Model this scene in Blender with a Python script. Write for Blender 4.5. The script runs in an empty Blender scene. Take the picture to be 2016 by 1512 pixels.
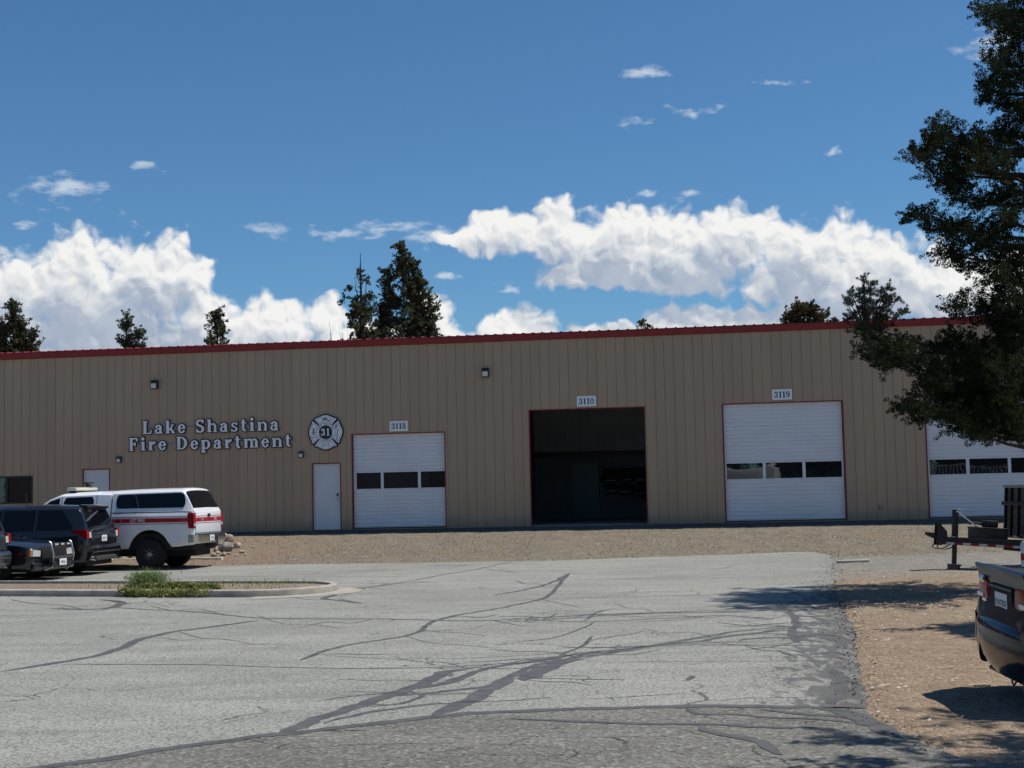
import bpy, bmesh, math, random
import numpy as np
from mathutils import Vector, Matrix

scene = bpy.context.scene
COL = scene.collection
R = math.radians

# ------------------------------------------------------------------ camera
CAM_Z = 1.85
F_PX, PITCH, ROLL = 2797.0, 0.0753, 0.0220


def _axes():
    cp, sp = math.cos(PITCH), math.sin(PITCH)
    F = Vector((0, cp, sp)); Rv = Vector((1, 0, 0)); U = Rv.cross(F)
    c, s = math.cos(ROLL), math.sin(ROLL)
    return c * Rv - s * U, s * Rv + c * U, F


CR, CU, CF = _axes()
cam_data = bpy.data.cameras.new('camera')
cam = bpy.data.objects.new('camera', cam_data)
COL.objects.link(cam)
cam.matrix_world = Matrix(((CR.x, CU.x, -CF.x, 0), (CR.y, CU.y, -CF.y, 0), (CR.z, CU.z, -CF.z, CAM_Z), (0, 0, 0, 1)))
cam_data.sensor_width = 36.0
cam_data.sensor_fit = 'HORIZONTAL'
cam_data.lens = F_PX / 2016 * 36.0
cam_data.clip_start = 0.1
cam_data.clip_end = 6000
scene.camera = cam

# ------------------------------------------------------------------ sun and exposure
SUN_EL, SUN_AZ = 64.0, 7.0          # azimuth: degrees from +X towards +Y
sd = Vector((math.cos(R(SUN_EL)) * math.cos(R(SUN_AZ)), math.cos(R(SUN_EL)) * math.sin(R(SUN_AZ)), math.sin(R(SUN_EL))))
sun_data = bpy.data.lights.new('sun', 'SUN')
sun_data.energy = 5.0
sun_data.angle = R(0.53)
sun_data.color = (1.0, 0.955, 0.88)
sun = bpy.data.objects.new('sun', sun_data)
COL.objects.link(sun)
sun.rotation_euler = sd.to_track_quat('Z', 'Y').to_euler()
sun.location = sd * 60
vs = scene.view_settings
vs.view_transform = 'Standard'
vs.look = 'None'
vs.exposure = 0.0
vs.gamma = 1.0
vs.use_curve_mapping = False

# ------------------------------------------------------------------ sky with cumulus
world = bpy.data.worlds.new('World')
scene.world = world
world.use_nodes = True
wt = world.node_tree
wt.nodes.clear()


class NT:
    """tiny node-graph writer"""
    def __init__(self, tree):
        self.t = tree

    def new(self, kind, **kw):
        n = self.t.nodes.new(kind)
        for k, v in kw.items():
            setattr(n, k, v)
        return n

    def put(self, sock, v):
        if v is None:
            return
        if isinstance(v, bpy.types.NodeSocket):
            self.t.links.new(v, sock)
        else:
            sock.default_value = v

    def math(self, op, a, b=None, c=None, clamp=False):
        n = self.new('ShaderNodeMath', operation=op, use_clamp=clamp)
        for i, v in enumerate((a, b, c)):
            self.put(n.inputs[i], v)
        return n.outputs[0]

    def vec(self, op, a, b=None, c=None):
        n = self.new('ShaderNodeVectorMath', operation=op)
        for i, v in enumerate((a, b, c)):
            self.put(n.inputs[i], v)
        return n.outputs['Value'] if op in ('LENGTH', 'DOT_PRODUCT') else n.outputs[0]

    def mix(self, f, a, b, kind='MIX'):
        n = self.new('ShaderNodeMix', data_type='RGBA', blend_type=kind)
        self.put(n.inputs['Factor'], f)
        self.put(n.inputs[6], a if isinstance(a, bpy.types.NodeSocket) else tuple(a) + (1,) * (4 - len(a)))
        self.put(n.inputs[7], b if isinstance(b, bpy.types.NodeSocket) else tuple(b) + (1,) * (4 - len(b)))
        return n.outputs[2]

    def ramp(self, v, lo, hi, smooth=True):
        n = self.new('ShaderNodeMapRange', interpolation_type='SMOOTHSTEP' if smooth else 'LINEAR')
        n.clamp = True if not smooth else n.clamp
        self.put(n.inputs['Value'], v)
        n.inputs['From Min'].default_value = lo
        n.inputs['From Max'].default_value = hi
        return n.outputs['Result']

    def noise(self, v, scale, detail=4, rough=0.5, dist=0.0, lac=2.0, dim='3D'):
        n = self.new('ShaderNodeTexNoise', noise_dimensions=dim)
        self.put(n.inputs['Vector'], v)
        self.put(n.inputs['Scale'], scale)
        n.inputs['Detail'].default_value = detail
        n.inputs['Roughness'].default_value = rough
        n.inputs['Distortion'].default_value = dist
        n.inputs['Lacunarity'].default_value = lac
        return n.outputs['Fac']

    def voro(self, v, scale, feature='F1', detail=0.0, rough=0.5, rand=1.0, smooth=None, dim='3D'):
        n = self.new('ShaderNodeTexVoronoi', feature=feature, voronoi_dimensions=dim)
        self.put(n.inputs['Vector'], v)
        self.put(n.inputs['Scale'], scale)
        n.inputs['Detail'].default_value = detail
        n.inputs['Roughness'].default_value = rough
        n.inputs['Randomness'].default_value = rand
        if smooth is not None:
            n.inputs['Smoothness'].default_value = smooth
        n.normalize = True if detail else n.normalize
        return n.outputs['Distance']


W = NT(wt)
sky = W.new('ShaderNodeTexSky', sky_type='NISHITA')
sky.sun_disc = False
sky.sun_elevation = R(SUN_EL)
sky.sun_rotation = R(90 - SUN_AZ)
sky.altitude = 850
sky.air_density = 1.0
sky.dust_density = 0.6
sky.ozone_density = 2.2


def az_el(px, py):
    d = (CF * F_PX + CR * (px - 1008) + CU * (756 - py)).normalized()
    return math.degrees(math.atan2(d.x, d.y)), math.degrees(math.asin(d.z))


# (x, y, rx, ry) of the cloud heaps, as directions seen from where the photograph was taken
HEAPS = [(150, 575, 100, 118), (295, 575, 115, 112), (20, 610, 130, 130), (405, 630, 68, 72), (360, 545, 68, 60), (200, 700, 330, 130),
         (545, 650, 105, 70), (640, 625, 46, 48), (720, 670, 120, 40), (845, 610, 48, 48), (880, 665, 60, 40), (1020, 650, 92, 46),
         (905, 470, 55, 22), (985, 458, 100, 48), (1090, 465, 90, 72), (1210, 470, 100, 70), (1310, 490, 100, 78), (1440, 480, 120, 85),
         (1590, 500, 115, 88), (1740, 540, 130, 92), (1880, 580, 130, 80), (1170, 535, 105, 40), (1330, 540, 150, 46), (1560, 560, 200, 45),
         (2060, 600, 170, 130), (2300, 640, 200, 120), (-150, 640, 130, 110), (-330, 690, 150, 90),
         (1430, 632, 190, 36), (1640, 625, 150, 44), (1270, 652, 140, 26), (1180, 660, 90, 20)]
WISPS = [(1262, 140, 62, 17), (1372, 216, 52, 13), (1250, 237, 50, 11), (1350, 387, 46, 18), (1276, 380, 26, 12), (125, 372, 92, 34),
         (60, 437, 52, 13), (530, 453, 46, 19), (290, 327, 42, 12), (880, 547, 32, 12), (1975, 78, 100, 50), (690, 461, 100, 13), (770, 452, 90, 22), (850, 468, 80, 30),
         (1000, 567, 40, 10), (1640, 302, 24, 9), (1540, 165, 60, 10), (40, 500, 70, 20)]


def group(name):
    g = bpy.data.node_groups.new(name, 'ShaderNodeTree')
    g.interface.new_socket('P', in_out='INPUT', socket_type='NodeSocketVector')
    g.interface.new_socket('D', in_out='OUTPUT', socket_type='NodeSocketFloat')
    n = NT(g)
    return g, n, n.new('NodeGroupInput').outputs[0], n.new('NodeGroupOutput').inputs[0]


def heap_field(heaps, name, far):
    """how deep inside the nearest cloud heap a direction lies (no small billows yet)"""
    g, n, P, out = group(name)
    best = None
    for (x, y, rx, ry) in heaps:
        a, e = az_el(x, y)
        k = F_PX * math.pi / 180
        sx, sy = k / rx, k / ry
        l = n.vec('LENGTH', n.vec('MULTIPLY_ADD', P, (sx, sy, 0), (-a * sx, -e * sy, 0)))
        best = l if best is None else n.math('SMOOTH_MIN', best, l, 0.22)
    d = n.math('SUBTRACT', 1.0, best)
    if far:
        # the same kind of cumulus goes on round the whole horizon
        sep = n.new('ShaderNodeSeparateXYZ'); n.put(sep.inputs[0], P)
        f = n.math('MULTIPLY', n.math('SUBTRACT', n.noise(n.vec('MULTIPLY', P, (0.05, 0.16, 0)), 1.0, 2, dim='2D'), 0.52), 7.0)
        f = n.math('SUBTRACT', f, n.math('MULTIPLY', n.math('ABSOLUTE', n.math('SUBTRACT', sep.outputs[1], 6.0)), 0.22))
        off = n.ramp(n.math('ABSOLUTE', sep.outputs[0]), 24.0, 32.0)
        f = n.math('SUBTRACT', f, n.math('MULTIPLY', n.math('SUBTRACT', 1.0, off), 5.0))
        d = n.math('SMOOTH_MAX', n.math('MINIMUM', d, 1.2), n.math('MINIMUM', f, 1.0), 0.2)
    g.links.new(d, out)
    return g


def billow_field():
    """cauliflower relief: rounded lobes on rounded lobes"""
    g, n, P, out = group('billows')
    b1 = n.voro(P, 0.50, 'F1', 0.0, 0.5, 1.0, dim='2D')
    b2 = n.voro(n.vec('ADD', P, (3.7, 1.3, 0)), 1.25, 'F1', 0.0, 0.5, 1.0, dim='2D')
    b3 = n.voro(n.vec('ADD', P, (8.1, 5.9, 0)), 3.1, 'F1', 1.0, 0.5, 1.0, dim='2D')
    b4 = n.noise(P, 2.6, 5, 0.55, dim='2D')
    d = n.math('MULTIPLY', n.math('SUBTRACT', 0.42, b1), 0.62)
    d = n.math('ADD', d, n.math('MULTIPLY', n.math('SUBTRACT', 0.40, b2), 0.46))
    d = n.math('ADD', d, n.math('MULTIPLY', n.math('SUBTRACT', 0.40, b3), 0.20))
    d = n.math('ADD', d, n.math('MULTIPLY', n.math('SUBTRACT', b4, 0.5), 0.30))
    g.links.new(d, out)
    return g


tc = W.new('ShaderNodeTexCoord')
sep = W.new('ShaderNodeSeparateXYZ'); W.put(sep.inputs[0], tc.outputs['Generated'])
az = W.math('MULTIPLY', W.math('ARCTAN2', sep.outputs[0], sep.outputs[1]), 180 / math.pi)
el = W.math('MULTIPLY', W.math('ARCSINE', sep.outputs[2]), 180 / math.pi)
cmb = W.new('ShaderNodeCombineXYZ'); W.put(cmb.inputs[0], az); W.put(cmb.inputs[1], el)
P0 = cmb.outputs[0]
heap_g = heap_field(HEAPS, 'cumulus', True)
wisp_g = heap_field(WISPS, 'wisps', False)
bill_g = billow_field()


def inst(g, p):
    n = W.new('ShaderNodeGroup'); n.node_tree = g
    W.put(n.inputs[0], p)
    return n.outputs[0]


def warped(p, amp, scale):
    wn = W.new('ShaderNodeTexNoise', noise_dimensions='2D')
    W.put(wn.inputs['Vector'], p)
    wn.inputs['Scale'].default_value = scale
    wn.inputs['Detail'].default_value = 2.0
    return W.vec('ADD', p, W.vec('MULTIPLY_ADD', wn.outputs['Color'], (amp, amp, 0), (-amp / 2, -amp / 2, 0)))


Q0 = warped(P0, 0.70, 0.9)
bill0 = inst(bill_g, Q0)
bill1 = inst(bill_g, W.vec('ADD', Q0, (0.12, 0.22, 0)))
d0 = W.math('ADD', inst(heap_g, Q0), bill0)
h1 = W.math('ADD', inst(heap_g, W.vec('ADD', Q0, (0.35, 0.95, 0))), W.math('MULTIPLY', bill0, 0.55))
h2 = W.math('ADD', inst(heap_g, W.vec('ADD', Q0, (0.70, 2.20, 0))), W.math('MULTIPLY', bill0, 0.40))
wn_ = W.noise(W.vec('MULTIPLY', P0, (0.8, 1.9, 1)), 1.2, 5, 0.55, 0.0, dim='2D')
w0 = W.math('ADD', inst(wisp_g, Q0), W.math('MULTIPLY', W.math('SUBTRACT', wn_, 0.55), 2.6))
edge = W.ramp(d0, -0.07, 0.34)
fine = W.math('MULTIPLY', W.math('SUBTRACT', bill0, bill1), 1.5)            # small relief: faces towards the sun are brighter
deep = W.math('ADD', W.math('MULTIPLY', W.ramp(h1, -0.05, 0.75), 0.55), W.math('MULTIPLY', W.ramp(h2, -0.15, 0.55), 0.45))   # cloud between here and the sun
lit = W.math('SUBTRACT', W.math('ADD', 0.98, fine), W.math('MULTIPLY', deep, 1.06), clamp=True)
lit = W.math('MAXIMUM', lit, W.math('MULTIPLY_ADD', bill0, 0.35, 0.14))
cloud_col = W.mix(lit, (0.31, 0.39, 0.52), (0.90, 0.90, 0.88))
cloud_col = W.mix(1.0, cloud_col, (1.0, 1.0, 1.0), 'MULTIPLY')
wisp = W.math('MULTIPLY', W.ramp(w0, 0.0, 1.15), 0.66)
sky_scaled = W.vec('SCALE', sky.outputs[0])
sky_scaled.node.inputs['Scale'].default_value = 0.080
tinted = W.mix(1.0, sky_scaled, (0.61, 0.975, 1.20), 'MULTIPLY')
sc1 = W.mix(wisp, tinted, (0.72, 0.78, 0.85))
up = W.math('SUBTRACT', 1.0, W.ramp(el, 22.0, 40.0))
sc2 = W.mix(W.math('MULTIPLY', edge, up), sc1, cloud_col)
bg = W.new('ShaderNodeBackground')
W.put(bg.inputs['Color'], sc2)
bg.inputs['Strength'].default_value = 1.0
wo = W.new('ShaderNodeOutputWorld')
wt.links.new(bg.outputs[0], wo.inputs[0])
world.cycles.sampling_method = 'MANUAL'
world.cycles.sample_map_resolution = 512
scene.cycles.max_bounces = 6
scene.cycles.diffuse_bounces = 3
scene.cycles.glossy_bounces = 3
scene.cycles.use_adaptive_sampling = True
scene.cycles.adaptive_threshold = 0.03

# ------------------------------------------------------------------ helpers
rnd = random.Random(31)
nrs = np.random.RandomState(31)


def G(px, py, z=0.0):
    """point at height z on the line of sight through a photograph pixel"""
    d = CF * F_PX + CR * (px - 1008) + CU * (756 - py)
    t = (z - CAM_Z) / d.z
    return Vector((d.x * t, d.y * t, z))


def Y(px, py, y):
    """point at distance y in front of the camera on the line of sight through a photograph pixel"""
    d = CF * F_PX + CR * (px - 1008) + CU * (756 - py)
    t = y / d.y
    return Vector((d.x * t, y, CAM_Z + d.z * t))


WALL_YAW, WALL_D, SLAB_Z = 0.1430, 45.5265, CAM_Z - 1.1096
WT = Vector((math.cos(WALL_YAW), -math.sin(WALL_YAW), 0))      # along the facade, to the right
WN = Vector((-math.sin(WALL_YAW), -math.cos(WALL_YAW), 0))     # out of the facade, to the car park


def wall_uz(px, py, out=0.0):
    """pixel -> (distance along the facade, height above the slab)"""
    d = CF * F_PX + CR * (px - 1008) + CU * (756 - py)
    o = Vector((0, WALL_D, 0)) + WN * out - Vector((0, 0, CAM_Z))
    t = o.dot(WN) / d.dot(WN)
    p = d * t - Vector((0, WALL_D, -CAM_Z))
    return p.dot(WT), p.z - SLAB_Z


def WP(u, z, out=0.0):
    return Vector((0, WALL_D, SLAB_Z + z)) + WT * u + WN * out


WALL_M = Matrix(((WT.x, 0, -WN.x, 0), (WT.y, 0, -WN.y, WALL_D), (0, 0, 0, 0), (0, 0, 0, 1)))
# facade frame: x along wall, y INTO the building, z up, origin on the slab
WALL_M = Matrix(((WT.x, -WN.x, 0, 0), (WT.y, -WN.y, 0, WALL_D), (0, 0, 1, SLAB_Z), (0, 0, 0, 1)))


def tag(o, label=None, cat=None, group=None, kind=None):
    if label: o['label'] = label
    if cat: o['category'] = cat
    if group: o['group'] = group
    if kind: o['kind'] = kind
    return o


def empty(name, loc=(0, 0, 0), rz=0.0, matrix=None):
    o = bpy.data.objects.new(name, None)
    COL.objects.link(o)
    if matrix is not None:
        o.matrix_world = matrix
    else:
        o.location = loc
        o.rotation_euler = (0, 0, rz)
    o.empty_display_size = 0.2
    return o


def link(name, me, m=None, parent=None, loc=None):
    o = bpy.data.objects.new(name, me)
    COL.objects.link(o)
    if m is not None and len(me.materials) == 0:
        me.materials.append(m)
    if parent is not None:
        o.parent = parent
    if loc is not None:
        o.location = loc
    return o


class MB:
    """collects vertices and faces, builds one mesh"""
    def __init__(self):
        self.v, self.f, self.mi = [], [], []

    def add(self, vs, fs, mi=0):
        b = len(self.v)
        self.v.extend([tuple(p) for p in vs])
        self.f.extend([tuple(i + b for i in q) for q in fs])
        self.mi.extend([mi] * len(fs))
        return self

    def box(self, x0, x1, y0, y1, z0, z1, mi=0, M=None):
        vs = [Vector(p) for p in ((x0, y0, z0), (x1, y0, z0), (x1, y1, z0), (x0, y1, z0), (x0, y0, z1), (x1, y0, z1), (x1, y1, z1), (x0, y1, z1))]
        if M is not None: vs = [M @ p for p in vs]
        return self.add(vs, [(0, 3, 2, 1), (4, 5, 6, 7), (0, 1, 5, 4), (1, 2, 6, 5), (2, 3, 7, 6), (3, 0, 4, 7)], mi)

    def bbox(self, x0, x1, y0, y1, z0, z1, b=0.01, mi=0, M=None):
        """box with chamfered edges"""
        bm = bmesh.new()
        bmesh.ops.create_cube(bm, size=1.0)
        for v in bm.verts:
            v.co = Vector(((x0 + x1) / 2 + v.co.x * (x1 - x0), (y0 + y1) / 2 + v.co.y * (y1 - y0), (z0 + z1) / 2 + v.co.z * (z1 - z0)))
        bmesh.ops.bevel(bm, geom=bm.edges[:], offset=b, segments=2, affect='EDGES', profile=0.5)
        return self.bm(bm, mi, M)

    def bm(self, bm, mi=0, M=None):
        bm.verts.ensure_lookup_table()
        vs = [(M @ v.co) if M is not None else v.co.copy() for v in bm.verts]
        self.add(vs, [[v.index for v in f.verts] for f in bm.faces], mi)
        bm.free()
        return self

    def tube(self, pts, r, n=8, mi=0, cap=True, r1=None):
        pts = [Vector(p) for p in pts]
        rs = [r + ((r1 if r1 is not None else r) - r) * i / max(1, len(pts) - 1) for i in range(len(pts))] if not isinstance(r, (list, tuple)) else r
        vs, fs = [], []
        up = Vector((0, 0, 1))
        for i, p in enumerate(pts):
            t = (pts[min(i + 1, len(pts) - 1)] - pts[max(i - 1, 0)]).normalized()
            a = t.cross(up)
            if a.length < 1e-3: a = t.cross(Vector((1, 0, 0)))
            a.normalize(); b = a.cross(t).normalized()
            for k in range(n):
                th = 2 * math.pi * k / n
                vs.append(p + (a * math.cos(th) + b * math.sin(th)) * rs[i])
        for i in range(len(pts) - 1):
            for k in range(n):
                fs.append((i * n + k, i * n + (k + 1) % n, (i + 1) * n + (k + 1) % n, (i + 1) * n + k))
        if cap:
            fs.append(tuple(range(n - 1, -1, -1)))
            fs.append(tuple((len(pts) - 1) * n + k for k in range(n)))
        return self.add(vs, fs, mi)

    def lathe(self, prof, n=24, axis='z', M=None, mi=0, close=False):
        """profile of (radius, height) pairs turned round an axis"""
        vs, fs = [], []
        for (r, h) in prof:
            for k in range(n):
                th = 2 * math.pi * k / n
                c, s = r * math.cos(th), r * math.sin(th)
                p = Vector((c, s, h)) if axis == 'z' else Vector((c, h, s)) if axis == 'y' else Vector((h, c, s))
                vs.append(M @ p if M is not None else p)
        m = len(prof)
        for i in range(m - 1 + (1 if close else 0)):
            j = (i + 1) % m
            for k in range(n):
                fs.append((i * n + k, i * n + (k + 1) % n, j * n + (k + 1) % n, j * n + k))
        if not close:
            fs.append(tuple(range(n - 1, -1, -1)))
            fs.append(tuple((m - 1) * n + k for k in range(n)))
        return self.add(vs, fs, mi)

    def prism(self, poly, h0, h1, axis='z', mi=0, M=None):
        """polygon extruded along an axis; poly in the two other coordinates (x,y), (x,z) or (y,z)"""
        n = len(poly)
        def P(p, h):
            q = Vector((p[0], p[1], h)) if axis == 'z' else Vector((p[0], h, p[1])) if axis == 'y' else Vector((h, p[0], p[1]))
            return M @ q if M is not None else q
        vs = [P(p, h0) for p in poly] + [P(p, h1) for p in poly]
        fs = [tuple(range(n - 1, -1, -1)), tuple(range(n, 2 * n))] + [(i, (i + 1) % n, n + (i + 1) % n, n + i) for i in range(n)]
        return self.add(vs, fs, mi)

    def mesh(self, name, mats=(), smooth=None):
        me = bpy.data.meshes.new(name)
        me.from_pydata(self.v, [], self.f)
        bm = bmesh.new(); bm.from_mesh(me)
        bmesh.ops.recalc_face_normals(bm, faces=bm.faces[:])
        bm.to_mesh(me); bm.free()
        for m in mats: me.materials.append(m)
        if len(mats) > 1 and len(self.mi) == len(me.polygons):
            me.polygons.foreach_set('material_index', self.mi)
        if smooth is not None:
            me.polygons.foreach_set('use_smooth', [True] * len(me.polygons))
            me.set_sharp_from_angle(angle=R(smooth))
        me.update()
        return me

    def build(self, name, m, parent=None, smooth=None):
        return link(name, self.mesh(name, m if isinstance(m, (list, tuple)) else (m,), smooth), None, parent)


def raw_mesh(name, V, F, mats=(), smooth=False):
    """numpy arrays -> mesh (F: n x 3 or n x 4)"""
    me = bpy.data.meshes.new(name)
    V = np.asarray(V, dtype=np.float32); F = np.asarray(F, dtype=np.int32)
    k = F.shape[1]
    me.vertices.add(len(V)); me.vertices.foreach_set('co', V.ravel())
    me.loops.add(F.size); me.loops.foreach_set('vertex_index', F.ravel())
    me.polygons.add(len(F)); me.polygons.foreach_set('loop_start', np.arange(0, F.size, k, dtype=np.int32))
    if smooth: me.polygons.foreach_set('use_smooth', [True] * len(F))
    me.update(calc_edges=True)
    me.validate()
    for m in mats: me.materials.append(m)
    return me


# ------------------------------------------------------------------ materials
MATS = {}


def mat(name, col, rough=0.6, metal=0.0, var=0.0, vscale=3.0, bump=0.0, bscale=40.0, coat=0.0, spec=0.5, col2=None, detail=5, streak=None, sub=None):
    """principled material; colour wanders between col and col2 (or darker/lighter col) by noise, with optional bump"""
    if name in MATS: return MATS[name]
    m = bpy.data.materials.new(name)
    m.use_nodes = True
    t = m.node_tree
    n = NT(t)
    p = t.nodes['Principled BSDF']
    p.inputs['Roughness'].default_value = rough
    p.inputs['Metallic'].default_value = metal
    p.inputs['Specular IOR Level'].default_value = spec
    p.inputs['Coat Weight'].default_value = coat
    p.inputs['Coat Roughness'].default_value = 0.04
    c = tuple(col) + (1,)
    if var or col2:
        tcn = n.new('ShaderNodeTexCoord')
        v = tcn.outputs['Object']
        if streak: v = n.vec('MULTIPLY', v, streak)
        f = n.noise(v, vscale, detail, 0.6)
        f = n.ramp(f, 0.3, 0.7)
        a = tuple(x * (1 - var) for x in col) if not col2 else col
        b = tuple(min(1, x * (1 + var)) for x in col) if not col2 else col2
        n.put(p.inputs['Base Color'], n.mix(f, a, b))
        if rough < 0.95:
            n.put(p.inputs['Roughness'], n.math('MULTIPLY_ADD', f, 0.12, max(0.02, rough - 0.06)))
    else:
        p.inputs['Base Color'].default_value = c
    if bump:
        tcn = n.new('ShaderNodeTexCoord')
        bn = n.new('ShaderNodeBump')
        bn.inputs['Strength'].default_value = min(1.0, bump)
        bn.inputs['Distance'].default_value = 0.02
        n.put(bn.inputs['Height'], n.noise(tcn.outputs['Object'], bscale, 4, 0.6))
        n.put(p.inputs['Normal'], bn.outputs[0])
    MATS[name] = m
    return m


# ------------------------------------------------------------------ flat shapes cut from masks (letters, emblem)
def mask_mesh(mask, cell, depth, soft=1):
    """boolean grid -> bevel-free plate: contour by marching squares, extruded. Returns MB in the x-z plane, front at y=0, back at y=depth."""
    m = np.pad(mask.astype(float), 3)
    for _ in range(soft):
        k = np.zeros_like(m)
        for dy in (-1, 0, 1):
            for dx in (-1, 0, 1):
                k += np.roll(np.roll(m, dy, 0), dx, 1) * (4 if dx == dy == 0 else 2 if dx * dy == 0 else 1)
        m = k / 16.0
    H, Wd = m.shape
    mb = MB()
    vid = {}

    def vert(x, y):
        key = (round(x, 4), round(y, 4))
        if key not in vid:
            vid[key] = len(mb.v)
            mb.v.append(((x - 3) * cell, 0.0, (y - 3) * cell))
        return vid[key]
    border = []
    full = m >= 0.5
    for j in range(H - 1):
        i = 0
        while i < Wd - 1:
            c = (full[j, i], full[j, i + 1], full[j + 1, i + 1], full[j + 1, i])
            if all(c):
                k = i
                while k < Wd - 1 and full[j, k] and full[j, k + 1] and full[j + 1, k + 1] and full[j + 1, k]: k += 1
                mb.f.append((vert(i, j), vert(k, j), vert(k, j + 1), vert(i, j + 1))); mb.mi.append(0)
                i = k
                continue
            if any(c):
                P = [(i, j), (i + 1, j), (i + 1, j + 1), (i, j + 1)]
                val = [m[j, i], m[j, i + 1], m[j + 1, i + 1], m[j + 1, i]]
                poly, cut = [], []
                for a in range(4):
                    b = (a + 1) % 4
                    if c[a]: poly.append(vert(*P[a]))
                    if c[a] != c[b]:
                        t = (0.5 - val[a]) / (val[b] - val[a])
                        q = vert(P[a][0] + (P[b][0] - P[a][0]) * t, P[a][1] + (P[b][1] - P[a][1]) * t)
                        poly.append(q); cut.append((q, c[a]))
                if len(poly) >= 3:
                    mb.f.append(tuple(poly)); mb.mi.append(0)
                # leaving edges: consecutive pair (in->out, out->in)
                for a in range(len(cut)):
                    b = (a + 1) % len(cut)
                    if cut[a][1] and not cut[b][1]: border.append((cut[a][0], cut[b][0]))
            i += 1
    n = len(mb.v)
    back = {}
    for a, b in border:
        for q in (a, b):
            if q not in back:
                back[q] = len(mb.v)
                x, y, z = mb.v[q]
                mb.v.append((x, depth, z))
        mb.f.append((a, b, back[b], back[a])); mb.mi.append(0)
    return mb


def dilate(mask, r):
    k = int(math.ceil(r))
    m = np.pad(mask, k)
    o = np.zeros_like(m)
    for dy in range(-k, k + 1):
        for dx in range(-k, k + 1):
            if dx * dx + dy * dy <= r * r: o |= np.roll(np.roll(m, dy, 0), dx, 1)
    return o


RES = 44   # mask cells per cap height


class Glyph:
    def __init__(self, w, lo=-0.32, hi=1.08):
        self.lo, self.w = lo, w
        xs = (np.arange(int(w * RES) + 1)) / RES
        ys = np.arange(int((hi - lo) * RES) + 1) / RES + lo
        self.X, self.Yg = np.meshgrid(xs, ys)
        self.m = np.zeros_like(self.X, dtype=bool)

    def box(self, x0, y0, x1, y1):
        self.m |= (self.X >= x0) & (self.X <= x1) & (self.Yg >= y0) & (self.Yg <= y1); return self

    def poly(self, *p):
        ins = np.zeros_like(self.m)
        for i in range(len(p)):
            (x0, y0), (x1, y1) = p[i], p[(i + 1) % len(p)]
            if y0 == y1: continue
            c = ((y0 <= self.Yg) != (y1 <= self.Yg)) & (self.X < (x1 - x0) * (self.Yg - y0) / (y1 - y0) + x0)
            ins ^= c
        self.m |= ins; return self

    def ring(self, cx, cy, rx, ry, tx, ty, a0=0, a1=360):
        o = ((self.X - cx) / rx) ** 2 + ((self.Yg - cy) / ry) ** 2 <= 1
        i = ((self.X - cx) / max(1e-6, rx - tx)) ** 2 + ((self.Yg - cy) / max(1e-6, ry - ty)) ** 2 < 1
        a = np.degrees(np.arctan2((self.Yg - cy) / ry, (self.X - cx) / rx)) % 360
        s = (a - a0) % 360 <= (a1 - a0) if a1 - a0 < 360 else np.ones_like(o)
        self.m |= o & ~i & s; return self

    def disc(self, cx, cy, r):
        self.m |= (self.X - cx) ** 2 + (self.Yg - cy) ** 2 <= r * r; return self

    def cut(self, x0, y0, x1, y1):
        self.m &= ~((self.X >= x0) & (self.X <= x1) & (self.Yg >= y0) & (self.Yg <= y1)); return self


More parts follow.
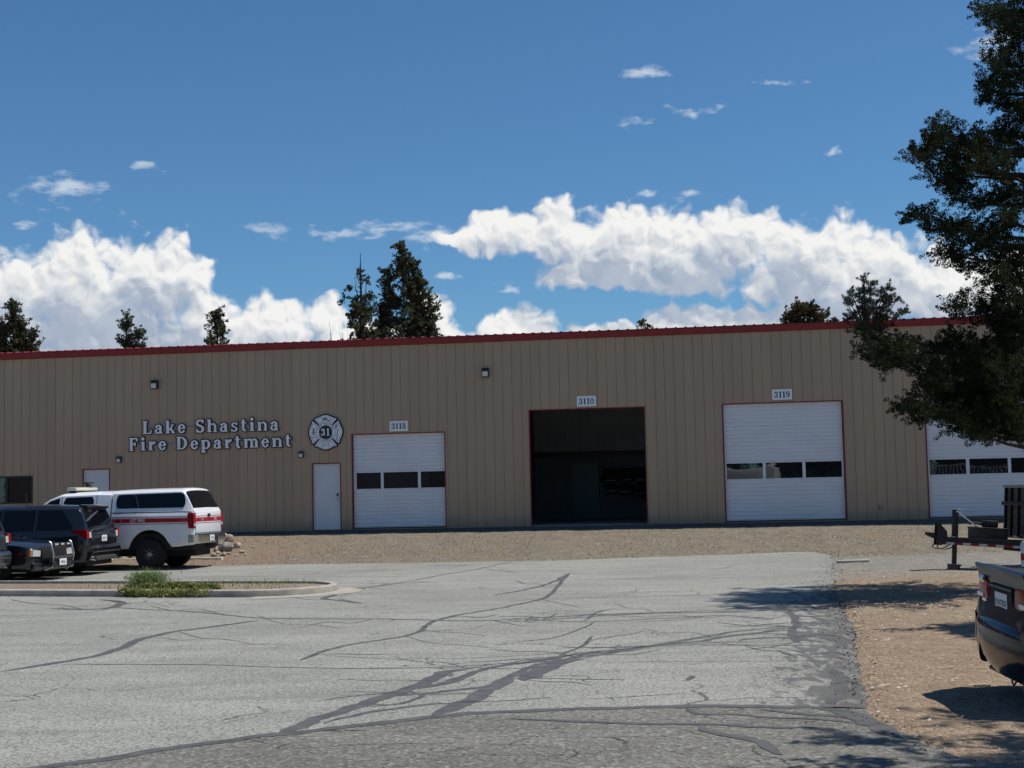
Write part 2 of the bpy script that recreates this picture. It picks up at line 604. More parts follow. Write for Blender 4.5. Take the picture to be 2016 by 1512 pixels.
def make_glyphs():
    g = {}
    S, T, xh = 0.22, 0.085, 0.70                  # stem, serif thickness, x-height
    def stem(q, x, y0, y1, sl=0.09, sr=0.09, bottom=True, top='left'):
        q.box(x, y0, x + S, y1)
        if bottom: q.box(x - sl, y0, x + S + sr, y0 + T)
        if top == 'left': q.poly((x - sl, y1), (x - sl, y1 - T), (x, y1 - T - 0.02), (x + S, y1 - T), (x + S, y1))
        if top == 'both': q.box(x - sl, y1 - T, x + S + sr, y1)
        return q
    q = Glyph(0.80); stem(q, 0.10, 0, 1, 0.09, 0.10, True, 'both'); q.box(0.1, 0, 0.70, 0.10).poly((0.58, 0), (0.74, 0), (0.76, 0.32), (0.68, 0.32), (0.62, 0.12)); g['L'] = q
    q = Glyph(0.78); stem(q, 0.10, 0, 1, 0.09, 0.10, True, 'both'); q.box(0.1, 0.90, 0.72, 1).poly((0.64, 1), (0.74, 1), (0.74, 0.72), (0.67, 0.72), (0.60, 0.9))
    q.box(0.3, 0.47, 0.56, 0.57).box(0.50, 0.36, 0.58, 0.68); g['F'] = q
    q = Glyph(0.94); stem(q, 0.10, 0, 1, 0.09, 0.0, True, 'both'); q.ring(0.36, 0.5, 0.53, 0.5, 0.23, 0.10, 270, 450).box(0.1, 0, 0.37, 0.095).box(0.1, 0.905, 0.37, 1); g['D'] = q
    q = Glyph(0.76); q.ring(0.38, 0.735, 0.33, 0.285, 0.19, 0.12, 20, 235).ring(0.38, 0.265, 0.34, 0.285, 0.20, 0.12, 200, 415)
    q.poly((0.08, 0.66), (0.22, 0.52), (0.56, 0.36), (0.70, 0.34), (0.70, 0.42), (0.54, 0.54), (0.20, 0.70)).box(0.60, 0.70, 0.68, 1.0).box(0.06, 0.0, 0.14, 0.32); g['S'] = q
    def ah(q, x=0):
        q.box(x + 0.40, 0.0, x + 0.61, 0.50).ring(x + 0.34, 0.46, 0.27, 0.25, 0.20, 0.10, 0, 160).ring(x + 0.28, 0.21, 0.24, 0.22, 0.17, 0.085, 60, 330)
        q.box(x + 0.28, 0.34, x + 0.45, 0.43).box(x + 0.55, 0.0, x + 0.69, T).disc(x + 0.15, 0.54, 0.085); return q
    g['a'] = ah(Glyph(0.72))
    q = Glyph(0.80); stem(q, 0.09, 0, 1.02, 0.08, 0.07); q.poly((0.28, 0.30), (0.52, 0.62), (0.64, 0.62), (0.36, 0.22)).poly((0.34, 0.40), (0.50, 0.46), (0.76, 0.06), (0.54, 0.06))
    q.box(0.44, xh - T, 0.74, xh).box(0.48, 0, 0.80, T); g['k'] = q
    q = Glyph(0.68); q.ring(0.35, 0.35, 0.31, 0.36, 0.20, 0.10, 0, 335).box(0.1, 0.32, 0.64, 0.41).cut(0.40, 0.23, 0.70, 0.32); g['e'] = q
    def arch(q, x, top=True):
        q.ring(x, 0.42, 0.27, 0.29, 0.20, 0.11, 0, 130).box(x + 0.07, 0, x + 0.27, 0.43).box(x + 0.0, 0, x + 0.34, T); return q
    q = Glyph(0.84); stem(q, 0.09, 0, 1.02, 0.08, 0.06); arch(q, 0.50); g['h'] = q
    q = Glyph(0.84); stem(q, 0.09, 0, xh, 0.08, 0.06); arch(q, 0.50); g['n'] = q
    q = Glyph(1.20); stem(q, 0.09, 0, xh, 0.08, 0.05); arch(q, 0.48); arch(q, 0.86); g['m'] = q
    q = Glyph(0.60); q.ring(0.30, 0.51, 0.25, 0.20, 0.17, 0.09, 20, 235).ring(0.29, 0.19, 0.26, 0.20, 0.18, 0.09, 200, 415)
    q.poly((0.06, 0.47), (0.18, 0.36), (0.40, 0.26), (0.52, 0.22), (0.52, 0.30), (0.40, 0.38), (0.16, 0.50)).box(0.46, 0.49, 0.53, 0.71).box(0.04, 0, 0.11, 0.23); g['s'] = q
    q = Glyph(0.54); q.box(0.13, 0.16, 0.34, 0.92).poly((0.02, 0.62), (0.13, 0.70), (0.30, 0.94), (0.34, 0.94), (0.34, 0.62)).box(0.02, xh - T, 0.50, xh)
    q.ring(0.36, 0.22, 0.23, 0.23, 0.21, 0.12, 180, 300); g['t'] = q
    q = Glyph(0.44); stem(q, 0.10, 0, xh, 0.09, 0.09).disc(0.20, 0.92, 0.13); g['i'] = q
    q = Glyph(0.62); stem(q, 0.09, 0, xh, 0.08, 0.08); q.ring(0.50, 0.40, 0.25, 0.31, 0.19, 0.13, 80, 170).disc(0.51, 0.61, 0.105); g['r'] = q
    q = Glyph(0.80); stem(q, 0.09, -0.28, xh, 0.08, 0.08); q.ring(0.42, 0.35, 0.34, 0.36, 0.20, 0.10, 215, 500); g['p'] = q
    # numerals
    q = Glyph(0.66); q.ring(0.32, 0.74, 0.26, 0.26, 0.17, 0.10, -70, 165).ring(0.31, 0.28, 0.30, 0.28, 0.19, 0.11, 190, 440).box(0.24, 0.48, 0.36, 0.56).disc(0.15, 0.76, 0.09).disc(0.12, 0.22, 0.10); g['3'] = q
    q = Glyph(0.52); q.box(0.18, 0, 0.37, 1).box(0.05, 0, 0.50, 0.07).poly((0.03, 0.84), (0.03, 0.90), (0.30, 1.0), (0.30, 0.86)); g['1'] = q
    q = Glyph(0.68); q.ring(0.33, 0.5, 0.30, 0.5, 0.17, 0.08); g['0'] = q
    q = Glyph(0.68); q.ring(0.33, 0.75, 0.25, 0.25, 0.14, 0.08).ring(0.33, 0.27, 0.29, 0.27, 0.16, 0.09); g['8'] = q
    q = Glyph(0.68); q.ring(0.33, 0.68, 0.29, 0.32, 0.17, 0.09).ring(0.28, 0.50, 0.34, 0.50, 0.18, 0.10, -80, 30).disc(0.14, 0.12, 0.09); g['9'] = q
    q = Glyph(0.62); q.box(0.05, 0.86, 0.58, 1).box(0.05, 0.74, 0.12, 1).poly((0.20, 0), (0.38, 0), (0.58, 0.88), (0.46, 0.88)); g['7'] = q
    return g


GLYPHS = make_glyphs()
_gm = {}


def glyph_mesh(ch, cap, depth, grow=0.0, m=None):
    key = (ch, cap, depth, grow, m.name)
    if key not in _gm:
        q = GLYPHS[ch]
        mk = q.m
        off = 0
        if grow:
            r = grow * RES
            off = int(math.ceil(r))
            mk = dilate(mk, r)
        cell = cap / RES
        mb = mask_mesh(mk, cell, depth)
        mb.v = [(x - off * cell, y, z + q.lo * cap - off * cell) for (x, y, z) in mb.v]
        _gm[key] = mb.mesh('letter', (m,))
    return _gm[key]


def serif_width(text, cap, track):
    return sum((GLYPHS[c].w * cap + track) if c != ' ' else 0.42 * cap + track for c in text) - track


def text_mesh(txt, size, m, depth=0.0, align='CENTER', bold=0.0):
    """plain sans lettering as a mesh in the x-z plane, reading from -y"""
    cu = bpy.data.curves.new('lettering', 'FONT')
    cu.body = txt; cu.size = size; cu.align_x = align; cu.align_y = 'CENTER'
    cu.extrude = depth / 2; cu.offset = bold; cu.resolution_u = 3
    o = bpy.data.objects.new('lettering', cu)
    COL.objects.link(o)
    dg = bpy.context.evaluated_depsgraph_get()
    me = bpy.data.meshes.new_from_object(o.evaluated_get(dg))
    bpy.data.objects.remove(o); bpy.data.curves.remove(cu)
    me.transform(Matrix(((1, 0, 0, 0), (0, 0, -1, 0), (0, 1, 0, 0), (0, 0, 0, 1))))
    me.materials.clear(); me.materials.append(m)
    me.name = 'lettering'
    return me

# ------------------------------------------------------------------ ground, car park, kerbs
def catmull(pts, n=8):
    pts = [Vector(p) for p in pts]
    out = []
    for i in range(len(pts) - 1):
        p0, p1, p2, p3 = pts[max(i - 1, 0)], pts[i], pts[i + 1], pts[min(i + 2, len(pts) - 1)]
        for k in range(n):
            t = k / n
            out.append(0.5 * ((2 * p1) + (p2 - p0) * t + (2 * p0 - 5 * p1 + 4 * p2 - p3) * t * t + (3 * p1 - p0 - 3 * p2 + p3) * t ** 3))
    out.append(pts[-1])
    return out


def gravel_material():
    m = bpy.data.materials.new('gravel_soil'); m.use_nodes = True
    n = NT(m.node_tree); p = m.node_tree.nodes['Principled BSDF']
    tcn = n.new('ShaderNodeTexCoord'); v = tcn.outputs['Object']
    sep = n.new('ShaderNodeSeparateXYZ'); n.put(sep.inputs[0], v)
    big = n.noise(v, 0.35, 4, 0.6)
    mid = n.noise(v, 2.2, 5, 0.65)
    grain = n.noise(v, 34.0, 3, 0.7)
    stones = n.new('ShaderNodeTexVoronoi'); n.put(stones.inputs['Vector'], v); stones.inputs['Scale'].default_value = 26.0
    chip = n.new('ShaderNodeSeparateColor'); n.put(chip.inputs[0], stones.outputs['Color'])
    tan = n.mix(n.ramp(mid, 0.3, 0.7), (0.174, 0.150, 0.112), (0.244, 0.213, 0.162))
    tan = n.mix(n.ramp(n.noise(v, 0.8, 4, 0.6), 0.48, 0.72), tan, (0.235, 0.190, 0.130))
    red = n.mix(n.ramp(mid, 0.3, 0.7), (0.256, 0.182, 0.124), (0.338, 0.252, 0.176))
    grey = n.mix(n.ramp(mid, 0.3, 0.7), (0.215, 0.205, 0.185), (0.285, 0.270, 0.240))
    # fill: reddish cinders on the near verge, grey road base beyond it, dry tan soil on the bank
    y = n.math('ADD', sep.outputs[1], n.math('MULTIPLY', n.math('SUBTRACT', big, 0.5), 8.0))
    col = n.mix(n.ramp(y, 26.0, 31.5), red, grey)
    col = n.mix(n.ramp(y, 35.5, 38.5), col, tan)
    left = n.ramp(n.math('ADD', sep.outputs[0], n.math('MULTIPLY', n.math('SUBTRACT', big, 0.5), 6.0)), -9.0, -4.0)
    col = n.mix(left, n.mix(0.6, col, (0.265, 0.180, 0.122)), col)
    col = n.mix(n.math('MULTIPLY', n.ramp(grain, 0.35, 0.7), 0.55), col, n.mix(1.0, col, (0.50, 0.48, 0.46), 'MULTIPLY'))
    col = n.mix(n.math('MULTIPLY', n.ramp(chip.outputs[0], 0.78, 0.98), 0.45), col, (0.42, 0.37, 0.30))
    col = n.mix(n.math('MULTIPLY', n.ramp(chip.outputs[1], 0.80, 0.98), 0.6), col, (0.10, 0.085, 0.07))
    n.put(p.inputs['Base Color'], col)
    p.inputs['Roughness'].default_value = 0.95
    p.inputs['Specular IOR Level'].default_value = 0.2
    b = n.new('ShaderNodeBump'); b.inputs['Strength'].default_value = 0.9; b.inputs['Distance'].default_value = 0.03
    hgt = n.math('ADD', n.math('MULTIPLY', stones.outputs['Distance'], -0.7), n.math('MULTIPLY', grain, 1.0))
    hgt = n.math('ADD', hgt, n.math('MULTIPLY', n.noise(v, 8.0, 4, 0.6), 1.5))
    n.put(b.inputs['Height'], hgt)
    n.put(p.inputs['Normal'], b.outputs[0])
    return m


def asphalt_material(name, lo, hi, speck, edge):
    m = bpy.data.materials.new(name); m.use_nodes = True
    n = NT(m.node_tree); p = m.node_tree.nodes['Principled BSDF']
    tcn = n.new('ShaderNodeTexCoord'); v = tcn.outputs['Object']
    sep = n.new('ShaderNodeSeparateXYZ'); n.put(sep.inputs[0], v)
    big = n.noise(v, 0.22, 5, 0.62)
    mid = n.noise(n.vec('MULTIPLY', v, (0.55, 1.6, 1)), 0.9, 5, 0.6)
    st = n.new('ShaderNodeTexVoronoi'); n.put(st.inputs['Vector'], v); st.inputs['Scale'].default_value = speck
    sc = n.new('ShaderNodeSeparateColor'); n.put(sc.inputs[0], st.outputs['Color'])
    grain = n.noise(v, speck * 0.55, 4, 0.75)
    f = n.ramp(n.math('ADD', n.math('MULTIPLY', big, 0.5), n.math('MULTIPLY', mid, 0.5)), 0.36, 0.64)
    col = n.mix(f, lo, hi)
    col = n.mix(n.math('MULTIPLY', n.ramp(grain, 0.38, 0.64), 0.85), n.mix(1.0, col, (0.66, 0.66, 0.67), 'MULTIPLY'), n.mix(1.0, col, (1.24, 1.24, 1.22), 'MULTIPLY'))
    col = n.mix(n.math('MULTIPLY', n.ramp(sc.outputs[0], 0.76, 0.97), 0.55 if edge else 0.42), col, (0.38, 0.375, 0.34))
    col = n.mix(n.math('MULTIPLY', n.ramp(sc.outputs[1], 0.72, 0.92), 0.70), col, (0.062, 0.060, 0.056))
    # wheel scuffs and faint long stains
    stain = n.noise(n.vec('MULTIPLY', v, (0.10, 0.9, 1)), 1.3, 6, 0.65, 0.5)
    col = n.mix(n.math('MULTIPLY', n.ramp(stain, 0.56, 0.70), 0.22), col, (0.09, 0.09, 0.092))
    # hairline cracks
    wv = n.new('ShaderNodeTexNoise'); n.put(wv.inputs['Vector'], v); wv.inputs['Scale'].default_value = 1.4; wv.inputs['Detail'].default_value = 5
    vv = n.vec('ADD', v, n.vec('MULTIPLY_ADD', wv.outputs['Color'], (0.9, 0.9, 0), (-0.45, -0.45, 0)))
    cr = n.voro(vv if edge else n.vec('MULTIPLY', vv, (0.6, 1.5, 1)), 0.55 if edge else 1.5, 'DISTANCE_TO_EDGE')
    crk = n.math('SUBTRACT', 1.0, n.ramp(cr, 0.003, 0.012 if edge else 0.013))
    crk = n.math('MULTIPLY', crk, n.ramp(n.noise(v, 0.45, 3, 0.6), 0.50 if edge else 0.40, 0.60 if edge else 0.54))
    col = n.mix(n.math('MULTIPLY', crk, 0.75 if edge else 0.95), col, (0.03, 0.03, 0.032))
    if edge:
        # smeared tar and broken edge along the verge side
        e = n.math('SUBTRACT', sep.outputs[0], n.math('MULTIPLY_ADD', sep.outputs[1], 0.205, 0.44))
        e = n.math('ADD', e, n.math('MULTIPLY', n.ramp(sep.outputs[1], 22.0, 36.0), -1.0))
        band = n.ramp(e, -1.35, -0.15)
        near = n.math('SUBTRACT', 1.0, n.ramp(sep.outputs[1], 25.0, 28.0))
        blot = n.noise(n.vec('MULTIPLY', v, (1.6, 0.55, 1)), 3.2, 7, 0.66, 0.9)
        t = n.math('MULTIPLY', n.ramp(n.math('ADD', blot, n.math('MULTIPLY', band, 0.16)), 0.585, 0.66), n.math('MULTIPLY', n.ramp(band, 0.05, 0.35), near))
        col = n.mix(n.math('MULTIPLY', t, 0.80), col, (0.082, 0.079, 0.080))
        rim = n.math('MULTIPLY', n.ramp(e, -0.42, -0.05), n.ramp(grain, 0.40, 0.60))
        col = n.mix(n.math('MULTIPLY', rim, 0.7), col, (0.075, 0.074, 0.074))
    n.put(p.inputs['Base Color'], col)
    p.inputs['Roughness'].default_value = 0.88
    p.inputs['Specular IOR Level'].default_value = 0.3
    b = n.new('ShaderNodeBump'); b.inputs['Strength'].default_value = 0.55; b.inputs['Distance'].default_value = 0.012
    n.put(b.inputs['Height'], n.math('SUBTRACT', n.math('ADD', grain, n.math('MULTIPLY', st.outputs['Distance'], 0.5)), n.math('MULTIPLY', crk, 0.8)))
    n.put(p.inputs['Normal'], b.outputs[0])
    return m


M_GRAVEL = gravel_material()
M_LOT = asphalt_material('weathered_asphalt', (0.240, 0.240, 0.216), (0.335, 0.332, 0.298), 55.0, True)
M_ROAD = asphalt_material('coarse_asphalt', (0.135, 0.130, 0.114), (0.195, 0.187, 0.162), 38.0, False)
M_TAR = mat('crack_tar', (0.078, 0.076, 0.073), 0.62, var=0.25, vscale=6.0, bump=0.25, bscale=60)
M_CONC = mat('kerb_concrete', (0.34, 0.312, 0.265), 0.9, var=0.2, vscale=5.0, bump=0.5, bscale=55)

FAR_EDGE = [(-40, 43.5), (-20, 41.0)] + [tuple(G(*q).xy) for q in ((200, 1121), (330, 1118), (470, 1112.5), (600, 1110), (760, 1108.5), (900, 1106), (1080, 1103.5), (1240, 1098), (1420, 1092), (1560, 1087))]
R_EDGE = [tuple(G(*q).xy) for q in ((1606, 1087), (1632, 1092), (1641, 1100), (1640, 1118), (1646, 1136), (1644, 1152), (1652, 1180), (1658, 1200), (1672, 1222), (1684, 1246), (1682, 1270),
                                    (1690, 1300), (1694, 1330), (1702, 1362), (1706, 1392))]
ROAD_R = [tuple(G(*q).xy) for q in ((1716, 1408), (1742, 1425), (1772, 1440), (1812, 1462), (1850, 1476), (1890, 1490), (1950, 1500), (2030, 1510))]
SEAM = [G(*q) for q in ((1706, 1394), (1620, 1391), (1400, 1389), (1240, 1392), (1080, 1397), (900, 1406), (760, 1420), (600, 1440), (480, 1452), (300, 1480), (120, 1506), (-60, 1530), (-400, 1600))]


def slope_height(x, y):
    """the bank of soil that climbs from the asphalt to the slab"""
    yw = WALL_D - x * math.tan(WALL_YAW)
    xs = [p[0] for p in FAR_EDGE]; ys = [p[1] for p in FAR_EDGE]
    y0 = float(np.interp(x, xs, ys))
    if x > 8.2: y0 = 39.6 - min(1.0, (x - 8.2) / 6) * 1.5
    t = (y - y0) / max(0.5, (yw - 0.7 - y0))
    t = min(1.0, max(0.0, t))
    return 0.60 * (t * 0.55 + 0.45 * t * t * (3 - 2 * t))


def axis(lo, hi, step, far, grow=1.35):
    a = list(np.arange(lo, hi + 1e-6, step))
    d = step
    x = hi
    while x < far:
        d *= grow; x += d; a.append(x)
    d = step; x = lo
    pre = []
    while x > -far:
        d *= grow; x -= d; pre.append(x)
    return pre[::-1] + a


gx, gy = axis(-22, 22, 0.22, 2600), axis(6, 50, 0.22, 2600)


def smooth_noise(X, Yg, seed):
    r = np.random.RandomState(seed)
    o = np.zeros_like(X)
    for k in range(14):
        a = r.uniform(0, 6.283); f = r.uniform(0.5, 4.5); ph = r.uniform(0, 6.283)
        o += np.sin((X * math.cos(a) + Yg * math.sin(a)) * f + ph) / (1 + f)
    return o / 3.0


GX, GY = np.meshgrid(np.array(gx), np.array(gy))
lot_poly = [Vector((p[0], p[1])) for p in FAR_EDGE + R_EDGE + ROAD_R] + [Vector((30, 5)), Vector((30, -40)), Vector((-60, -40)), Vector((-60, 44))]


def inside(poly, X, Yg):
    ins = np.zeros(X.shape, dtype=bool)
    for i in range(len(poly)):
        (x0, y0), (x1, y1) = poly[i], poly[(i + 1) % len(poly)]
        if y0 == y1: continue
        ins ^= ((y0 <= Yg) != (y1 <= Yg)) & (X < (x1 - x0) * (Yg - y0) / (y1 - y0) + x0)
    return ins


ins = inside(lot_poly, GX, GY)
# distance-ish falloff: erode the lot a little so that the soil meets the asphalt edge
near_lot = ins.copy()
for k in range(2):
    near_lot = near_lot | np.roll(near_lot, 1, 0) | np.roll(near_lot, -1, 0) | np.roll(near_lot, 1, 1) | np.roll(near_lot, -1, 1)
HZ = np.vectorize(slope_height)(GX, np.clip(GY, -100, 60))
rough_n = smooth_noise(GX, GY, 5)
HZ = HZ + np.where(near_lot, 0.0, rough_n * 0.022 + nrs.uniform(-0.012, 0.012, GX.shape))
HZ = np.where(ins, -0.05, np.where(near_lot & ~ins, HZ - 0.006, HZ + 0.004))
far_mask = (np.abs(GX) > 24) | (GY > 50) | (GY < 5)
HZ = np.where(far_mask & (GY < 60), np.where(ins, -0.05, HZ * (np.abs(GX) < 60)), HZ)
nx, ny = len(gx), len(gy)
idx = np.arange(nx * ny).reshape(ny, nx)
Fq = np.stack([idx[:-1, :-1].ravel(), idx[:-1, 1:].ravel(), idx[1:, 1:].ravel(), idx[1:, :-1].ravel()], 1)
ground = link('ground', raw_mesh('ground', np.stack([GX.ravel(), GY.ravel(), HZ.ravel()], 1), Fq, (M_GRAVEL,), True))
tag(ground, 'tan gravel and dry soil around the asphalt', kind='structure')


def sheet(name, outline, z, m, jag=0.0, seed=1):
    """flat polygon with a slightly broken outline"""
    r = random.Random(seed)
    bm = bmesh.new()
    vs = []
    n = len(outline)
    for i in range(n):
        a, b = Vector(outline[i][:2]), Vector(outline[(i + 1) % n][:2])
        L = (b - a).length
        k = max(1, min(60, int(L / 0.16))) if jag and L < 9 else 1
        for j in range(k):
            p = a.lerp(b, j / k)
            if jag and j: p += Vector((r.uniform(-jag, jag), r.uniform(-jag, jag)))
            vs.append(bm.verts.new((p.x, p.y, z)))
    f = bm.faces.new(vs)
    if f.normal.z < 0: f.normal_flip()
    bmesh.ops.triangulate(bm, faces=[f])
    bm.normal_update()
    for q in bm.faces:
        if q.normal.z < 0: q.normal_flip()
    me = bpy.data.meshes.new(name); bm.to_mesh(me); bm.free()
    me.materials.append(m)
    return link(name, me)


seam_xy = [tuple(p.xy) for p in SEAM]
lot = sheet('parking_lot', FAR_EDGE + R_EDGE + seam_xy + [(-60, 8.0), (-60, 44)], 0.0, M_LOT, 0.05, 3)
tag(lot, 'weathered grey asphalt car park with sealed cracks', kind='structure')
road = sheet('road', [R_EDGE[-1]] + ROAD_R + [(30, 5.5), (30, -40), (-60, -40), (-60, 7.6)] + [(p[0], p[1] - 0.02) for p in seam_xy[::-1]], -0.002, M_ROAD, 0.04, 4)
tag(road, 'coarse darker asphalt of the driveway', kind='structure')

# crumbled asphalt lumps along the broken edge
mb = MB()
for (a, b) in zip(R_EDGE[3:] + ROAD_R, (R_EDGE[3:] + ROAD_R)[1:]):
    a, b = Vector(a), Vector(b)
    for k in range(int((b - a).length * 22)):
        p = a.lerp(b, rnd.random()) + Vector((rnd.uniform(-0.16, 0.20), rnd.uniform(-0.08, 0.08)))
        s = rnd.uniform(0.008, 0.026)
        q = [Vector((p.x + rnd.uniform(-1, 1) * s, p.y + rnd.uniform(-1, 1) * s, 0.002)) for _ in range(3)]
        mb.add(q + [Vector((p.x, p.y, s * rnd.uniform(0.5, 0.9)))], [(0, 1, 3), (1, 2, 3), (2, 0, 3)])
for (a, b) in list(zip(FAR_EDGE[2:], FAR_EDGE[3:])) + list(zip(R_EDGE, R_EDGE[1:])):      # soil and gravel spilled over the rim
    a, b = Vector(a), Vector(b)
    t = (b - a).normalized(); nn = Vector((t.y, -t.x))
    for k in range(int((b - a).length * 26)):
        p = a.lerp(b, rnd.random()) + nn * abs(rnd.gauss(0, 0.16))
        s = rnd.uniform(0.008, 0.024)
        q = [Vector((p.x + rnd.uniform(-1, 1) * s, p.y + rnd.uniform(-1, 1) * s, 0.001)) for _ in range(3)]
        mb.add(q + [Vector((p.x, p.y, s * 0.6))], [(0, 1, 3), (1, 2, 3), (2, 0, 3)], 1)
crumb = mb.build('asphalt_crumbs', (M_LOT, M_GRAVEL))
tag(crumb, 'loose crumbs of asphalt along the broken edge', 'rubble', kind='stuff')

# ------------------------------------------------------------------ sealed cracks: ribbons of tar on the asphalt
CRACKS = [
    # (points in the photograph, width in metres)
    ([(1640, 1392), (1500, 1391), (1400, 1389), (1240, 1392), (1080, 1397), (900, 1406), (760, 1420), (600, 1440), (480, 1452), (300, 1480), (120, 1506), (-60, 1530)], 0.115),
    ([(540, 1448), (620, 1418), (700, 1390), (760, 1372), (830, 1346), (880, 1324), (930, 1316)], 0.14),
    ([(690, 1394), (760, 1372), (860, 1363), (960, 1352), (1010, 1330), (1060, 1308), (1120, 1297), (1200, 1285), (1300, 1270), (1380, 1262), (1450, 1250), (1560, 1240)], 0.085),
    ([(850, 1410), (900, 1388), (960, 1360), (1008, 1334)], 0.15),
    ([(820, 1352), (880, 1345), (950, 1320), (1000, 1310), (1100, 1294)], 0.09),
    ([(1032, 1340), (1060, 1322), (1100, 1306), (1150, 1298)], 0.20),
    ([(1100, 1300), (1110, 1288), (1150, 1270), (1165, 1252)], 0.05),
    ([(0, 1322), (100, 1306), (210, 1286), (300, 1252), (400, 1236), (510, 1222)], 0.115),
    ([(215, 1196), (330, 1202), (420, 1208), (500, 1216), (600, 1218), (760, 1219), (900, 1222), (1010, 1220), (1120, 1213), (1240, 1208), (1400, 1205), (1560, 1200)], 0.075),
    ([(100, 1198), (180, 1200), (225, 1195), (238, 1186), (200, 1180)], 0.16),
    ([(590, 1300), (640, 1282), (700, 1268), (780, 1256), (820, 1246), (850, 1225), (900, 1212), (1000, 1194), (1080, 1172), (1120, 1128)], 0.065),
    ([(120, 1308), (260, 1308), (400, 1309), (520, 1313), (700, 1316), (860, 1314), (1000, 1306), (1100, 1301)], 0.030),
    ([(640, 1176), (665, 1172), (640, 1178), (700, 1186), (720, 1188)], 0.10),
    ([(690, 1158), (708, 1157), (760, 1152), (860, 1134), (940, 1120), (1010, 1105)], 0.060),
    ([(690, 1157), (715, 1160)], 0.22),
    ([(0, 1127), (200, 1127), (330, 1126), (500, 1126), (640, 1124), (820, 1124)], 0.035),
    ([(60, 1141), (300, 1136), (420, 1135), (640, 1135), (800, 1136)], 0.035),
    ([(970, 1172), (1040, 1160), (1090, 1146), (1118, 1130)], 0.070),
    ([(1000, 1185), (1060, 1180), (1250, 1174), (1400, 1172)], 0.045),
    ([(1100, 1142), (1300, 1138), (1500, 1128), (1630, 1124)], 0.035),
    ([(1010, 1206), (1200, 1209), (1400, 1202), (1560, 1198)], 0.030),
    ([(1010, 1217), (1130, 1224), (1260, 1220), (1420, 1212), (1520, 1220)], 0.055),
    ([(1430, 1255), (1500, 1248), (1600, 1254), (1650, 1262)], 0.05),
    ([(1120, 1294), (1300, 1272), (1480, 1270), (1630, 1272)], 0.040),
    ([(1190, 1304), (1400, 1302), (1640, 1302)], 0.016),
    ([(1160, 1376), (1300, 1368), (1360, 1365)], 0.022),
    ([(1350, 1394), (1375, 1406), (1460, 1408), (1500, 1413), (1600, 1415), (1680, 1424)], 0.055),
    ([(1000, 1415), (1120, 1418), (1260, 1424), (1400, 1426), (1500, 1431), (1620, 1432)], 0.060),
    ([(1385, 1428), (1400, 1440), (1460, 1452), (1510, 1464), (1545, 1486)], 0.085),
    ([(1455, 1262), (1470, 1258), (1540, 1256), (1620, 1264)], 0.07),
    ([(1552, 1202), (1566, 1222), (1558, 1246), (1570, 1266)], 0.09),
    ([(1640, 1316), (1652, 1336), (1648, 1362), (1630, 1386)], 0.12), ([(1500, 1243), (1560, 1236), (1640, 1240)], 0.06), ([(1540, 1212), (1600, 1214), (1650, 1210)], 0.10),
    ([(1480, 1232), (1560, 1226), (1640, 1228)], 0.05), ([(1560, 1256), (1610, 1250), (1650, 1254)], 0.09), ([(1590, 1290), (1640, 1284), (1660, 1292)], 0.08),
    ([(1420, 1199), (1500, 1197), (1560, 1200)], 0.05), ([(1600, 1394), (1660, 1400), (1720, 1424), (1760, 1450)], 0.16), ([(1500, 1396), (1580, 1405), (1680, 1412), (1740, 1436)], 0.08),
    ([(1150, 1222), (1175, 1206), (1210, 1198)], 0.05), ([(1010, 1264), (1090, 1256), (1150, 1236), (1170, 1224)], 0.035), ([(800, 1296), (900, 1296), (1010, 1292), (1100, 1286)], 0.02),
    ([(980, 1300), (1100, 1292)], 0.03), ([(640, 1290), (700, 1294), (820, 1300)], 0.018),
    ([(1350, 1340), (1362, 1330)], 0.13), ([(640, 1424), (720, 1404), (800, 1392), (870, 1384), (905, 1388)], 0.06), ([(720, 1392), (790, 1384), (830, 1370), (800, 1362)], 0.05), ([(760, 1372), (800, 1358), (850, 1350), (905, 1332)], 0.07),
    ([(1250, 1276), (1340, 1262), (1430, 1246), (1520, 1236), (1600, 1232)], 0.07), ([(1040, 1300), (1160, 1286), (1280, 1272)], 0.07), ([(980, 1226), (1080, 1220), (1200, 1212), (1330, 1206), (1480, 1206)], 0.05),
    ([(1530, 1282), (1560, 1290), (1590, 1288)], 0.06),
    ([(190, 1330), (205, 1329)], 0.03), ([(480, 1270), (520, 1269)], 0.02), ([(0, 1252), (60, 1250)], 0.03),
    ([(1240, 1145), (1380, 1140), (1480, 1136)], 0.020), ([(1500, 1098), (1620, 1096)], 0.02),
]


def ribbon(pts, width, z, seed):
    r = random.Random(seed)
    dense = catmull([G(*p) for p in pts], 14)
    c = [dense[0]]
    step = max(0.10, width * 0.7)
    for p in dense[1:]:
        if (p - c[-1]).length >= step: c.append(p)
    if (dense[-1] - c[-1]).length > step * 0.4: c.append(dense[-1])
    vs, fs = [], []
    n = len(c)
    if n < 2: c = [dense[0], dense[-1]]; n = 2
    wob = 0.0
    for i, p in enumerate(c):
        t = (c[min(i + 1, n - 1)] - c[max(i - 1, 0)])
        t.z = 0
        t = t.normalized() if t.length > 1e-6 else Vector((1, 0, 0))
        s = Vector((-t.y, t.x, 0))
        wob = wob * 0.7 + r.uniform(-0.3, 0.3) * min(width, 0.08)
        end = min(1.0, 0.2 + min(i, n - 1 - i) / 3) * (1.25 if width > 0.05 else 1.1)
        wa, wb_ = (max(0.006, width * 0.5 * end * r.uniform(0.78, 1.18)) for _ in (0, 1))
        q = p + s * wob
        vs += [(q.x + s.x * wa, q.y + s.y * wa, z), (q.x - s.x * wb_, q.y - s.y * wb_, z)]
        if i: fs.append((2 * i - 2, 2 * i - 1, 2 * i + 1, 2 * i))
    return MB().add(vs, fs)


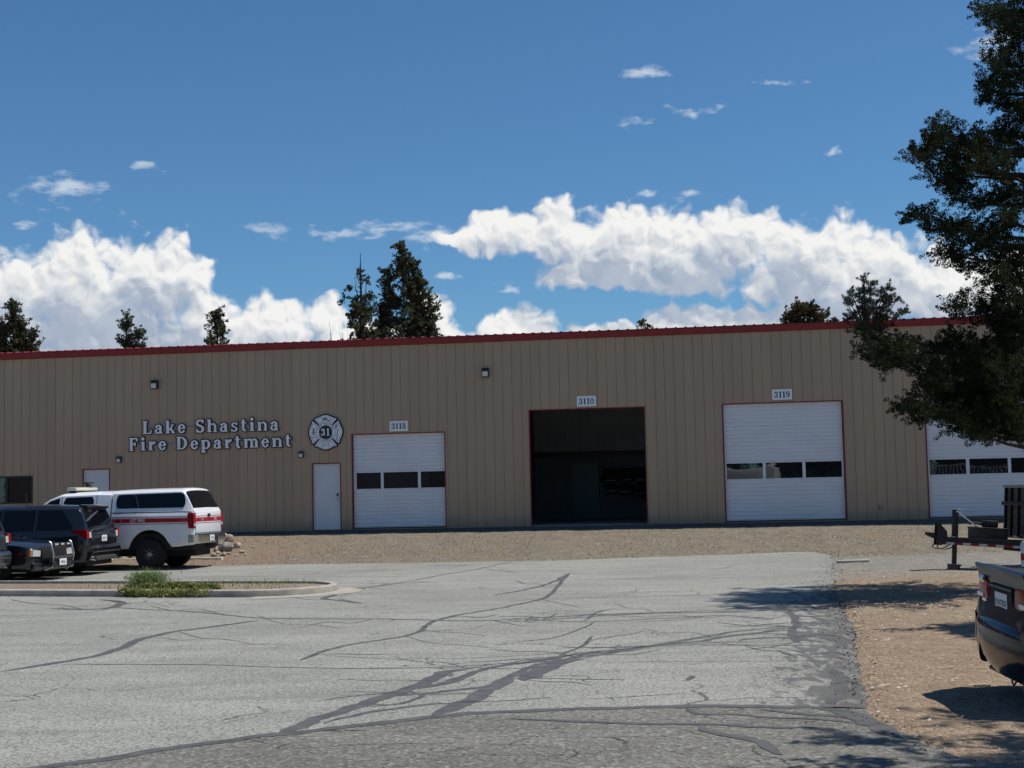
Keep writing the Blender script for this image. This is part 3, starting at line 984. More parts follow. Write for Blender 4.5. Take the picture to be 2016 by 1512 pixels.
# finer side cracks branching off the long ones
br_ = random.Random(12)
for (pts, w) in list(CRACKS):
    if w < 0.05 or len(pts) < 3: continue
    for _ in range(max(1, len(pts) - 2)):
        i = br_.randrange(len(pts) - 1)
        f = br_.random()
        x = pts[i][0] + (pts[i + 1][0] - pts[i][0]) * f
        y = pts[i][1] + (pts[i + 1][1] - pts[i][1]) * f
        if not (40 < x < 1600 and 1110 < y < 1385): continue
        k = (y - 960) / 300.0
        dx, dy = br_.choice((-1, 1)) * br_.uniform(70, 190) * k, br_.uniform(-26, 26) * k
        q = [(x, y), (x + dx * 0.3, y + dy * 0.5 + br_.uniform(-3, 3)), (x + dx * 0.65, y + dy * 0.6 + br_.uniform(-4, 4)), (x + dx, y + dy)]
        if min(p[1] for p in q) < 1112 or max(p[0] for p in q) > 1640: continue
        CRACKS.append((q, br_.uniform(0.014, 0.04)))

for i, (pts, w) in enumerate(CRACKS):
    rb = ribbon(pts, w, 0.0014 + 0.0003 * (i % 6), i)
    o = rb.build('crack_seal', M_TAR, lot)
    if o.data.polygons and sum(p.normal.z for p in o.data.polygons) < 0: o.data.flip_normals()

# ------------------------------------------------------------------ kerbed island
ax0, ax1 = G(0, 1174), G(480, 1176)
ISL_D = (ax1 - ax0).normalized()
ISL_N = Vector((-ISL_D.y, ISL_D.x, 0))          # towards the building
ISL_W = 2.75
ISL_O = ax0 - ISL_D * 9.0
ISL_L = 9.0 + (G(600, 1172) - ax0).dot(ISL_D) - 1.24


def island_ring(inset, z, n=22):
    """outline of the island, inset from the kerb face"""
    r = ISL_W / 2 - inset
    out = []
    c = ISL_O + ISL_D * ISL_L + ISL_N * ISL_W / 2
    out.append(ISL_O + ISL_N * inset)
    for k in range(n + 1):
        a = -math.pi / 2 + math.pi * k / n
        out.append(c + ISL_D * math.cos(a) * r + ISL_N * math.sin(a) * r)
    out.append(ISL_O + ISL_N * (ISL_W - inset))
    return [Vector((p.x, p.y, z)) for p in out]


def ring_strip(rings, name, m, parent=None, smooth=40):
    mbx = MB()
    vs, fs = [], []
    n = len(rings[0])
    for rg in rings: vs += rg
    for j in range(len(rings) - 1):
        for i in range(n - 1):
            fs.append((j * n + i, j * n + i + 1, (j + 1) * n + i + 1, (j + 1) * n + i))
    mbx.add(vs, fs)
    return mbx.build(name, m, parent, smooth)


isl = empty('traffic_island', ISL_O)
tag(isl, 'low traffic island with rounded concrete kerb, weeds and bare soil', 'island')


def kid(o, parent):
    o.parent = parent
    o.matrix_parent_inverse = parent.matrix_world.inverted() if parent.matrix_world != Matrix() else Matrix()
    return o


bpy.context.view_layer.update()
M_KFACE = mat('shaded_kerb_face', (0.20, 0.185, 0.165), 0.9, col2=(0.33, 0.305, 0.26), vscale=2.5, bump=0.5, bscale=50)  # kerb concrete in a darker tone: shade on the upright face painted in
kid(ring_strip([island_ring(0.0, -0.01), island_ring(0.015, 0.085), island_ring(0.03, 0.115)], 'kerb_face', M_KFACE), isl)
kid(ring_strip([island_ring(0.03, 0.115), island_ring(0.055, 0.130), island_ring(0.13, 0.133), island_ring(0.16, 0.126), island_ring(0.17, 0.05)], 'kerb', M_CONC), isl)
soil = island_ring(0.165, 0.08, 22)
mbs = MB()
nsoil = len(soil)
ctr = [(soil[i] + soil[nsoil - 1 - i]) / 2 + Vector((0, 0, 0.06)) for i in range(nsoil // 2)]
mbs.add(soil[:nsoil // 2] + ctr + soil[nsoil // 2:][::-1], [(i, i + 1, nsoil // 2 + i + 1, nsoil // 2 + i) for i in range(nsoil // 2 - 1)] + [(nsoil // 2 + i, nsoil // 2 + i + 1, nsoil + i + 1, nsoil + i) for i in range(nsoil // 2 - 1)])
kid(mbs.build('soil', M_GRAVEL, None, 60), isl)
# concrete apron poured round the nose of the island
c = ISL_O + ISL_D * (ISL_L + 0.15) + ISL_N * (ISL_W / 2 - 0.05)
ap = []
for k in range(15):
    a = -1.35 + 2.2 * k / 14
    rr = ISL_W / 2 + 0.40 + 0.05 * math.sin(k * 1.7)
    ap.append((c.x + (ISL_D.x * math.cos(a) + ISL_N.x * math.sin(a)) * rr * (1.0 if k < 12 else 0.9), c.y + (ISL_D.y * math.cos(a) + ISL_N.y * math.sin(a)) * rr))
ap.append(tuple(c.xy))
kid(sheet('apron', ap, 0.006, M_CONC), isl)
# pale concrete kerbs of the planting bed behind the parked vehicles
M_PALE = mat('pale_kerb', (0.50, 0.46, 0.38), 0.9, var=0.14, vscale=6, bump=0.4, bscale=50)


def kerb_run(a, b, w, h, name, label, parts=5):
    root = empty(name, a)
    bpy.context.view_layer.update()
    d = (b - a); L = d.length; d.normalize(); nn = Vector((-d.y, d.x, 0))
    for i in range(parts):
        q = MB()
        p0, p1 = a + d * (L * i / parts + 0.008), a + d * (L * (i + 1) / parts - 0.008)
        M_ = Matrix(((d.x, nn.x, 0, p0.x), (d.y, nn.y, 0, p0.y), (0, 0, 1, min(p0.z, p1.z)), (0, 0, 0, 1)))
        q.bbox(0, (p1 - p0).length, 0, w, -0.25, h, 0.02, M=M_)
        kid(q.build('kerb_block', M_PALE, None, 40), root)
    tag(root, label, 'kerb')
    return root


def on_bank(px, py):
    """where a line of sight meets the bank"""
    z = 0.0
    for _ in range(30):
        p = G(px, py, z)
        z = 0.6 * z + 0.4 * slope_height(p.x, p.y)
    p = G(px, py, z)
    return p


kerb_run(on_bank(-60, 1112), on_bank(437, 1103), 0.16, 0.09, 'bed_kerb', 'pale concrete kerb running behind the white truck to the rocks', 7)

# ------------------------------------------------------------------ the fire station
M_WALL = [mat('tan_siding_%s' % k, tuple(x * f for x in (0.430, 0.306, 0.198)), 0.5, var=0.045, vscale=1.3, streak=(1.6, 1, 0.16)) for k, f in (('one', 1.0), ('two', 0.975), ('three', 1.02))]
for m in M_WALL:                     # soil splashed up the foot of the wall
    n = NT(m.node_tree); p = m.node_tree.nodes['Principled BSDF']
    src = p.inputs['Base Color'].links[0].from_socket
    tcn = n.new('ShaderNodeTexCoord'); sp = n.new('ShaderNodeSeparateXYZ'); n.put(sp.inputs[0], tcn.outputs['Object'])
    foot = n.math('SUBTRACT', 1.0, n.ramp(n.math('ADD', sp.outputs[2], n.math('MULTIPLY', n.noise(tcn.outputs['Object'], 2.3, 5, 0.65), 0.7)), 0.30, 0.85))
    n.put(p.inputs['Base Color'], n.mix(n.math('MULTIPLY', foot, 0.5), src, (0.20, 0.165, 0.125)))
M_RED = mat('red_trim', (0.215, 0.010, 0.022), 0.42, var=0.15, vscale=1.5)
M_ROOF = mat('red_roof_sheet', (0.30, 0.025, 0.035), 0.5, var=0.1)
M_WHITE = mat('white_door_paint', (0.76, 0.76, 0.78), 0.45, var=0.03, vscale=1.2)
M_DOOR = mat('grey_white_door', (0.66, 0.68, 0.70), 0.45, var=0.03, vscale=2.0)
M_SLAB = mat('slab_concrete', (0.10, 0.10, 0.10), 0.85, var=0.15, vscale=2.0, bump=0.3)
M_STEEL = mat('brushed_steel', (0.62, 0.62, 0.60), 0.32, 1.0)
M_BLACK = mat('black_metal', (0.018, 0.018, 0.02), 0.45)
M_BRONZE = mat('dark_bronze', (0.028, 0.022, 0.018), 0.5)
M_LINER = mat('liner_panel', (0.46, 0.47, 0.48), 0.6, var=0.1, vscale=1.0)
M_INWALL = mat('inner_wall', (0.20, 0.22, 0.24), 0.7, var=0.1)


def glass_material(name, wav):
    m = bpy.data.materials.new(name); m.use_nodes = True
    n = NT(m.node_tree); p = m.node_tree.nodes['Principled BSDF']
    p.inputs['Base Color'].default_value = (0.012, 0.014, 0.016, 1)
    p.inputs['Roughness'].default_value = 0.015
    p.inputs['Specular IOR Level'].default_value = 0.9
    p.inputs['IOR'].default_value = 1.6
    tcn = n.new('ShaderNodeTexCoord')
    b = n.new('ShaderNodeBump'); b.inputs['Strength'].default_value = 0.12; b.inputs['Distance'].default_value = wav
    n.put(b.inputs['Height'], n.noise(n.vec('MULTIPLY', tcn.outputs['Object'], (1.0, 1, 2.0)), 1.6, 1.5, 0.4))
    n.put(p.inputs['Normal'], b.outputs[0])
    return m


M_GLASS = glass_material('window_glass', 0.008)

WALL_H = 5.935
EAVE_T = 6.148
st = empty('fire_station', matrix=WALL_M)
tag(st, 'long tan metal fire station with red eave trim and roll-up bay doors', 'building')

d4u, _ = wall_uz(1822.5, 860)
LDu0, LDz = wall_uz(162.5, 926); LDu1, _ = wall_uz(220.5, 924)
WU1, WZ1 = wall_uz(67.5, 933.5); _, WZ0 = wall_uz(67.5, 991)
BAYS = [('3118', -5.296, -2.246, 3.05), ('3110', 0.545, 4.205, 3.665), ('3119', 6.671, 10.331, 3.675), ('bay4', d4u + 0.03, d4u + 3.69, 3.675)]
PDOORS = [(-6.629, -5.719, 2.133), (LDu0 + 0.03, LDu0 + 0.94, 2.133)]
WIN = (WU1 - 1.76, WU1 - 0.05, WZ0, WZ1 - 0.05)
OPEN = [(a, b, 0.0, h) for (_, a, b, h) in BAYS] + [(a, b, 0.0, h) for (a, b, h) in PDOORS] + [WIN]
U0, U1 = -27.432, 25.6


def rib_y(u):
    """depth of the sheet at distance u: flat pans with a narrow groove every foot and a faint crown"""
    t = ((u - U0) % 0.3048) / 0.3048
    g = min(t, 1 - t) * 0.3048
    if g < 0.007: return 0.014
    if g < 0.016: return 0.014 * (0.016 - g) / 0.009
    return -0.003 * math.sin((t - 0.07) / 0.86 * math.pi)


def rib_us(a, b):
    us = {a, b}
    k0 = int((a - U0) / 0.3048) - 1
    k1 = int((b - U0) / 0.3048) + 1
    for k in range(k0, k1 + 1):
        c = U0 + k * 0.3048
        for o in (-0.016, -0.007, 0.007, 0.016, 0.152):
            if a + 1e-4 < c + o < b - 1e-4: us.add(c + o)
    return sorted(us)


PAN = 0.9144
k = 0
u = U0
while u < U1 - 0.01:
    a, b = u, min(u + PAN, U1)
    cuts = sorted({a, b} | {x for o in OPEN for x in o[:2] if a < x < b})
    for c0, c1 in zip(cuts, cuts[1:]):
        mid = (c0 + c1) / 2
        holes = sorted([(o[2], o[3]) for o in OPEN if o[0] < mid < o[1]])
        zs, z = [], -0.02
        for h0, h1 in holes:
            if h0 > z + 0.01: zs.append((z, h0))
            z = h1
        zs.append((z, WALL_H + 0.05))
        us = rib_us(c0, c1)
        for z0, z1 in zs:
            vs = [(x, rib_y(x), zz) for x in us for zz in (z0, z1)]
            if (c1 - c0) * (z1 - z0) > 1e-3:
                MB().add(vs, [(2 * i, 2 * i + 2, 2 * i + 3, 2 * i + 1) for i in range(len(us) - 1)]).build('wall_panel', M_WALL[(k * 7 + k // 3) % 3], st)
    u += PAN
    k += 1

# other walls, floor, foundation, roof
mb = MB()
mb.box(U0 + 0.03, U1 - 0.03, 16.0, 16.2, -0.02, WALL_H)
mb.box(U0 - 0.0, U0 + 0.03, 0.03, 16.2, -0.02, WALL_H)
mb.box(U1 - 0.03, U1, 0.03, 16.2, -0.02, WALL_H)
mb.build('rear_and_end_wall', M_WALL[0], st)
MB().box(U0 + 0.05, U1 - 0.05, -0.035, 16.1, -0.75, -0.03).build('foundation_slab', M_SLAB, st)
M_FLOOR = mat('shop_floor', (0.30, 0.30, 0.30), 0.6, var=0.15)
MB().box(U0 + 0.1, U1 - 0.1, 0.04, 15.9, -0.028, -0.004).build('shop_floor', M_FLOOR, st)
# roof sheet with ribs; the rib ends show along the eave
mb = MB()
xs = []
x = U0 - 0.15
while x < U1 + 0.15:
    xs += [(x, 0), (x + 0.215, 0), (x + 0.235, 0.024), (x + 0.275, 0.024), (x + 0.295, 0)]
    x += 0.3048
vs = []
for (x, h) in xs:
    for (yy, zz) in ((-0.14, EAVE_T), (8.1, EAVE_T + 0.69), (16.35, EAVE_T)):
        vs.append((x, yy, zz + h))
mb.add(vs, [(3 * i + j, 3 * i + 3 + j, 3 * i + 4 + j, 3 * i + 1 + j) for i in range(len(xs) - 1) for j in (0, 1)])
mb.build('roof', M_ROOF, st)
# eave gutter / fascia, in 6 m lengths like the real trim
u = U0 - 0.12
while u < U1:
    b = min(u + 6.1, U1 + 0.12)
    prof = [(0.0, WALL_H - 0.005), (-0.055, WALL_H - 0.005), (-0.075, WALL_H + 0.03), (-0.135, EAVE_T - 0.045), (-0.15, EAVE_T - 0.03), (-0.15, EAVE_T - 0.008), (-0.02, EAVE_T - 0.006), (0.0, EAVE_T - 0.02)]
    MB().prism([(p[0], p[1]) for p in prof], u + 0.003, b - 0.003, 'x').build('eave_gutter', M_RED, st)
    u = b
# inner ceiling of the bay and its side walls
MB().box(0.0, 5.6, 0.10, 9.2, 5.55, 5.60).build('bay_ceiling', M_LINER, st)
MB().box(-0.6, -0.5, 0.06, 9.2, 0, 5.55).box(6.2, 6.3, 0.06, 9.2, 0, 5.55).build('bay_side_wall', M_INWALL, st)
for k in range(23):
    a = -0.5 + k * 0.3048
    MB().box(a, a + 0.295, 9.0, 9.04, 2.55, 5.55).build('liner_panel', M_LINER, st)
MB().box(-0.5, 6.5, 9.08, 9.15, 0, 5.55).build('bay_back_wall', M_INWALL, st)
MB().box(-0.45, 6.18, 8.84, 9.0, 2.36, 2.56).build('ledger_beam', M_BLACK, st)
M_TEAL = mat('teal_grey_door', (0.16, 0.22, 0.25), 0.5)
idr = MB().bbox(0.95, 1.90, 8.93, 8.99, 0.0, 2.12, 0.006).build('inner_door', M_TEAL, st)
MB().box(0.87, 0.95, 8.90, 9.0, 0.0, 2.2).box(1.90, 1.98, 8.90, 9.0, 0.0, 2.2).box(0.95, 1.90, 8.90, 9.0, 2.12, 2.2).build('door_frame', M_INWALL, idr)


def bay_frame(a, b, h, name='door_frame'):
    """red trim round an opening, with jambs running into the wall"""
    f = empty(name); f.parent = st
    t = 0.055
    MB().box(a - 0.03, a, -0.014, 0.20, -0.02, h + 0.03).build('jamb', M_RED, f)
    MB().box(b, b + 0.03, -0.014, 0.20, -0.02, h + 0.03).build('jamb', M_RED, f)
    MB().box(a, b, -0.013, 0.20, h, h + 0.03).build('head_trim', M_RED, f)
    return f


def slat_profile(z0, z1, n):
    """section skin: shallow horizontal grooves"""
    pr = []
    hgt = (z1 - z0) / n
    for i in range(n):
        a = z0 + i * hgt
        d = 0.020
        pr += [(d, a), (d, a + 0.016), (0.0, a + 0.034), (0.0, a + hgt - 0.006)]
    pr.append((0.020, z1))
    return pr


def bay_door(a, b, h, zw0, zw1, panes, label):
    """sectional door: ribbed sections and one glazed section"""
    d = empty('bay_door'); d.parent = st
    d['label'] = label
    y = 0.085
    edges = [0.035]
    n_lo = max(2, round(zw0 / 0.53)); n_hi = max(2, round((h - zw1) / 0.53))
    lo = [0.035 + (zw0 - 0.035) * i / n_lo for i in range(n_lo + 1)]
    hi = [zw1 + (h - zw1 + 0.02) * i / n_hi for i in range(n_hi + 1)]
    for z0, z1 in list(zip(lo, lo[1:])) + list(zip(hi, hi[1:])):
        pr = slat_profile(z0, z1, 5)
        vs = [(x, y + dd, zz) for (dd, zz) in pr for x in (a + 0.012, b - 0.012)]
        mbd = MB().add(vs, [(2 * i, 2 * i + 1, 2 * i + 3, 2 * i + 2) for i in range(len(pr) - 1)])
        mbd.box(a + 0.012, b - 0.012, y + 0.023, y + 0.05, z0, z1)
        mbd.build('door_section', M_WHITE, d)
    r = 0.052
    fr = MB()
    fr.box(a + 0.012, b - 0.012, y - 0.004, y + 0.045, zw0 + 0.002, zw0 + 0.04)
    fr.box(a + 0.012, b - 0.012, y - 0.004, y + 0.045, zw1 - 0.045, zw1 - 0.002)
    xs = [a + 0.012]
    for (p0, p1) in panes: xs += [p0, p1]
    xs.append(b - 0.012)
    for i in range(0, len(xs), 2):
        if xs[i + 1] - xs[i] > 0.004: fr.box(xs[i], xs[i + 1], y - 0.002, y + 0.045, zw0 + 0.04, zw1 - 0.045)
    fr.build('glazed_section', M_WHITE, d)
    for (p0, p1) in panes:
        o = MB().box(-(p1 - p0) / 2, (p1 - p0) / 2, 0, 0.008, 0, zw1 - zw0 - 0.085).build('pane', M_GLASS, d)
        o.location = ((p0 + p1) / 2, y + 0.02, zw0 + 0.04)
        o.rotation_euler = (R(rnd.uniform(-0.12, 0.12)), 0, R(rnd.uniform(-0.1, 0.1)))
    MB().bbox(a + 0.02, b - 0.02, y + 0.0, y + 0.05, 0.0, 0.034, 0.006).build('bottom_seal', M_BLACK, d)


def px_u(px, py): return wall_uz(px, py, -0.09)[0]
def px_z(px, py): return wall_uz(px, py, -0.09)[1]


for nm, a, b, h in BAYS:
    bay_frame(a, b, h)
bay_door(*BAYS[0][1:], px_z(790, 963.5), px_z(790, 926.5), [(px_u(702, 945), px_u(750, 945)), (px_u(755.2, 945), px_u(823, 945)), (px_u(828.6, 945), BAYS[0][2] - 0.02)], 'lowest white bay door with three window panes')
bay_door(*BAYS[2][1:], px_z(1540, 944), px_z(1540, 907.5), [(px_u(1430.5, 925), px_u(1502, 925)), (px_u(1507.4, 925), px_u(1580, 925)), (px_u(1586, 925), px_u(1657.5, 925))], 'tall white bay door with three window panes')
b4 = BAYS[3]
bay_door(*b4[1:], px_z(1865, 936.5), px_z(1865, 901.5), [(b4[1] + 0.06, px_u(1902, 915)), (px_u(1908.5, 915), px_u(1984.5, 915)), (px_u(1990.5, 915), b4[2] - 0.06)], 'white bay door partly hidden by the tree')
# raised door of the open bay, seen edge-on under the ceiling
MB().box(0.56, 4.19, 0.35, 3.9, 3.95, 4.0).build('raised_door', M_LINER, st)

for i, (a, b, h) in enumerate(PDOORS):
    bay_frame(a, b, h)
    d = MB().bbox(a + 0.05, b - 0.05, 0.05, 0.095, 0.015, h - 0.04, 0.004).build('door', M_DOOR, st)
    MB().box(a + 0.004, a + 0.048, 0.03, 0.11, 0.0, h - 0.003).box(b - 0.048, b - 0.004, 0.03, 0.11, 0.0, h - 0.003).box(a + 0.048, b - 0.048, 0.03, 0.11, h - 0.038, h - 0.003).build('stop', M_DOOR, d)
    kb = MB().lathe([(0.0, -0.03), (0.03, -0.025), (0.034, -0.01), (0.022, 0.0), (0.014, 0.012), (0.03, 0.03), (0.032, 0.045), (0.02, 0.062), (0, 0.064)], 14, 'y', Matrix.Translation((b - 0.105, -0.015, 0.98)) @ Matrix.Rotation(math.pi, 4, 'Z'))
    kb.build('handle', M_STEEL, d, 50)
    MB().bbox(b - 0.135, b - 0.075, 0.030, 0.05, 1.08, 1.17, 0.008).build('keypad', M_BLACK, d)
    MB().box(a + 0.02, b - 0.02, 0.01, 0.14, 0.0, 0.014).build('sill', M_STEEL, d)

wa, wb, wz0, wz1 = WIN
wf = empty('window'); wf.parent = st
fr = MB()
fr.box(wa, wa + 0.05, -0.02, 0.10, wz0, wz1).box(wb - 0.05, wb, -0.02, 0.10, wz0, wz1).box(wa + 0.05, wb - 0.05, -0.02, 0.10, wz1 - 0.05, wz1).box(wa + 0.05, wb - 0.05, -0.02, 0.10, wz0, wz0 + 0.05)
wm = px_u(16, 950)
fr.box(wm - 0.03, wm + 0.03, -0.015, 0.09, wz0 + 0.05, wz1 - 0.05)
fr.build('window_frame', M_BRONZE, wf)
for p0, p1 in ((wa + 0.05, wm - 0.03), (wm + 0.03, wb - 0.05)):
    MB().box(p0, p1, 0.04, 0.048, wz0 + 0.05, wz1 - 0.05).build('pane', M_GLASS, wf)
M_CARD = mat('cardboard', (0.30, 0.21, 0.125), 0.85, var=0.12, vscale=3)

# ------------------------------------------------------------------ signs and lamps on the facade
M_SIGNW = mat('sign_white', (0.88, 0.87, 0.87), 0.5, var=0.04, vscale=3)
M_SIGNB = mat('sign_black', (0.012, 0.012, 0.016), 0.5)
M_NAVY = mat('sign_navy', (0.010, 0.016, 0.035), 0.5)
M_SIGNG = mat('sign_grey', (0.22, 0.24, 0.29), 0.5)


def on_wall(name, u, z, out):
    """an Empty on the facade: x along the wall, y into it, z up"""
    return empty(name, matrix=WALL_M @ Matrix.Translation((u, -out, z)))


def serif_sign(text, pl, pr, capz, label):
    (u0, z0), (u1, z1) = wall_uz(*pl), wall_uz(*pr)
    z = (z0 + z1) / 2
    cap = 0.425
    w0 = serif_width(text, cap, 0.0)
    track = (u1 - u0 - w0) / (len(text) - 1)
    root = on_wall('sign_lettering', u0, z, 0.05)
    tag(root, label, 'sign')
    x = 0.0
    for ch in text:
        if ch != ' ':
            b = link('letter', glyph_mesh(ch, cap, 0.028, 0.085, M_SIGNB), None, root, (x, 0, 0))
            f = link('letter_face', glyph_mesh(ch, cap, 0.010, 0.0, M_SIGNW), None, b, (0, -0.0095, 0))
            x += GLYPHS[ch].w * cap + track
        else:
            x += 0.42 * cap + track
    MB().box(0.10, u1 - u0 + (0.12 if text[0] == 'F' else -0.05), 0.030, 0.046, 0.20, 0.235).build('mounting_rail', M_SIGNG, root)
    return root


serif_sign('Lake Shastina', (281.5, 856), (550, 846.3), 0, 'white slab serif letters reading Lake Shastina on tan wall')
serif_sign('Fire Department', (254.5, 888.8), (575, 878.6), 0, 'white slab serif letters reading Fire Department on tan wall')

# round firefighter emblem
eu, ez = wall_uz(642, 851)
RE = 0.565
em = on_wall('emblem_sign', eu, ez, 0.045)
tag(em, 'round white and black emblem sign numbered 31', 'emblem sign')
NR = 64


def emb_grid():
    a = np.arange(-int(NR * 1.2), int(NR * 1.2) + 1) / NR
    return np.meshgrid(a, a)


EX, EY = emb_grid()


def emb_poly(pts):
    ins = np.zeros(EX.shape, dtype=bool)
    for i in range(len(pts)):
        (x0, y0), (x1, y1) = pts[i], pts[(i + 1) % len(pts)]
        if y0 == y1: continue
        ins ^= ((y0 <= EY) != (y1 <= EY)) & (EX < (x1 - x0) * (EY - y0) / (y1 - y0) + x0)
    return ins


half = [(0, 0.985), (0.10, 0.98), (0.20, 0.95), (0.30, 0.905), (0.40, 0.855), (0.52, 0.81), (0.655, 0.775), (0.60, 0.70), (0.43, 0.50), (0.40, 0.47)]
inner_arc = [(0.56 * math.sin(a), 0.56 * math.cos(a)) for a in (0.72, 0.6, 0.45, 0.3, 0.15)]
lobe_top = half + inner_arc + [(0, 0.56)] + [(-x, y) for (x, y) in (half[1:] + inner_arc)[::-1]]


def turn(pts, k):
    for _ in range(k): pts = [(y, -x) for (x, y) in pts]
    return pts


def emb_part(mask, depth, front, name, m, parent):
    mb = mask_mesh(mask, RE / NR, depth)
    o = (mask.shape[0] - 1) / 2 * RE / NR
    mb.v = [(x - o, y + front, z - o) for (x, y, z) in mb.v]
    return mb.build(name, m, parent)


rr = np.hypot(EX, EY)
lobes = [emb_poly(turn(lobe_top, k)) for k in range(4)]
allm = np.zeros_like(lobes[0])
for l in lobes: allm |= l
back = dilate(allm | (rr < 0.62), 5)
k = (back.shape[0] - EX.shape[0]) // 2
back = back[k:-k, k:-k]
emb_part(back, 0.03, 0.0, 'backing', M_SIGNB, em)


def erode(mask, r):
    k = int(math.ceil(r)); d = dilate(~mask, r)
    return ~d[k:-k, k:-k]


for i, l in enumerate(lobes):
    lp = emb_part(l, 0.010, -0.0095, 'lobe', M_SIGNW, em)
    emb_part(erode(l, 4) & ~erode(l, 5.6), 0.002, -0.0125, 'outline', M_SIGNG, lp)
    # what is drawn on each lobe: helmet, hook and ladder, year, hydrant
    q = np.zeros_like(l)
    if i == 0:
        q = (((EX + 0.03) / 0.15) ** 2 + ((EY - 0.74) / 0.12) ** 2 < 1) & (EY > 0.72) | (((EX + 0.02) / 0.22) ** 2 + ((EY - 0.71) / 0.035) ** 2 < 1) | ((abs(EX - 0.24) < 0.10) & (abs(EY - 0.68) < 0.028))
    elif i == 1:
        q = ((EX - 0.64) / 0.055) ** 2 + ((EY - 0.33) / 0.10) ** 2 < 1
        q |= ((EX - 0.72) / 0.06) ** 2 + ((EY - 0.15) / 0.035) ** 2 < 1
        q |= (abs(EX - 0.70 - (EY + 0.1) * 0.12) < 0.028) & (abs(EY + 0.15) < 0.30)
    elif i == 3:
        q = (((EX + 0.72) ** 2 + (EY - 0.22) ** 2) < 0.05 ** 2) | ((abs(EX + 0.72) < 0.05) & (abs(EY - 0.02) < 0.18)) | ((abs(EX + 0.72) < 0.13) & (abs(EY - 0.0) < 0.03)) | ((abs(EX + 0.70) < 0.12) & (abs(EY + 0.26) < 0.025))
    if q.any(): emb_part(q & l, 0.002, -0.0125, 'drawing', M_SIGNG, lp)
    if i == 2:
        for j, ch in enumerate('1971'):
            link('year_digit', glyph_mesh(ch, 0.095, 0.002, 0, M_SIGNG), None, lp, (-0.145 + j * 0.073, -0.0125, -0.765 * RE - 0.04 + (0.018 if j in (0, 3) else 0)))
emb_part((rr < 0.535) & (rr > 0.38), 0.012, -0.0115, 'ring', M_SIGNW, em)
ringo = emb_part((rr < 0.565) & (rr > 0.535), 0.013, -0.0125, 'ring_line', M_SIGNG, em)
disc = emb_part(rr < 0.395, 0.013, -0.0125, 'disc', M_NAVY, em)
for ch, x in (('3', -0.162), ('1', 0.018)):
    link('numeral', glyph_mesh(ch, 0.235, 0.008, 0.012, M_SIGNW), None, disc, (x, -0.020, -0.115))
for txt, a0, a1, flip in (('LAKE SHASTINA', 155, 25, 1), ('FIRE DEPARTMENT', 205, 335, -1)):
    n = len(txt)
    for j, ch in enumerate(txt):
        if ch == ' ': continue
        a = R(a0 + (a1 - a0) * j / (n - 1))
        o = link('ring_letter', text_mesh(ch, 0.088, M_NAVY), None, em, (0.46 * RE * math.cos(a), -0.0135, 0.46 * RE * math.sin(a)))
        o.rotation_euler = (0, -(a - math.pi / 2) if flip > 0 else -(a + math.pi / 2), 0)

# bay number boards
for txt, px, py, hw, where in (('3118', 785.3, 838.8, 0.305, 'beside the round emblem'), ('3110', 1154.6, 789.8, 0.308, 'above the open bay'), ('3119', 1539.6, 776.6, 0.31, 'above the tall closed bay door')):
    u, z = wall_uz(px, py)
    b = on_wall('number_board', u, z, 0.035)
    tag(b, 'white number board reading %s %s' % (txt, where), 'number board')
    MB().bbox(-hw, hw, 0, 0.018, -0.168, 0.168, 0.008).build('board', M_SIGNW, b)
    w = serif_width(txt, 0.19, 0.012)
    x = -w / 2
    for ch in txt:
        link('numeral', glyph_mesh(ch, 0.19, 0.004, 0.010, M_NAVY), None, b, (x, -0.0035, -0.10))
        x += GLYPHS[ch].w * 0.19 + 0.012

# wall lamps
M_LENS = mat('lamp_lens', (0.66, 0.66, 0.60), 0.25, var=0.05)
M_LAMPB = mat('lamp_bronze', (0.020, 0.017, 0.016), 0.5)
M_LAMPG = mat('lamp_grey', (0.06, 0.058, 0.055), 0.55)
for px, py, s, label, mm in ((306.3, 757.5, 1.0, 'black wall lamp high above the lettering', M_LAMPB), (956.5, 734, 1.0, 'black wall lamp high between the two middle bays', M_LAMPB),
                             (236, 905, 0.72, 'small grey wall lamp above the door behind the white truck', M_LAMPG), (593.7, 895, 0.72, 'small grey wall lamp under the round emblem', M_LAMPG)):
    u, z = wall_uz(px, py)
    l = on_wall('wall_lamp', u, z, 0.0)
    tag(l, label, 'wall lamp')
    w, h, dd = 0.105 * s, 0.145 * s, 0.19 * s
    hood = MB().prism([(0.0, h), (-dd * 0.75, h), (-dd, h * 0.62), (-dd, 0.02), (-dd + 0.012, 0.02), (-dd + 0.012, h * 0.5), (-0.02, h * 0.5), (-0.02, -h), (0.0, -h)], -w, w, 'x')
    hood.build('housing', mm, l)
    MB().box(-w, -w + 0.012, -dd + 0.012, -0.02, -h, h * 0.49).box(w - 0.012, w, -dd + 0.012, -0.02, -h, h * 0.49).box(-w + 0.012, w - 0.012, -dd + 0.012, -0.02, -h, -h + 0.015).build('frame', mm, l)
    MB().bbox(-w + 0.018, w - 0.018, -dd - 0.006, -0.03, -h + 0.02, h * 0.22, 0.006).build('lens', M_LENS, l)
u, z = wall_uz(1735, 998)
bx = on_wall('outlet_box', u, z, 0.0)
tag(bx, 'small tan outlet box low on the wall beside the tall door', 'outlet box')
MB().bbox(-0.06, 0.06, -0.05, 0.0, -0.07, 0.07, 0.008).build('box', M_WALL[1], bx)
MB().bbox(-0.05, 0.05, -0.062, -0.0505, -0.06, 0.06, 0.004).build('cover', M_WALL[0], bx)

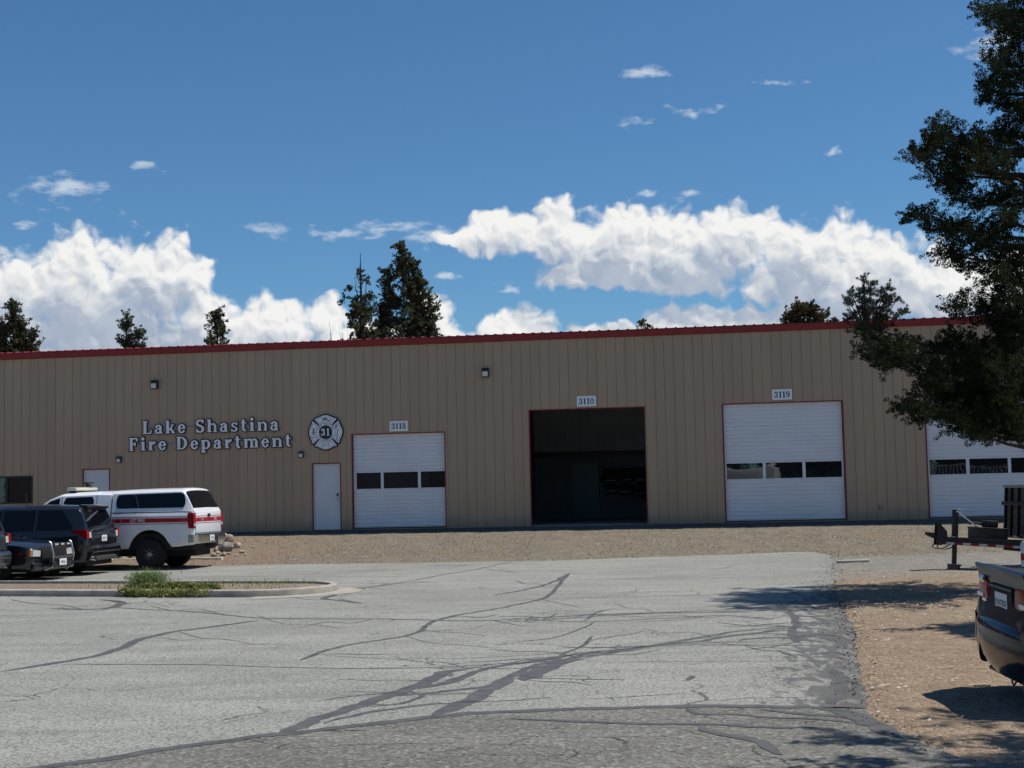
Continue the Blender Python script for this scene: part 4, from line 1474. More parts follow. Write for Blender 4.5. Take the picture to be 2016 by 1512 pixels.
# ------------------------------------------------------------------ vehicles
M_RUBBER = mat('tyre_rubber', (0.009, 0.009, 0.010), 0.85, var=0.2, vscale=8)
M_UNDER = mat('underbody_black', (0.010, 0.010, 0.011), 0.8)
M_CHROME = mat('chrome', (0.75, 0.75, 0.74), 0.16, 1.0, var=0.05, vscale=4)
M_RIMDK = mat('dark_rim', (0.012, 0.012, 0.013), 0.45, 0.2)
M_RIM = mat('steel_rim', (0.42, 0.42, 0.42), 0.35, 0.8)
M_LAMPRED = mat('tail_lens_red', (0.26, 0.006, 0.010), 0.2, coat=0.0, spec=0.3)
M_LAMPCLR = mat('clear_lens', (0.62, 0.63, 0.60), 0.15, 0.2, coat=0.6)
M_AMBER = mat('amber_lens', (0.45, 0.16, 0.02), 0.15, coat=0.5)
M_PLATE = mat('plate_white', (0.72, 0.73, 0.74), 0.4)
M_PLATEINK = mat('plate_ink', (0.02, 0.03, 0.10), 0.5)
M_SEAM = mat('panel_gap', (0.012, 0.012, 0.014), 0.8)
M_TINT = mat('tinted_glass', (0.004, 0.005, 0.007), 0.03, spec=0.3)


def paint(name, col, rough=0.35, coat=1.0, metal=0.0, dust=0.0):
    m = mat(name, col, rough, metal, coat=coat, spec=0.28)
    if dust:
        n = NT(m.node_tree); p = m.node_tree.nodes['Principled BSDF']
        tcn = n.new('ShaderNodeTexCoord'); sp = n.new('ShaderNodeSeparateXYZ'); n.put(sp.inputs[0], tcn.outputs['Object'])
        low = n.math('SUBTRACT', 1.0, n.ramp(sp.outputs[2], 0.25, 1.0))
        f = n.math('MULTIPLY', n.math('ADD', n.math('MULTIPLY', low, 0.8), 0.15), n.ramp(n.noise(tcn.outputs['Object'], 5.0, 5, 0.6), 0.3, 0.75))
        f = n.math('MULTIPLY', f, dust)
        n.put(p.inputs['Base Color'], n.mix(f, col, (0.22, 0.18, 0.13)))
        n.put(p.inputs['Coat Weight'], n.math('SUBTRACT', coat, n.math('MULTIPLY', f, coat)))
        n.put(p.inputs['Roughness'], n.math('MULTIPLY_ADD', f, 0.4, rough))
    return m


M_TRUCK = paint('white_truck_paint', (0.74, 0.76, 0.78), 0.4, 0.7, dust=0.35)
M_TRUCKRED = paint('red_stripe_paint', (0.34, 0.012, 0.02), 0.4, 0.5)
M_SUVBLK = paint('black_suv_paint', (0.008, 0.009, 0.012), 0.3, 1.0, dust=0.03)
M_SUVGRY = paint('grey_suv_paint', (0.030, 0.038, 0.042), 0.3, 1.0, 0.3, dust=0.08)
M_CHGR = paint('dark_sedan_paint', (0.010, 0.012, 0.016), 0.3, 1.0, dust=0.03)
M_SEDAN = paint('black_sedan_paint', (0.005, 0.009, 0.022), 0.12, 0.0, dust=0.0)
M_GREYPL = mat('grey_plastic', (0.05, 0.05, 0.052), 0.55)


class Body:
    """car body lofted along its length; x forward, y left, z up. keys: (x, [(y, z) ...]) sorted by x, sill first, roof centre last"""
    def __init__(self, keys, arches, step=0.04, blur=2):
        xs = [k[0] for k in keys]
        self.x0, self.x1 = xs[0], xs[-1]
        n = int(round((self.x1 - self.x0) / step)) + 1
        self.xs = np.linspace(self.x0, self.x1, n)
        K = len(keys[0][1])
        A = np.zeros((n, K, 2))
        for i in range(K):
            for c in (0, 1):
                A[:, i, c] = np.interp(self.xs, xs, [k[1][i][c] for k in keys])
        for _ in range(blur):
            B = A.copy()
            B[1:-1] = (A[:-2] + 2 * A[1:-1] + A[2:]) / 4
            A = B
        self.smooth = A.copy()
        for j, x in enumerate(self.xs):
            az = -1.0
            for (cx, cz, r) in arches:
                if abs(x - cx) < r: az = max(az, cz + math.sqrt(max(0, r * r - (x - cx) ** 2)))
            if az > 0:
                for i in range(K):
                    if A[j, i, 1] < az + 0.012 * i: A[j, i, 1] = az + 0.012 * i
        self.A, self.K = A, K

    def at(self, x, s):
        j = (x - self.x0) / (self.x1 - self.x0) * (len(self.xs) - 1)
        j = min(max(j, 0), len(self.xs) - 1.0001); j0 = int(j); f = j - j0
        i = min(max(s, 0), self.K - 1.0001); i0 = int(i); g = i - i0
        q = (self.smooth[j0] * (1 - f) + self.smooth[j0 + 1] * f)
        p = q[i0] * (1 - g) + q[i0 + 1] * g
        return Vector((x, p[0], p[1]))

    def normal(self, x, s):
        a = self.at(min(x + 0.03, self.x1), s) - self.at(max(x - 0.03, self.x0), s)
        b = self.at(x, min(s + 0.05, self.K - 1.001)) - self.at(x, max(s - 0.05, 0))
        n = a.cross(b)
        if n.length < 1e-9: return Vector((0, 1, 0))
        n.normalize()
        if n.y < -1e-4 or (abs(n.y) < 1e-3 and n.z < 0): n = -n
        return n

    def build(self, m, parent, name='body', smooth=32):
        mb = MB()
        n, K = len(self.xs), self.K
        vs = []
        for j in range(n):
            half = [(self.xs[j], self.A[j, i, 0], self.A[j, i, 1]) for i in range(K)]
            vs += half + [(x, -y, z) for (x, y, z) in half[-2::-1]]
        w = 2 * K - 1
        fs = [(j * w + i, j * w + i + 1, (j + 1) * w + i + 1, (j + 1) * w + i) for j in range(n - 1) for i in range(w - 1)]
        fs.append(tuple(range(w))); fs.append(tuple((n - 1) * w + i for i in range(w - 1, -1, -1)))
        mb.add(vs, fs)
        return mb.build(name, m, parent, smooth)

    def patch(self, name, m, parent, x0, x1, lo, hi, off=0.006, rows=3, nx=None, sides=(1, -1), thick=True):
        """a piece lying on the body skin between section parameters lo(x)..hi(x); one mesh for each side"""
        f_lo = lo if callable(lo) else (lambda x: lo)
        f_hi = hi if callable(hi) else (lambda x: hi)
        nx = nx or max(2, int((x1 - x0) / 0.05))
        out = []
        for sd_ in sides:
            vs, fs = [], []
            for j in range(nx + 1):
                x = x0 + (x1 - x0) * j / nx
                a, b = f_lo(x), f_hi(x)
                for i in range(rows + 1):
                    s = a + (b - a) * i / rows
                    p = self.at(x, s) + self.normal(x, s) * off
                    vs.append((p.x, p.y * sd_, p.z))
            w = rows + 1
            fs = [(j * w + i, j * w + i + 1, (j + 1) * w + i + 1, (j + 1) * w + i) for j in range(nx) for i in range(rows)]
            o = link(name, raw_mesh(name, vs, [f if sd_ < 0 else f[::-1] for f in fs], (m,), True), None, parent)
            out.append(o)
        return out


def rounded(x0, x1, lo, hi, r=0.08, p=2.5):
    """lo/hi functions of a window with rounded ends"""
    def e(x):
        d = min(x - x0, x1 - x)
        if d >= r: return 0.0
        t = 1 - max(0.0, d) / r
        return 1 - (1 - t ** p) ** (1 / p)
    flo = lo if callable(lo) else (lambda x: lo)
    fhi = hi if callable(hi) else (lambda x: hi)
    k = 0.34
    return (lambda x: flo(x) + (fhi(x) - flo(x)) * k * e(x)), (lambda x: fhi(x) - (fhi(x) - flo(x)) * k * e(x))


_wheel = {}


def wheel(root, x, y, r, w, rim, side, spokes=5, hub=False):
    """tyre with rim and hub; side +1 for the left of the car"""
    key = (r, w, rim.name, spokes)
    if key not in _wheel:
        ri = r * 0.64
        prof = [(ri, -w / 2 + 0.015), (ri + 0.02, -w / 2), (r - 0.035, -w / 2 + 0.004), (r - 0.010, -w / 2 + 0.03)]
        for q in (-0.3, -0.1, 0.1, 0.3):
            prof += [(r, w * (q - 0.07)), (r, w * (q + 0.06)), (r - 0.009, w * (q + 0.07)), (r - 0.009, w * (q + 0.115))]
        prof += [(r - 0.010, w / 2 - 0.03), (r - 0.035, w / 2 - 0.004), (ri + 0.02, w / 2), (ri, w / 2 - 0.015)]
        ty = MB().lathe(prof, 36, 'y', close=True).mesh('tyre', (M_RUBBER,), 35)
        mr = MB()
        mr.lathe([(ri + 0.006, w / 2 - 0.012), (ri - 0.012, w / 2 - 0.006), (ri - 0.03, w / 2 - 0.03), (ri - 0.04, 0.0), (ri - 0.02, -w / 2 + 0.02), (ri + 0.004, -w / 2 + 0.02)], 32, 'y')
        rm = mr
        for k in range(spokes):
            a = 2 * math.pi * k / spokes
            M_ = Matrix.Rotation(a, 4, 'Y')
            rm.prism([(-0.055, 0.03), (0.055, 0.03), (0.035, ri - 0.03), (-0.035, ri - 0.03)], w / 2 - 0.055, w / 2 - 0.018, 'y', M=M_)
        rm.lathe([(0.0, w / 2 - 0.005), (0.045, w / 2 - 0.008), (0.06, w / 2 - 0.02), (0.06, w / 2 - 0.06), (0, w / 2 - 0.06)], 16, 'y')
        rmesh = rm.mesh('rim', (rim,), 35)
        _wheel[key] = (ty, rmesh)
    ty, rmesh = _wheel[key]
    wv = empty('wheel', (x, y, r)); wv.parent = root
    if side < 0: wv.rotation_euler = (0, 0, math.pi)
    link('tyre', ty, None, wv)
    link('rim', rmesh, None, wv)
    if hub:
        mbh = MB().lathe([(0.0, w / 2 + 0.03), (0.055, w / 2 + 0.028), (0.075, w / 2 + 0.0), (0.075, w / 2 - 0.05), (0, w / 2 - 0.05)], 16, 'y')
        for k in range(8):
            a = 2 * math.pi * k / 8
            mbh.lathe([(0.0, w / 2 + 0.02), (0.014, w / 2 + 0.018), (0.014, w / 2 - 0.05), (0, w / 2 - 0.05)], 6, 'y', Matrix.Translation((0.115 * math.cos(a), 0, 0.115 * math.sin(a))))
        mbh.build('hub', M_RIM, wv, 35)
    return wv


def plate(root, x, z, txt, rx=1, y=0.0, name='licence_plate', ty=0.0, size=0.098):
    """licence plate facing backwards (rx=-1) or forwards (+1)"""
    p = empty(name, (x, y, z)); p.parent = root
    p.rotation_euler = (0, R(ty), -math.pi / 2 if rx < 0 else math.pi / 2)
    MB().bbox(-0.153, 0.153, 0.0, 0.006, -0.077, 0.077, 0.002).build('plate', M_PLATE, p)
    link('characters', text_mesh(txt, size, M_PLATEINK, bold=0.001), None, p, (0, -0.0025, -0.008))
    return p


def place(name, corner_px, ground, heading, label, cat, local):
    """root whose local point (x,y) stands on the ground at a pixel; heading = angle of the car's nose from +X"""
    g = G(*corner_px, ground)
    c, s = math.cos(heading), math.sin(heading)
    x = g.x - (local[0] * c - local[1] * s)
    y = g.y - (local[0] * s + local[1] * c)
    o = empty(name, (x, y, ground), heading)
    tag(o, label, cat)
    return o


# ---- white pickup with canopy
tr = place('pickup_truck', (381, 1121.5), 0.0, math.pi - R(10.0), 'white fire pickup truck with canopy and red side stripe', 'truck', (-1.24, 0.98))
def tk(x, z0, ymax, zbelt, zwb, ywb, zwt, ywt, zre, yre, zrc, bulge=0.0):
    return (x, [(ymax - 0.10, z0), (ymax - 0.015, z0 + 0.10), (ymax - 0.005, 0.95), (ymax + bulge * 0.4, 1.22), (ymax + bulge, min(1.36, zbelt - 0.10)), (ymax + bulge * 0.5 - 0.015, min(1.44, zbelt - 0.03)), (ymax - 0.03, zbelt),
                (ywb, zwb), (ywt, zwt), (yre, zre), (yre * 0.6, zrc - 0.01), (0, zrc)])
KT = [tk(-1.24, 0.66, 0.93, 1.485, 1.495, 0.91, 1.50, 0.90, 1.505, 0.86, 1.51),
      tk(-1.22, 0.64, 0.975, 1.49, 1.53, 0.915, 1.54, 0.90, 1.55, 0.85, 1.56),
      tk(-0.95, 0.62, 0.985, 1.49, 1.60, 0.93, 2.00, 0.84, 2.08, 0.76, 2.11, 0.02),
      tk(-0.86, 0.60, 0.985, 1.49, 1.60, 0.93, 2.03, 0.835, 2.10, 0.75, 2.135, 0.02),
      tk(0.0, 0.58, 0.985, 1.49, 1.60, 0.93, 2.02, 0.835, 2.10, 0.75, 2.135, 0.02),
      tk(0.6, 0.56, 0.98, 1.49, 1.60, 0.93, 2.01, 0.835, 2.09, 0.75, 2.125, 0.0),
      tk(1.05, 0.55, 0.975, 1.49, 1.60, 0.93, 2.00, 0.835, 2.075, 0.75, 2.11)]
bed = Body(KT, [(0.0, 0.44, 0.60)])
bo = bed.build(M_TRUCK, tr, 'cargo_bed_and_canopy')
KC = [tk(1.10, 0.55, 0.975, 1.49, 1.60, 0.93, 1.98, 0.83, 2.05, 0.74, 2.085),
      tk(1.5, 0.54, 0.985, 1.50, 1.60, 0.935, 1.99, 0.83, 2.065, 0.73, 2.10),
      tk(2.55, 0.54, 0.985, 1.49, 1.58, 0.935, 1.97, 0.82, 2.03, 0.70, 2.075),
      tk(2.95, 0.54, 0.985, 1.48, 1.57, 0.93, 1.84, 0.83, 1.88, 0.72, 1.93),
      tk(3.45, 0.54, 0.98, 1.45, 1.50, 0.90, 1.51, 0.86, 1.52, 0.76, 1.55),
      tk(3.7, 0.54, 0.985, 1.40, 1.43, 0.86, 1.46, 0.74, 1.48, 0.60, 1.50),
      tk(4.35, 0.56, 0.97, 1.34, 1.36, 0.84, 1.40, 0.70, 1.41, 0.55, 1.43),
      tk(4.48, 0.60, 0.90, 1.25, 1.28, 0.80, 1.32, 0.68, 1.33, 0.5, 1.34)]
cab = Body(KC, [(3.57, 0.44, 0.58)])
co = cab.build(M_TRUCK, tr, 'cab')
MB().box(-1.15, 4.35, -0.78, 0.78, 0.50, 0.95).box(-1.1, 4.2, -0.5, 0.5, 0.34, 0.50).build('underbody', M_UNDER, tr)
MB().box(1.04, 1.11, -0.86, 0.86, 0.58, 1.47).build('bed_gap', M_UNDER, tr)
# windows
l, h_ = rounded(-0.99, 0.94, 7.03, 7.93, 0.10)
for o in bed.patch('canopy_window', M_TINT, bo, -0.99, 0.94, l, h_, 0.007, 4, 60): pass
for sd_ in (1, -1):
    p, q = bed.at(0.30, 7.08), bed.at(0.42, 7.9)
    MB().tube([(p.x, (p.y + 0.012) * sd_, p.z), (q.x, (q.y + 0.012) * sd_, q.z)], 0.008, 6).build('slider_bar', M_BLACK, bo)
cab.patch('rear_side_window', M_TINT, co, 1.58, 2.44, *rounded(1.58, 2.44, 7.05, 7.90, 0.09), off=0.006, rows=3)
cab.patch('front_side_window', M_TINT, co, 2.56, 3.26, 7.06, lambda x: 7.06 + 0.84 * min(1.0, max(0.03, (3.27 - x) / 0.42)), 0.006, 3, 24)
cab.patch('windscreen', M_TINT, co, 2.66, 3.42, 9.05, 11.0, 0.006, 4)
bed.patch('canopy_rear_glass', M_TINT, bo, -1.195, -0.965, 8.5, 11.0, 0.007, 5, 10)
# stripes and lettering on the bed side
for nm, s0, s1, m in (('red_stripe', 1.235, 1.345, M_TRUCKRED), ('red_line', 1.372, 1.388, M_TRUCKRED), ('red_line', 1.19, 1.206, M_TRUCKRED)):
    def s_of(z):
        a = bed.smooth[len(bed.xs) // 2]
        zs = a[:, 1]
        return float(np.interp(z, zs[:7], np.arange(7)))
    bed.patch(nm, m, bo, -1.19, 1.04, s_of(s0), s_of(s1), 0.004, 3)
    cab.patch(nm, m, co, 1.10, 3.0, s_of(s0), s_of(s1), 0.004, 3)
lt = link('side_lettering', text_mesh('LST FIRE', 0.115, M_TRUCK, bold=0.002), None, bo, (0.30, 1.008, 1.288))
lt.rotation_euler = (0, 0, math.pi)
mq = MB()
for k in range(24):
    a0, a1 = 2 * math.pi * k / 24, 2 * math.pi * (k + 1) / 24
    mq.add([(0.86 + r_ * math.cos(a), 0.995, 1.255 + r_ * math.sin(a)) for (r_, a) in ((0.115, a0), (0.115, a1), (0.100, a1), (0.100, a0))], [(0, 1, 2, 3)])
mq.build('door_decal', mat('decal_pink', (0.5, 0.35, 0.36), 0.5), bo)
# seams on cab, fuel door
for x in (1.50, 2.50):
    cab.patch('door_seam', M_SEAM, co, x, x + 0.012, 1.2, 8.0, 0.003, 6, 1)
bed.patch('canopy_seam', M_SEAM, bo, -1.20, 1.04, 5.95, 6.22, 0.005, 2)
# tail lamps, tailgate detail, bumper
for sd_ in (1, -1):
    tl = MB()
    tl.prism([(-1.245, 1.07), (-1.262, 1.09), (-1.262, 1.40), (-1.24, 1.47), (-1.12, 1.475), (-1.09, 1.42), (-1.11, 1.10), (-1.13, 1.07)], 0.865 * sd_, 1.012 * sd_, 'y')
    t = tl.build('tail_lamp', M_LAMPRED, tr, 30)
    MB().bbox(-1.268, -1.255, min(0.89 * sd_, 0.98 * sd_), max(0.89 * sd_, 0.98 * sd_), 1.12, 1.20, 0.004).build('reverse_lens', M_LAMPCLR, t)
tg = MB().bbox(-1.268, -1.235, -0.855, 0.855, 0.80, 1.49, 0.012).build('tailgate', M_TRUCK, tr, 40)
MB().bbox(-1.276, -1.26, -0.85, 0.85, 0.935, 0.945, 0.003).build('crease', M_SEAM, tg)
MB().box(-1.2705, -1.2665, -0.85, 0.85, 1.235, 1.345).build('red_stripe', M_TRUCKRED, tg)
for z in (1.19, 1.372): MB().box(-1.2705, -1.2665, -0.85, 0.85, z, z + 0.016).build('red_line', M_TRUCKRED, tg)
MB().bbox(-1.285, -1.265, -0.09, 0.09, 1.36, 1.44, 0.008).build('handle', M_BLACK, tg)
for txt, yy in (('LST', 0.45), ('FIRE', -0.45)):
    o = link('tailgate_lettering', text_mesh(txt, 0.10, M_TRUCK), None, tg, (-1.2725, yy, 1.288)); o.rotation_euler = (0, 0, -math.pi / 2)
bp = MB()
bp.prism([(-0.98, -1.10), (-1.0, -1.26), (-0.93, -1.36), (-0.5, -1.40), (0.5, -1.40), (0.93, -1.36), (1.0, -1.26), (0.98, -1.10), (0.9, -1.10), (0.9, -1.22), (-0.9, -1.22), (-0.9, -1.10)], 0.70, 0.90, 'z', M=Matrix(((0, 1, 0, 0), (1, 0, 0, 0), (0, 0, 1, 0), (0, 0, 0, 1))))
bmp = bp.build('rear_bumper', M_CHROME, tr, 30)
MB().bbox(-1.412, -1.40, -0.30, 0.0, 0.72, 0.86, 0.004).build('plate_recess', M_BLACK, bmp)
MB().bbox(-1.41, -1.24, -0.92, 0.92, 0.885, 0.915, 0.01).build('step_pad', M_BLACK, bmp)
plate(bmp, -1.414, 0.80, '1374', -1, 0.12)
MB().tube([(-1.1, -0.1, 0.60), (-1.48, -0.1, 0.60)], 0.035, 8).tube([(-1.46, -0.1, 0.58), (-1.46, -0.1, 0.72)], 0.026, 8).build('tow_hitch', M_BLACK, tr)
for sd_ in (1, -1):
    wheel(tr, 0.0, 0.80 * sd_, 0.405, 0.29, M_RIMDK, sd_, 8, True)
    wheel(tr, 3.57, 0.80 * sd_, 0.405, 0.29, M_RIMDK, sd_, 8, True)
    MB().tube([(1.3, 0.93 * sd_, 0.47), (3.0, 0.93 * sd_, 0.47)], 0.05, 8).build('side_step', M_BLACK, tr)
    MB().bbox(3.02, 3.14, 1.0 * sd_ - 0.10, 1.0 * sd_ + 0.12, 1.50, 1.72, 0.03).build('wing_mirror', M_BLACK, tr, 40)
# roof light bar and siren
lb = empty('light_bar', (2.35, 0, 2.10)); lb.parent = tr
MB().bbox(-0.14, 0.14, -0.62, 0.62, 0.02, 0.105, 0.025).build('lens', mat('lightbar_lens', (0.66, 0.63, 0.50), 0.3, coat=0.4), lb, 40)
MB().box(-0.10, 0.10, -0.55, 0.55, -0.03, 0.02).build('foot', M_BLACK, lb)
MB().lathe([(0.0, -0.07), (0.07, -0.07), (0.085, -0.02), (0.14, 0.03), (0.16, 0.06), (0.13, 0.065), (0, 0.05)], 18, 'z', Matrix.Translation((-0.05, -0.25, 0.19))).build('beacon', M_BLACK, lb, 40)
MB().tube([(3.05, -0.6, 1.85), (3.05, -0.6, 2.25)], 0.006, 5).build('whip_aerial', M_BLACK, tr)

# ---- police SUV
def su(x, z0, yw, zb, zwb, ywb, zwt, ywt, zre, yre, zrc, zl=0.62):
    return (x, [(yw - 0.08, z0), (yw - 0.02, z0 + 0.12), (yw, zl), (yw, 0.86), (yw - 0.025, zb), (ywb, zwb), (ywt, zwt), (yre, zre), (yre * 0.6, zrc - 0.012), (0, zrc)])


def make_suv(root, m, ply, has_plate):
    K = [su(-1.07, 0.42, 0.80, 0.80, 0.81, 0.78, 0.82, 0.76, 0.83, 0.72, 0.84, 0.58),
         su(-1.05, 0.36, 0.90, 0.95, 0.98, 0.86, 1.00, 0.84, 1.02, 0.80, 1.06),
         su(-1.00, 0.34, 0.95, 1.05, 1.08, 0.91, 1.14, 0.88, 1.16, 0.82, 1.20),
         su(-0.90, 0.33, 0.97, 1.07, 1.11, 0.93, 1.38, 0.83, 1.43, 0.74, 1.46),
         su(-0.80, 0.33, 0.98, 1.07, 1.12, 0.94, 1.60, 0.77, 1.68, 0.67, 1.71),
         su(-0.70, 0.33, 0.985, 1.07, 1.12, 0.945, 1.64, 0.765, 1.71, 0.66, 1.74),
         su(0.0, 0.32, 1.0, 1.06, 1.11, 0.95, 1.655, 0.765, 1.735, 0.66, 1.765),
         su(1.2, 0.31, 0.985, 1.05, 1.10, 0.945, 1.665, 0.77, 1.745, 0.66, 1.78),
         su(1.75, 0.31, 0.985, 1.04, 1.09, 0.94, 1.63, 0.77, 1.70, 0.66, 1.74),
         su(2.55, 0.31, 0.985, 1.03, 1.07, 0.92, 1.10, 0.86, 1.12, 0.78, 1.16),
         su(2.75, 0.31, 0.985, 1.01, 1.04, 0.86, 1.07, 0.76, 1.09, 0.66, 1.12),
         su(3.6, 0.32, 0.96, 0.93, 0.96, 0.82, 1.00, 0.68, 1.02, 0.5, 1.03),
         su(3.86, 0.36, 0.86, 0.84, 0.86, 0.74, 0.90, 0.62, 0.92, 0.48, 0.93),
         su(3.93, 0.42, 0.72, 0.74, 0.76, 0.66, 0.78, 0.58, 0.80, 0.44, 0.82, 0.58)]
    b = Body(K, [(0.0, 0.36, 0.42), (3.02, 0.36, 0.42)])
    bo_ = b.build(m, root)
    MB().box(-0.95, 3.8, -0.76, 0.76, 0.24, 0.80).build('underbody', M_UNDER, root)
    b.patch('quarter_window', M_TINT, bo_, -0.66, 0.28, lambda x: 5.05, lambda x: 5.05 + 0.88 * min(1.0, max(0.05, (x + 0.72) / 0.38)), 0.006, 3, 24)
    b.patch('rear_door_window', M_TINT, bo_, 0.36, 1.18, 5.05, 5.93, 0.006, 3)
    b.patch('front_door_window', M_TINT, bo_, 1.26, 2.42, 5.06, lambda x: 5.06 + 0.87 * min(1.0, max(0.04, (2.46 - x) / 0.62)), 0.006, 3, 30)
    b.patch('windscreen', M_TINT, bo_, 1.82, 2.52, 7.05, 9.0, 0.006, 5)
    b.patch('rear_glass', M_TINT, bo_, -0.985, -0.825, 7.1, 9.0, 0.008, 6, 8)
    for x in (0.32, 1.22): b.patch('door_seam', M_SEAM, bo_, x, x + 0.01, 1.2, 5.0, 0.003, 5, 1)
    for x in (0.50, 1.42):
        for sd_ in (1, -1):
            p = b.at(x, 3.7)
            MB().bbox(x, x + 0.20, (p.y + 0.018) * sd_ - 0.012, (p.y + 0.018) * sd_ + 0.012, 0.945, 0.97, 0.008).build('door_handle', M_CHROME, bo_)
    MB().prism([(-0.68, 1.752), (-0.82, 1.742), (-0.93, 1.70), (-0.93, 1.672), (-0.84, 1.60), (-0.70, 1.66)], -0.60, 0.60, 'y').build('roof_spoiler', m, bo_, 30)
    # tail lamps wrap round the corner: red outside, clear at the gate
    for sd_ in (1, -1):
        t = MB().prism([(-0.96, 0.93), (-1.04, 0.90), (-1.068, 0.92), (-1.055, 1.115), (-1.02, 1.135), (-0.72, 1.125), (-0.62, 1.105), (-0.70, 1.06), (-0.82, 1.02)], 0.86 * sd_, 0.992 * sd_, 'y').build('tail_lamp', M_LAMPRED, bo_, 30)
        MB().prism([(-1.04, 0.915), (-1.078, 0.93), (-1.068, 1.075), (-1.04, 1.08)], 0.74 * sd_, 0.858 * sd_, 'y').build('clear_lens', M_LAMPCLR, t, 30)
    gate = MB().prism([(-1.02, 0.72), (-1.082, 0.76), (-1.072, 0.98), (-1.045, 1.09), (-1.01, 1.12)], -0.735, 0.735, 'y').build('liftgate', m, bo_, 40)
    MB().prism([(-1.06, 1.02), (-1.085, 1.015), (-1.085, 1.0), (-1.06, 0.995)], -0.42, 0.42, 'y').build('gate_grip', M_GREYPL, gate)
    MB().prism([(-1.0, 0.36), (-1.10, 0.42), (-1.145, 0.56), (-1.145, 0.66), (-1.09, 0.735), (-1.0, 0.735)], -0.88, 0.88, 'y').build('rear_bumper', m, bo_, 30)
    MB().bbox(-1.152, -1.10, -0.84, 0.84, 0.655, 0.675, 0.004).build('bumper_strip', M_CHROME, bo_)
    MB().bbox(-1.155, -1.10, -0.80, 0.80, 0.56, 0.585, 0.004).build('bumper_strip', M_GREYPL, bo_)
    MB().bbox(-1.14, -1.05, -0.60, 0.60, 0.36, 0.47, 0.02).build('diffuser', M_GREYPL, bo_)
    for sd_ in (1, -1):
        MB().lathe([(0.05, -0.05), (0.05, 0.12), (0.04, 0.12), (0.04, -0.05)], 14, 'x', Matrix.Translation((-1.1, 0.66 * sd_, 0.40)), close=True).build('tailpipe', M_CHROME, bo_, 40)
    for sd_ in (1, -1):
        MB().prism([(3.55, 0.74), (3.80, 0.70), (3.88, 0.74), (3.86, 0.84), (3.55, 0.88)], 0.62 * sd_, 0.93 * sd_, 'y').build('headlamp', M_LAMPCLR, bo_, 30)
        MB().bbox(2.25, 2.36, 0.98 * sd_ - 0.05, 0.98 * sd_ + 0.16, 1.10, 1.26, 0.03).build('wing_mirror', m, bo_, 40)
        wheel(root, 0.0, 0.85 * sd_, 0.385, 0.25, M_RIMDK, sd_, 5)
        wheel(root, 3.02, 0.85 * sd_, 0.385, 0.25, M_RIMDK, sd_, 5)
    MB().prism([(3.78, 0.45), (3.945, 0.50), (3.935, 0.78), (3.80, 0.82)], -0.5, 0.5, 'y').build('grille', M_BLACK, bo_)
    if has_plate: plate(gate, -1.089, 0.90, ply, -1)
    MB().tube([(1.0, 0, 1.76), (1.0, 0, 2.06)], [0.016, 0.010], 6).build('roof_aerial', M_BLACK, root)
    return b


suv = place('police_suv', (172, 1134), 0.0, math.pi - R(7.5), 'black police SUV parked in front of the white truck', 'suv', (-1.06, 0.95))
make_suv(suv, M_SUVBLK, '8247', True)
suv2 = place('grey_suv', (-68, 1159), 0.0, math.pi - R(9.0), 'dark grey SUV tail cut off at the edge of the picture', 'suv', (-1.06, 0.95))
b2 = make_suv(suv2, M_SUVGRY, '5713', True)

# ---- dark patrol sedan, nose towards the camera
def sn(x, z0, yw, zb, zwb, ywb, zwt, ywt, zre, yre, zrc, zl=0.46):
    return (x, [(yw - 0.09, z0), (yw - 0.02, z0 + 0.10), (yw, zl), (yw - 0.004, 0.68), (yw - 0.03, zb), (ywb, zwb), (ywt, zwt), (yre, zre), (yre * 0.6, zrc - 0.012), (0, zrc)])


chg = place('patrol_sedan', (-8, 1146), 0.0, -R(13.5), 'dark patrol sedan with push bumper and round-topped hood', 'car', (0.0, -0.90))
KD = [sn(-4.10, 0.40, 0.70, 0.86, 0.88, 0.68, 0.90, 0.66, 0.92, 0.60, 0.94),
      sn(-4.02, 0.30, 0.86, 0.92, 0.95, 0.78, 0.99, 0.72, 1.01, 0.66, 1.03),
      sn(-3.40, 0.26, 0.94, 0.95, 0.98, 0.84, 1.02, 0.76, 1.04, 0.66, 1.06),
      sn(-2.70, 0.24, 0.95, 0.94, 0.98, 0.87, 1.34, 0.66, 1.39, 0.58, 1.41),
      sn(-2.2, 0.24, 0.95, 0.93, 0.97, 0.88, 1.40, 0.66, 1.45, 0.57, 1.475),
      sn(-1.3, 0.24, 0.95, 0.92, 0.96, 0.88, 1.37, 0.68, 1.42, 0.58, 1.45),
      sn(-0.55, 0.24, 0.95, 0.91, 0.94, 0.87, 1.00, 0.80, 1.03, 0.72, 1.07),
      sn(-0.35, 0.24, 0.95, 0.90, 0.92, 0.84, 0.96, 0.74, 0.98, 0.62, 1.00),
      sn(0.55, 0.26, 0.945, 0.83, 0.85, 0.84, 0.89, 0.70, 0.91, 0.54, 0.935),
      sn(0.84, 0.27, 0.92, 0.78, 0.80, 0.82, 0.83, 0.68, 0.85, 0.52, 0.87),
      sn(0.93, 0.32, 0.85, 0.70, 0.72, 0.78, 0.76, 0.66, 0.78, 0.50, 0.80, 0.44)]
cb = Body(KD, [(0.0, 0.34, 0.40), (-3.05, 0.34, 0.40)])
cbo = cb.build(M_CHGR, chg)
MB().box(-3.9, 0.8, -0.72, 0.72, 0.20, 0.70).build('underbody', M_UNDER, chg)
cb.patch('windscreen', M_TINT, cbo, -1.22, -0.52, 7.05, 9.0, 0.006, 5)
cb.patch('rear_glass', M_TINT, cbo, -3.32, -2.72, 7.05, 9.0, 0.006, 5)
cb.patch('front_door_window', M_TINT, cbo, -1.62, -0.66, 5.06, lambda x: 5.06 + 0.87 * min(1.0, max(0.04, (-0.62 - x) / 0.5)), 0.006, 3, 26)
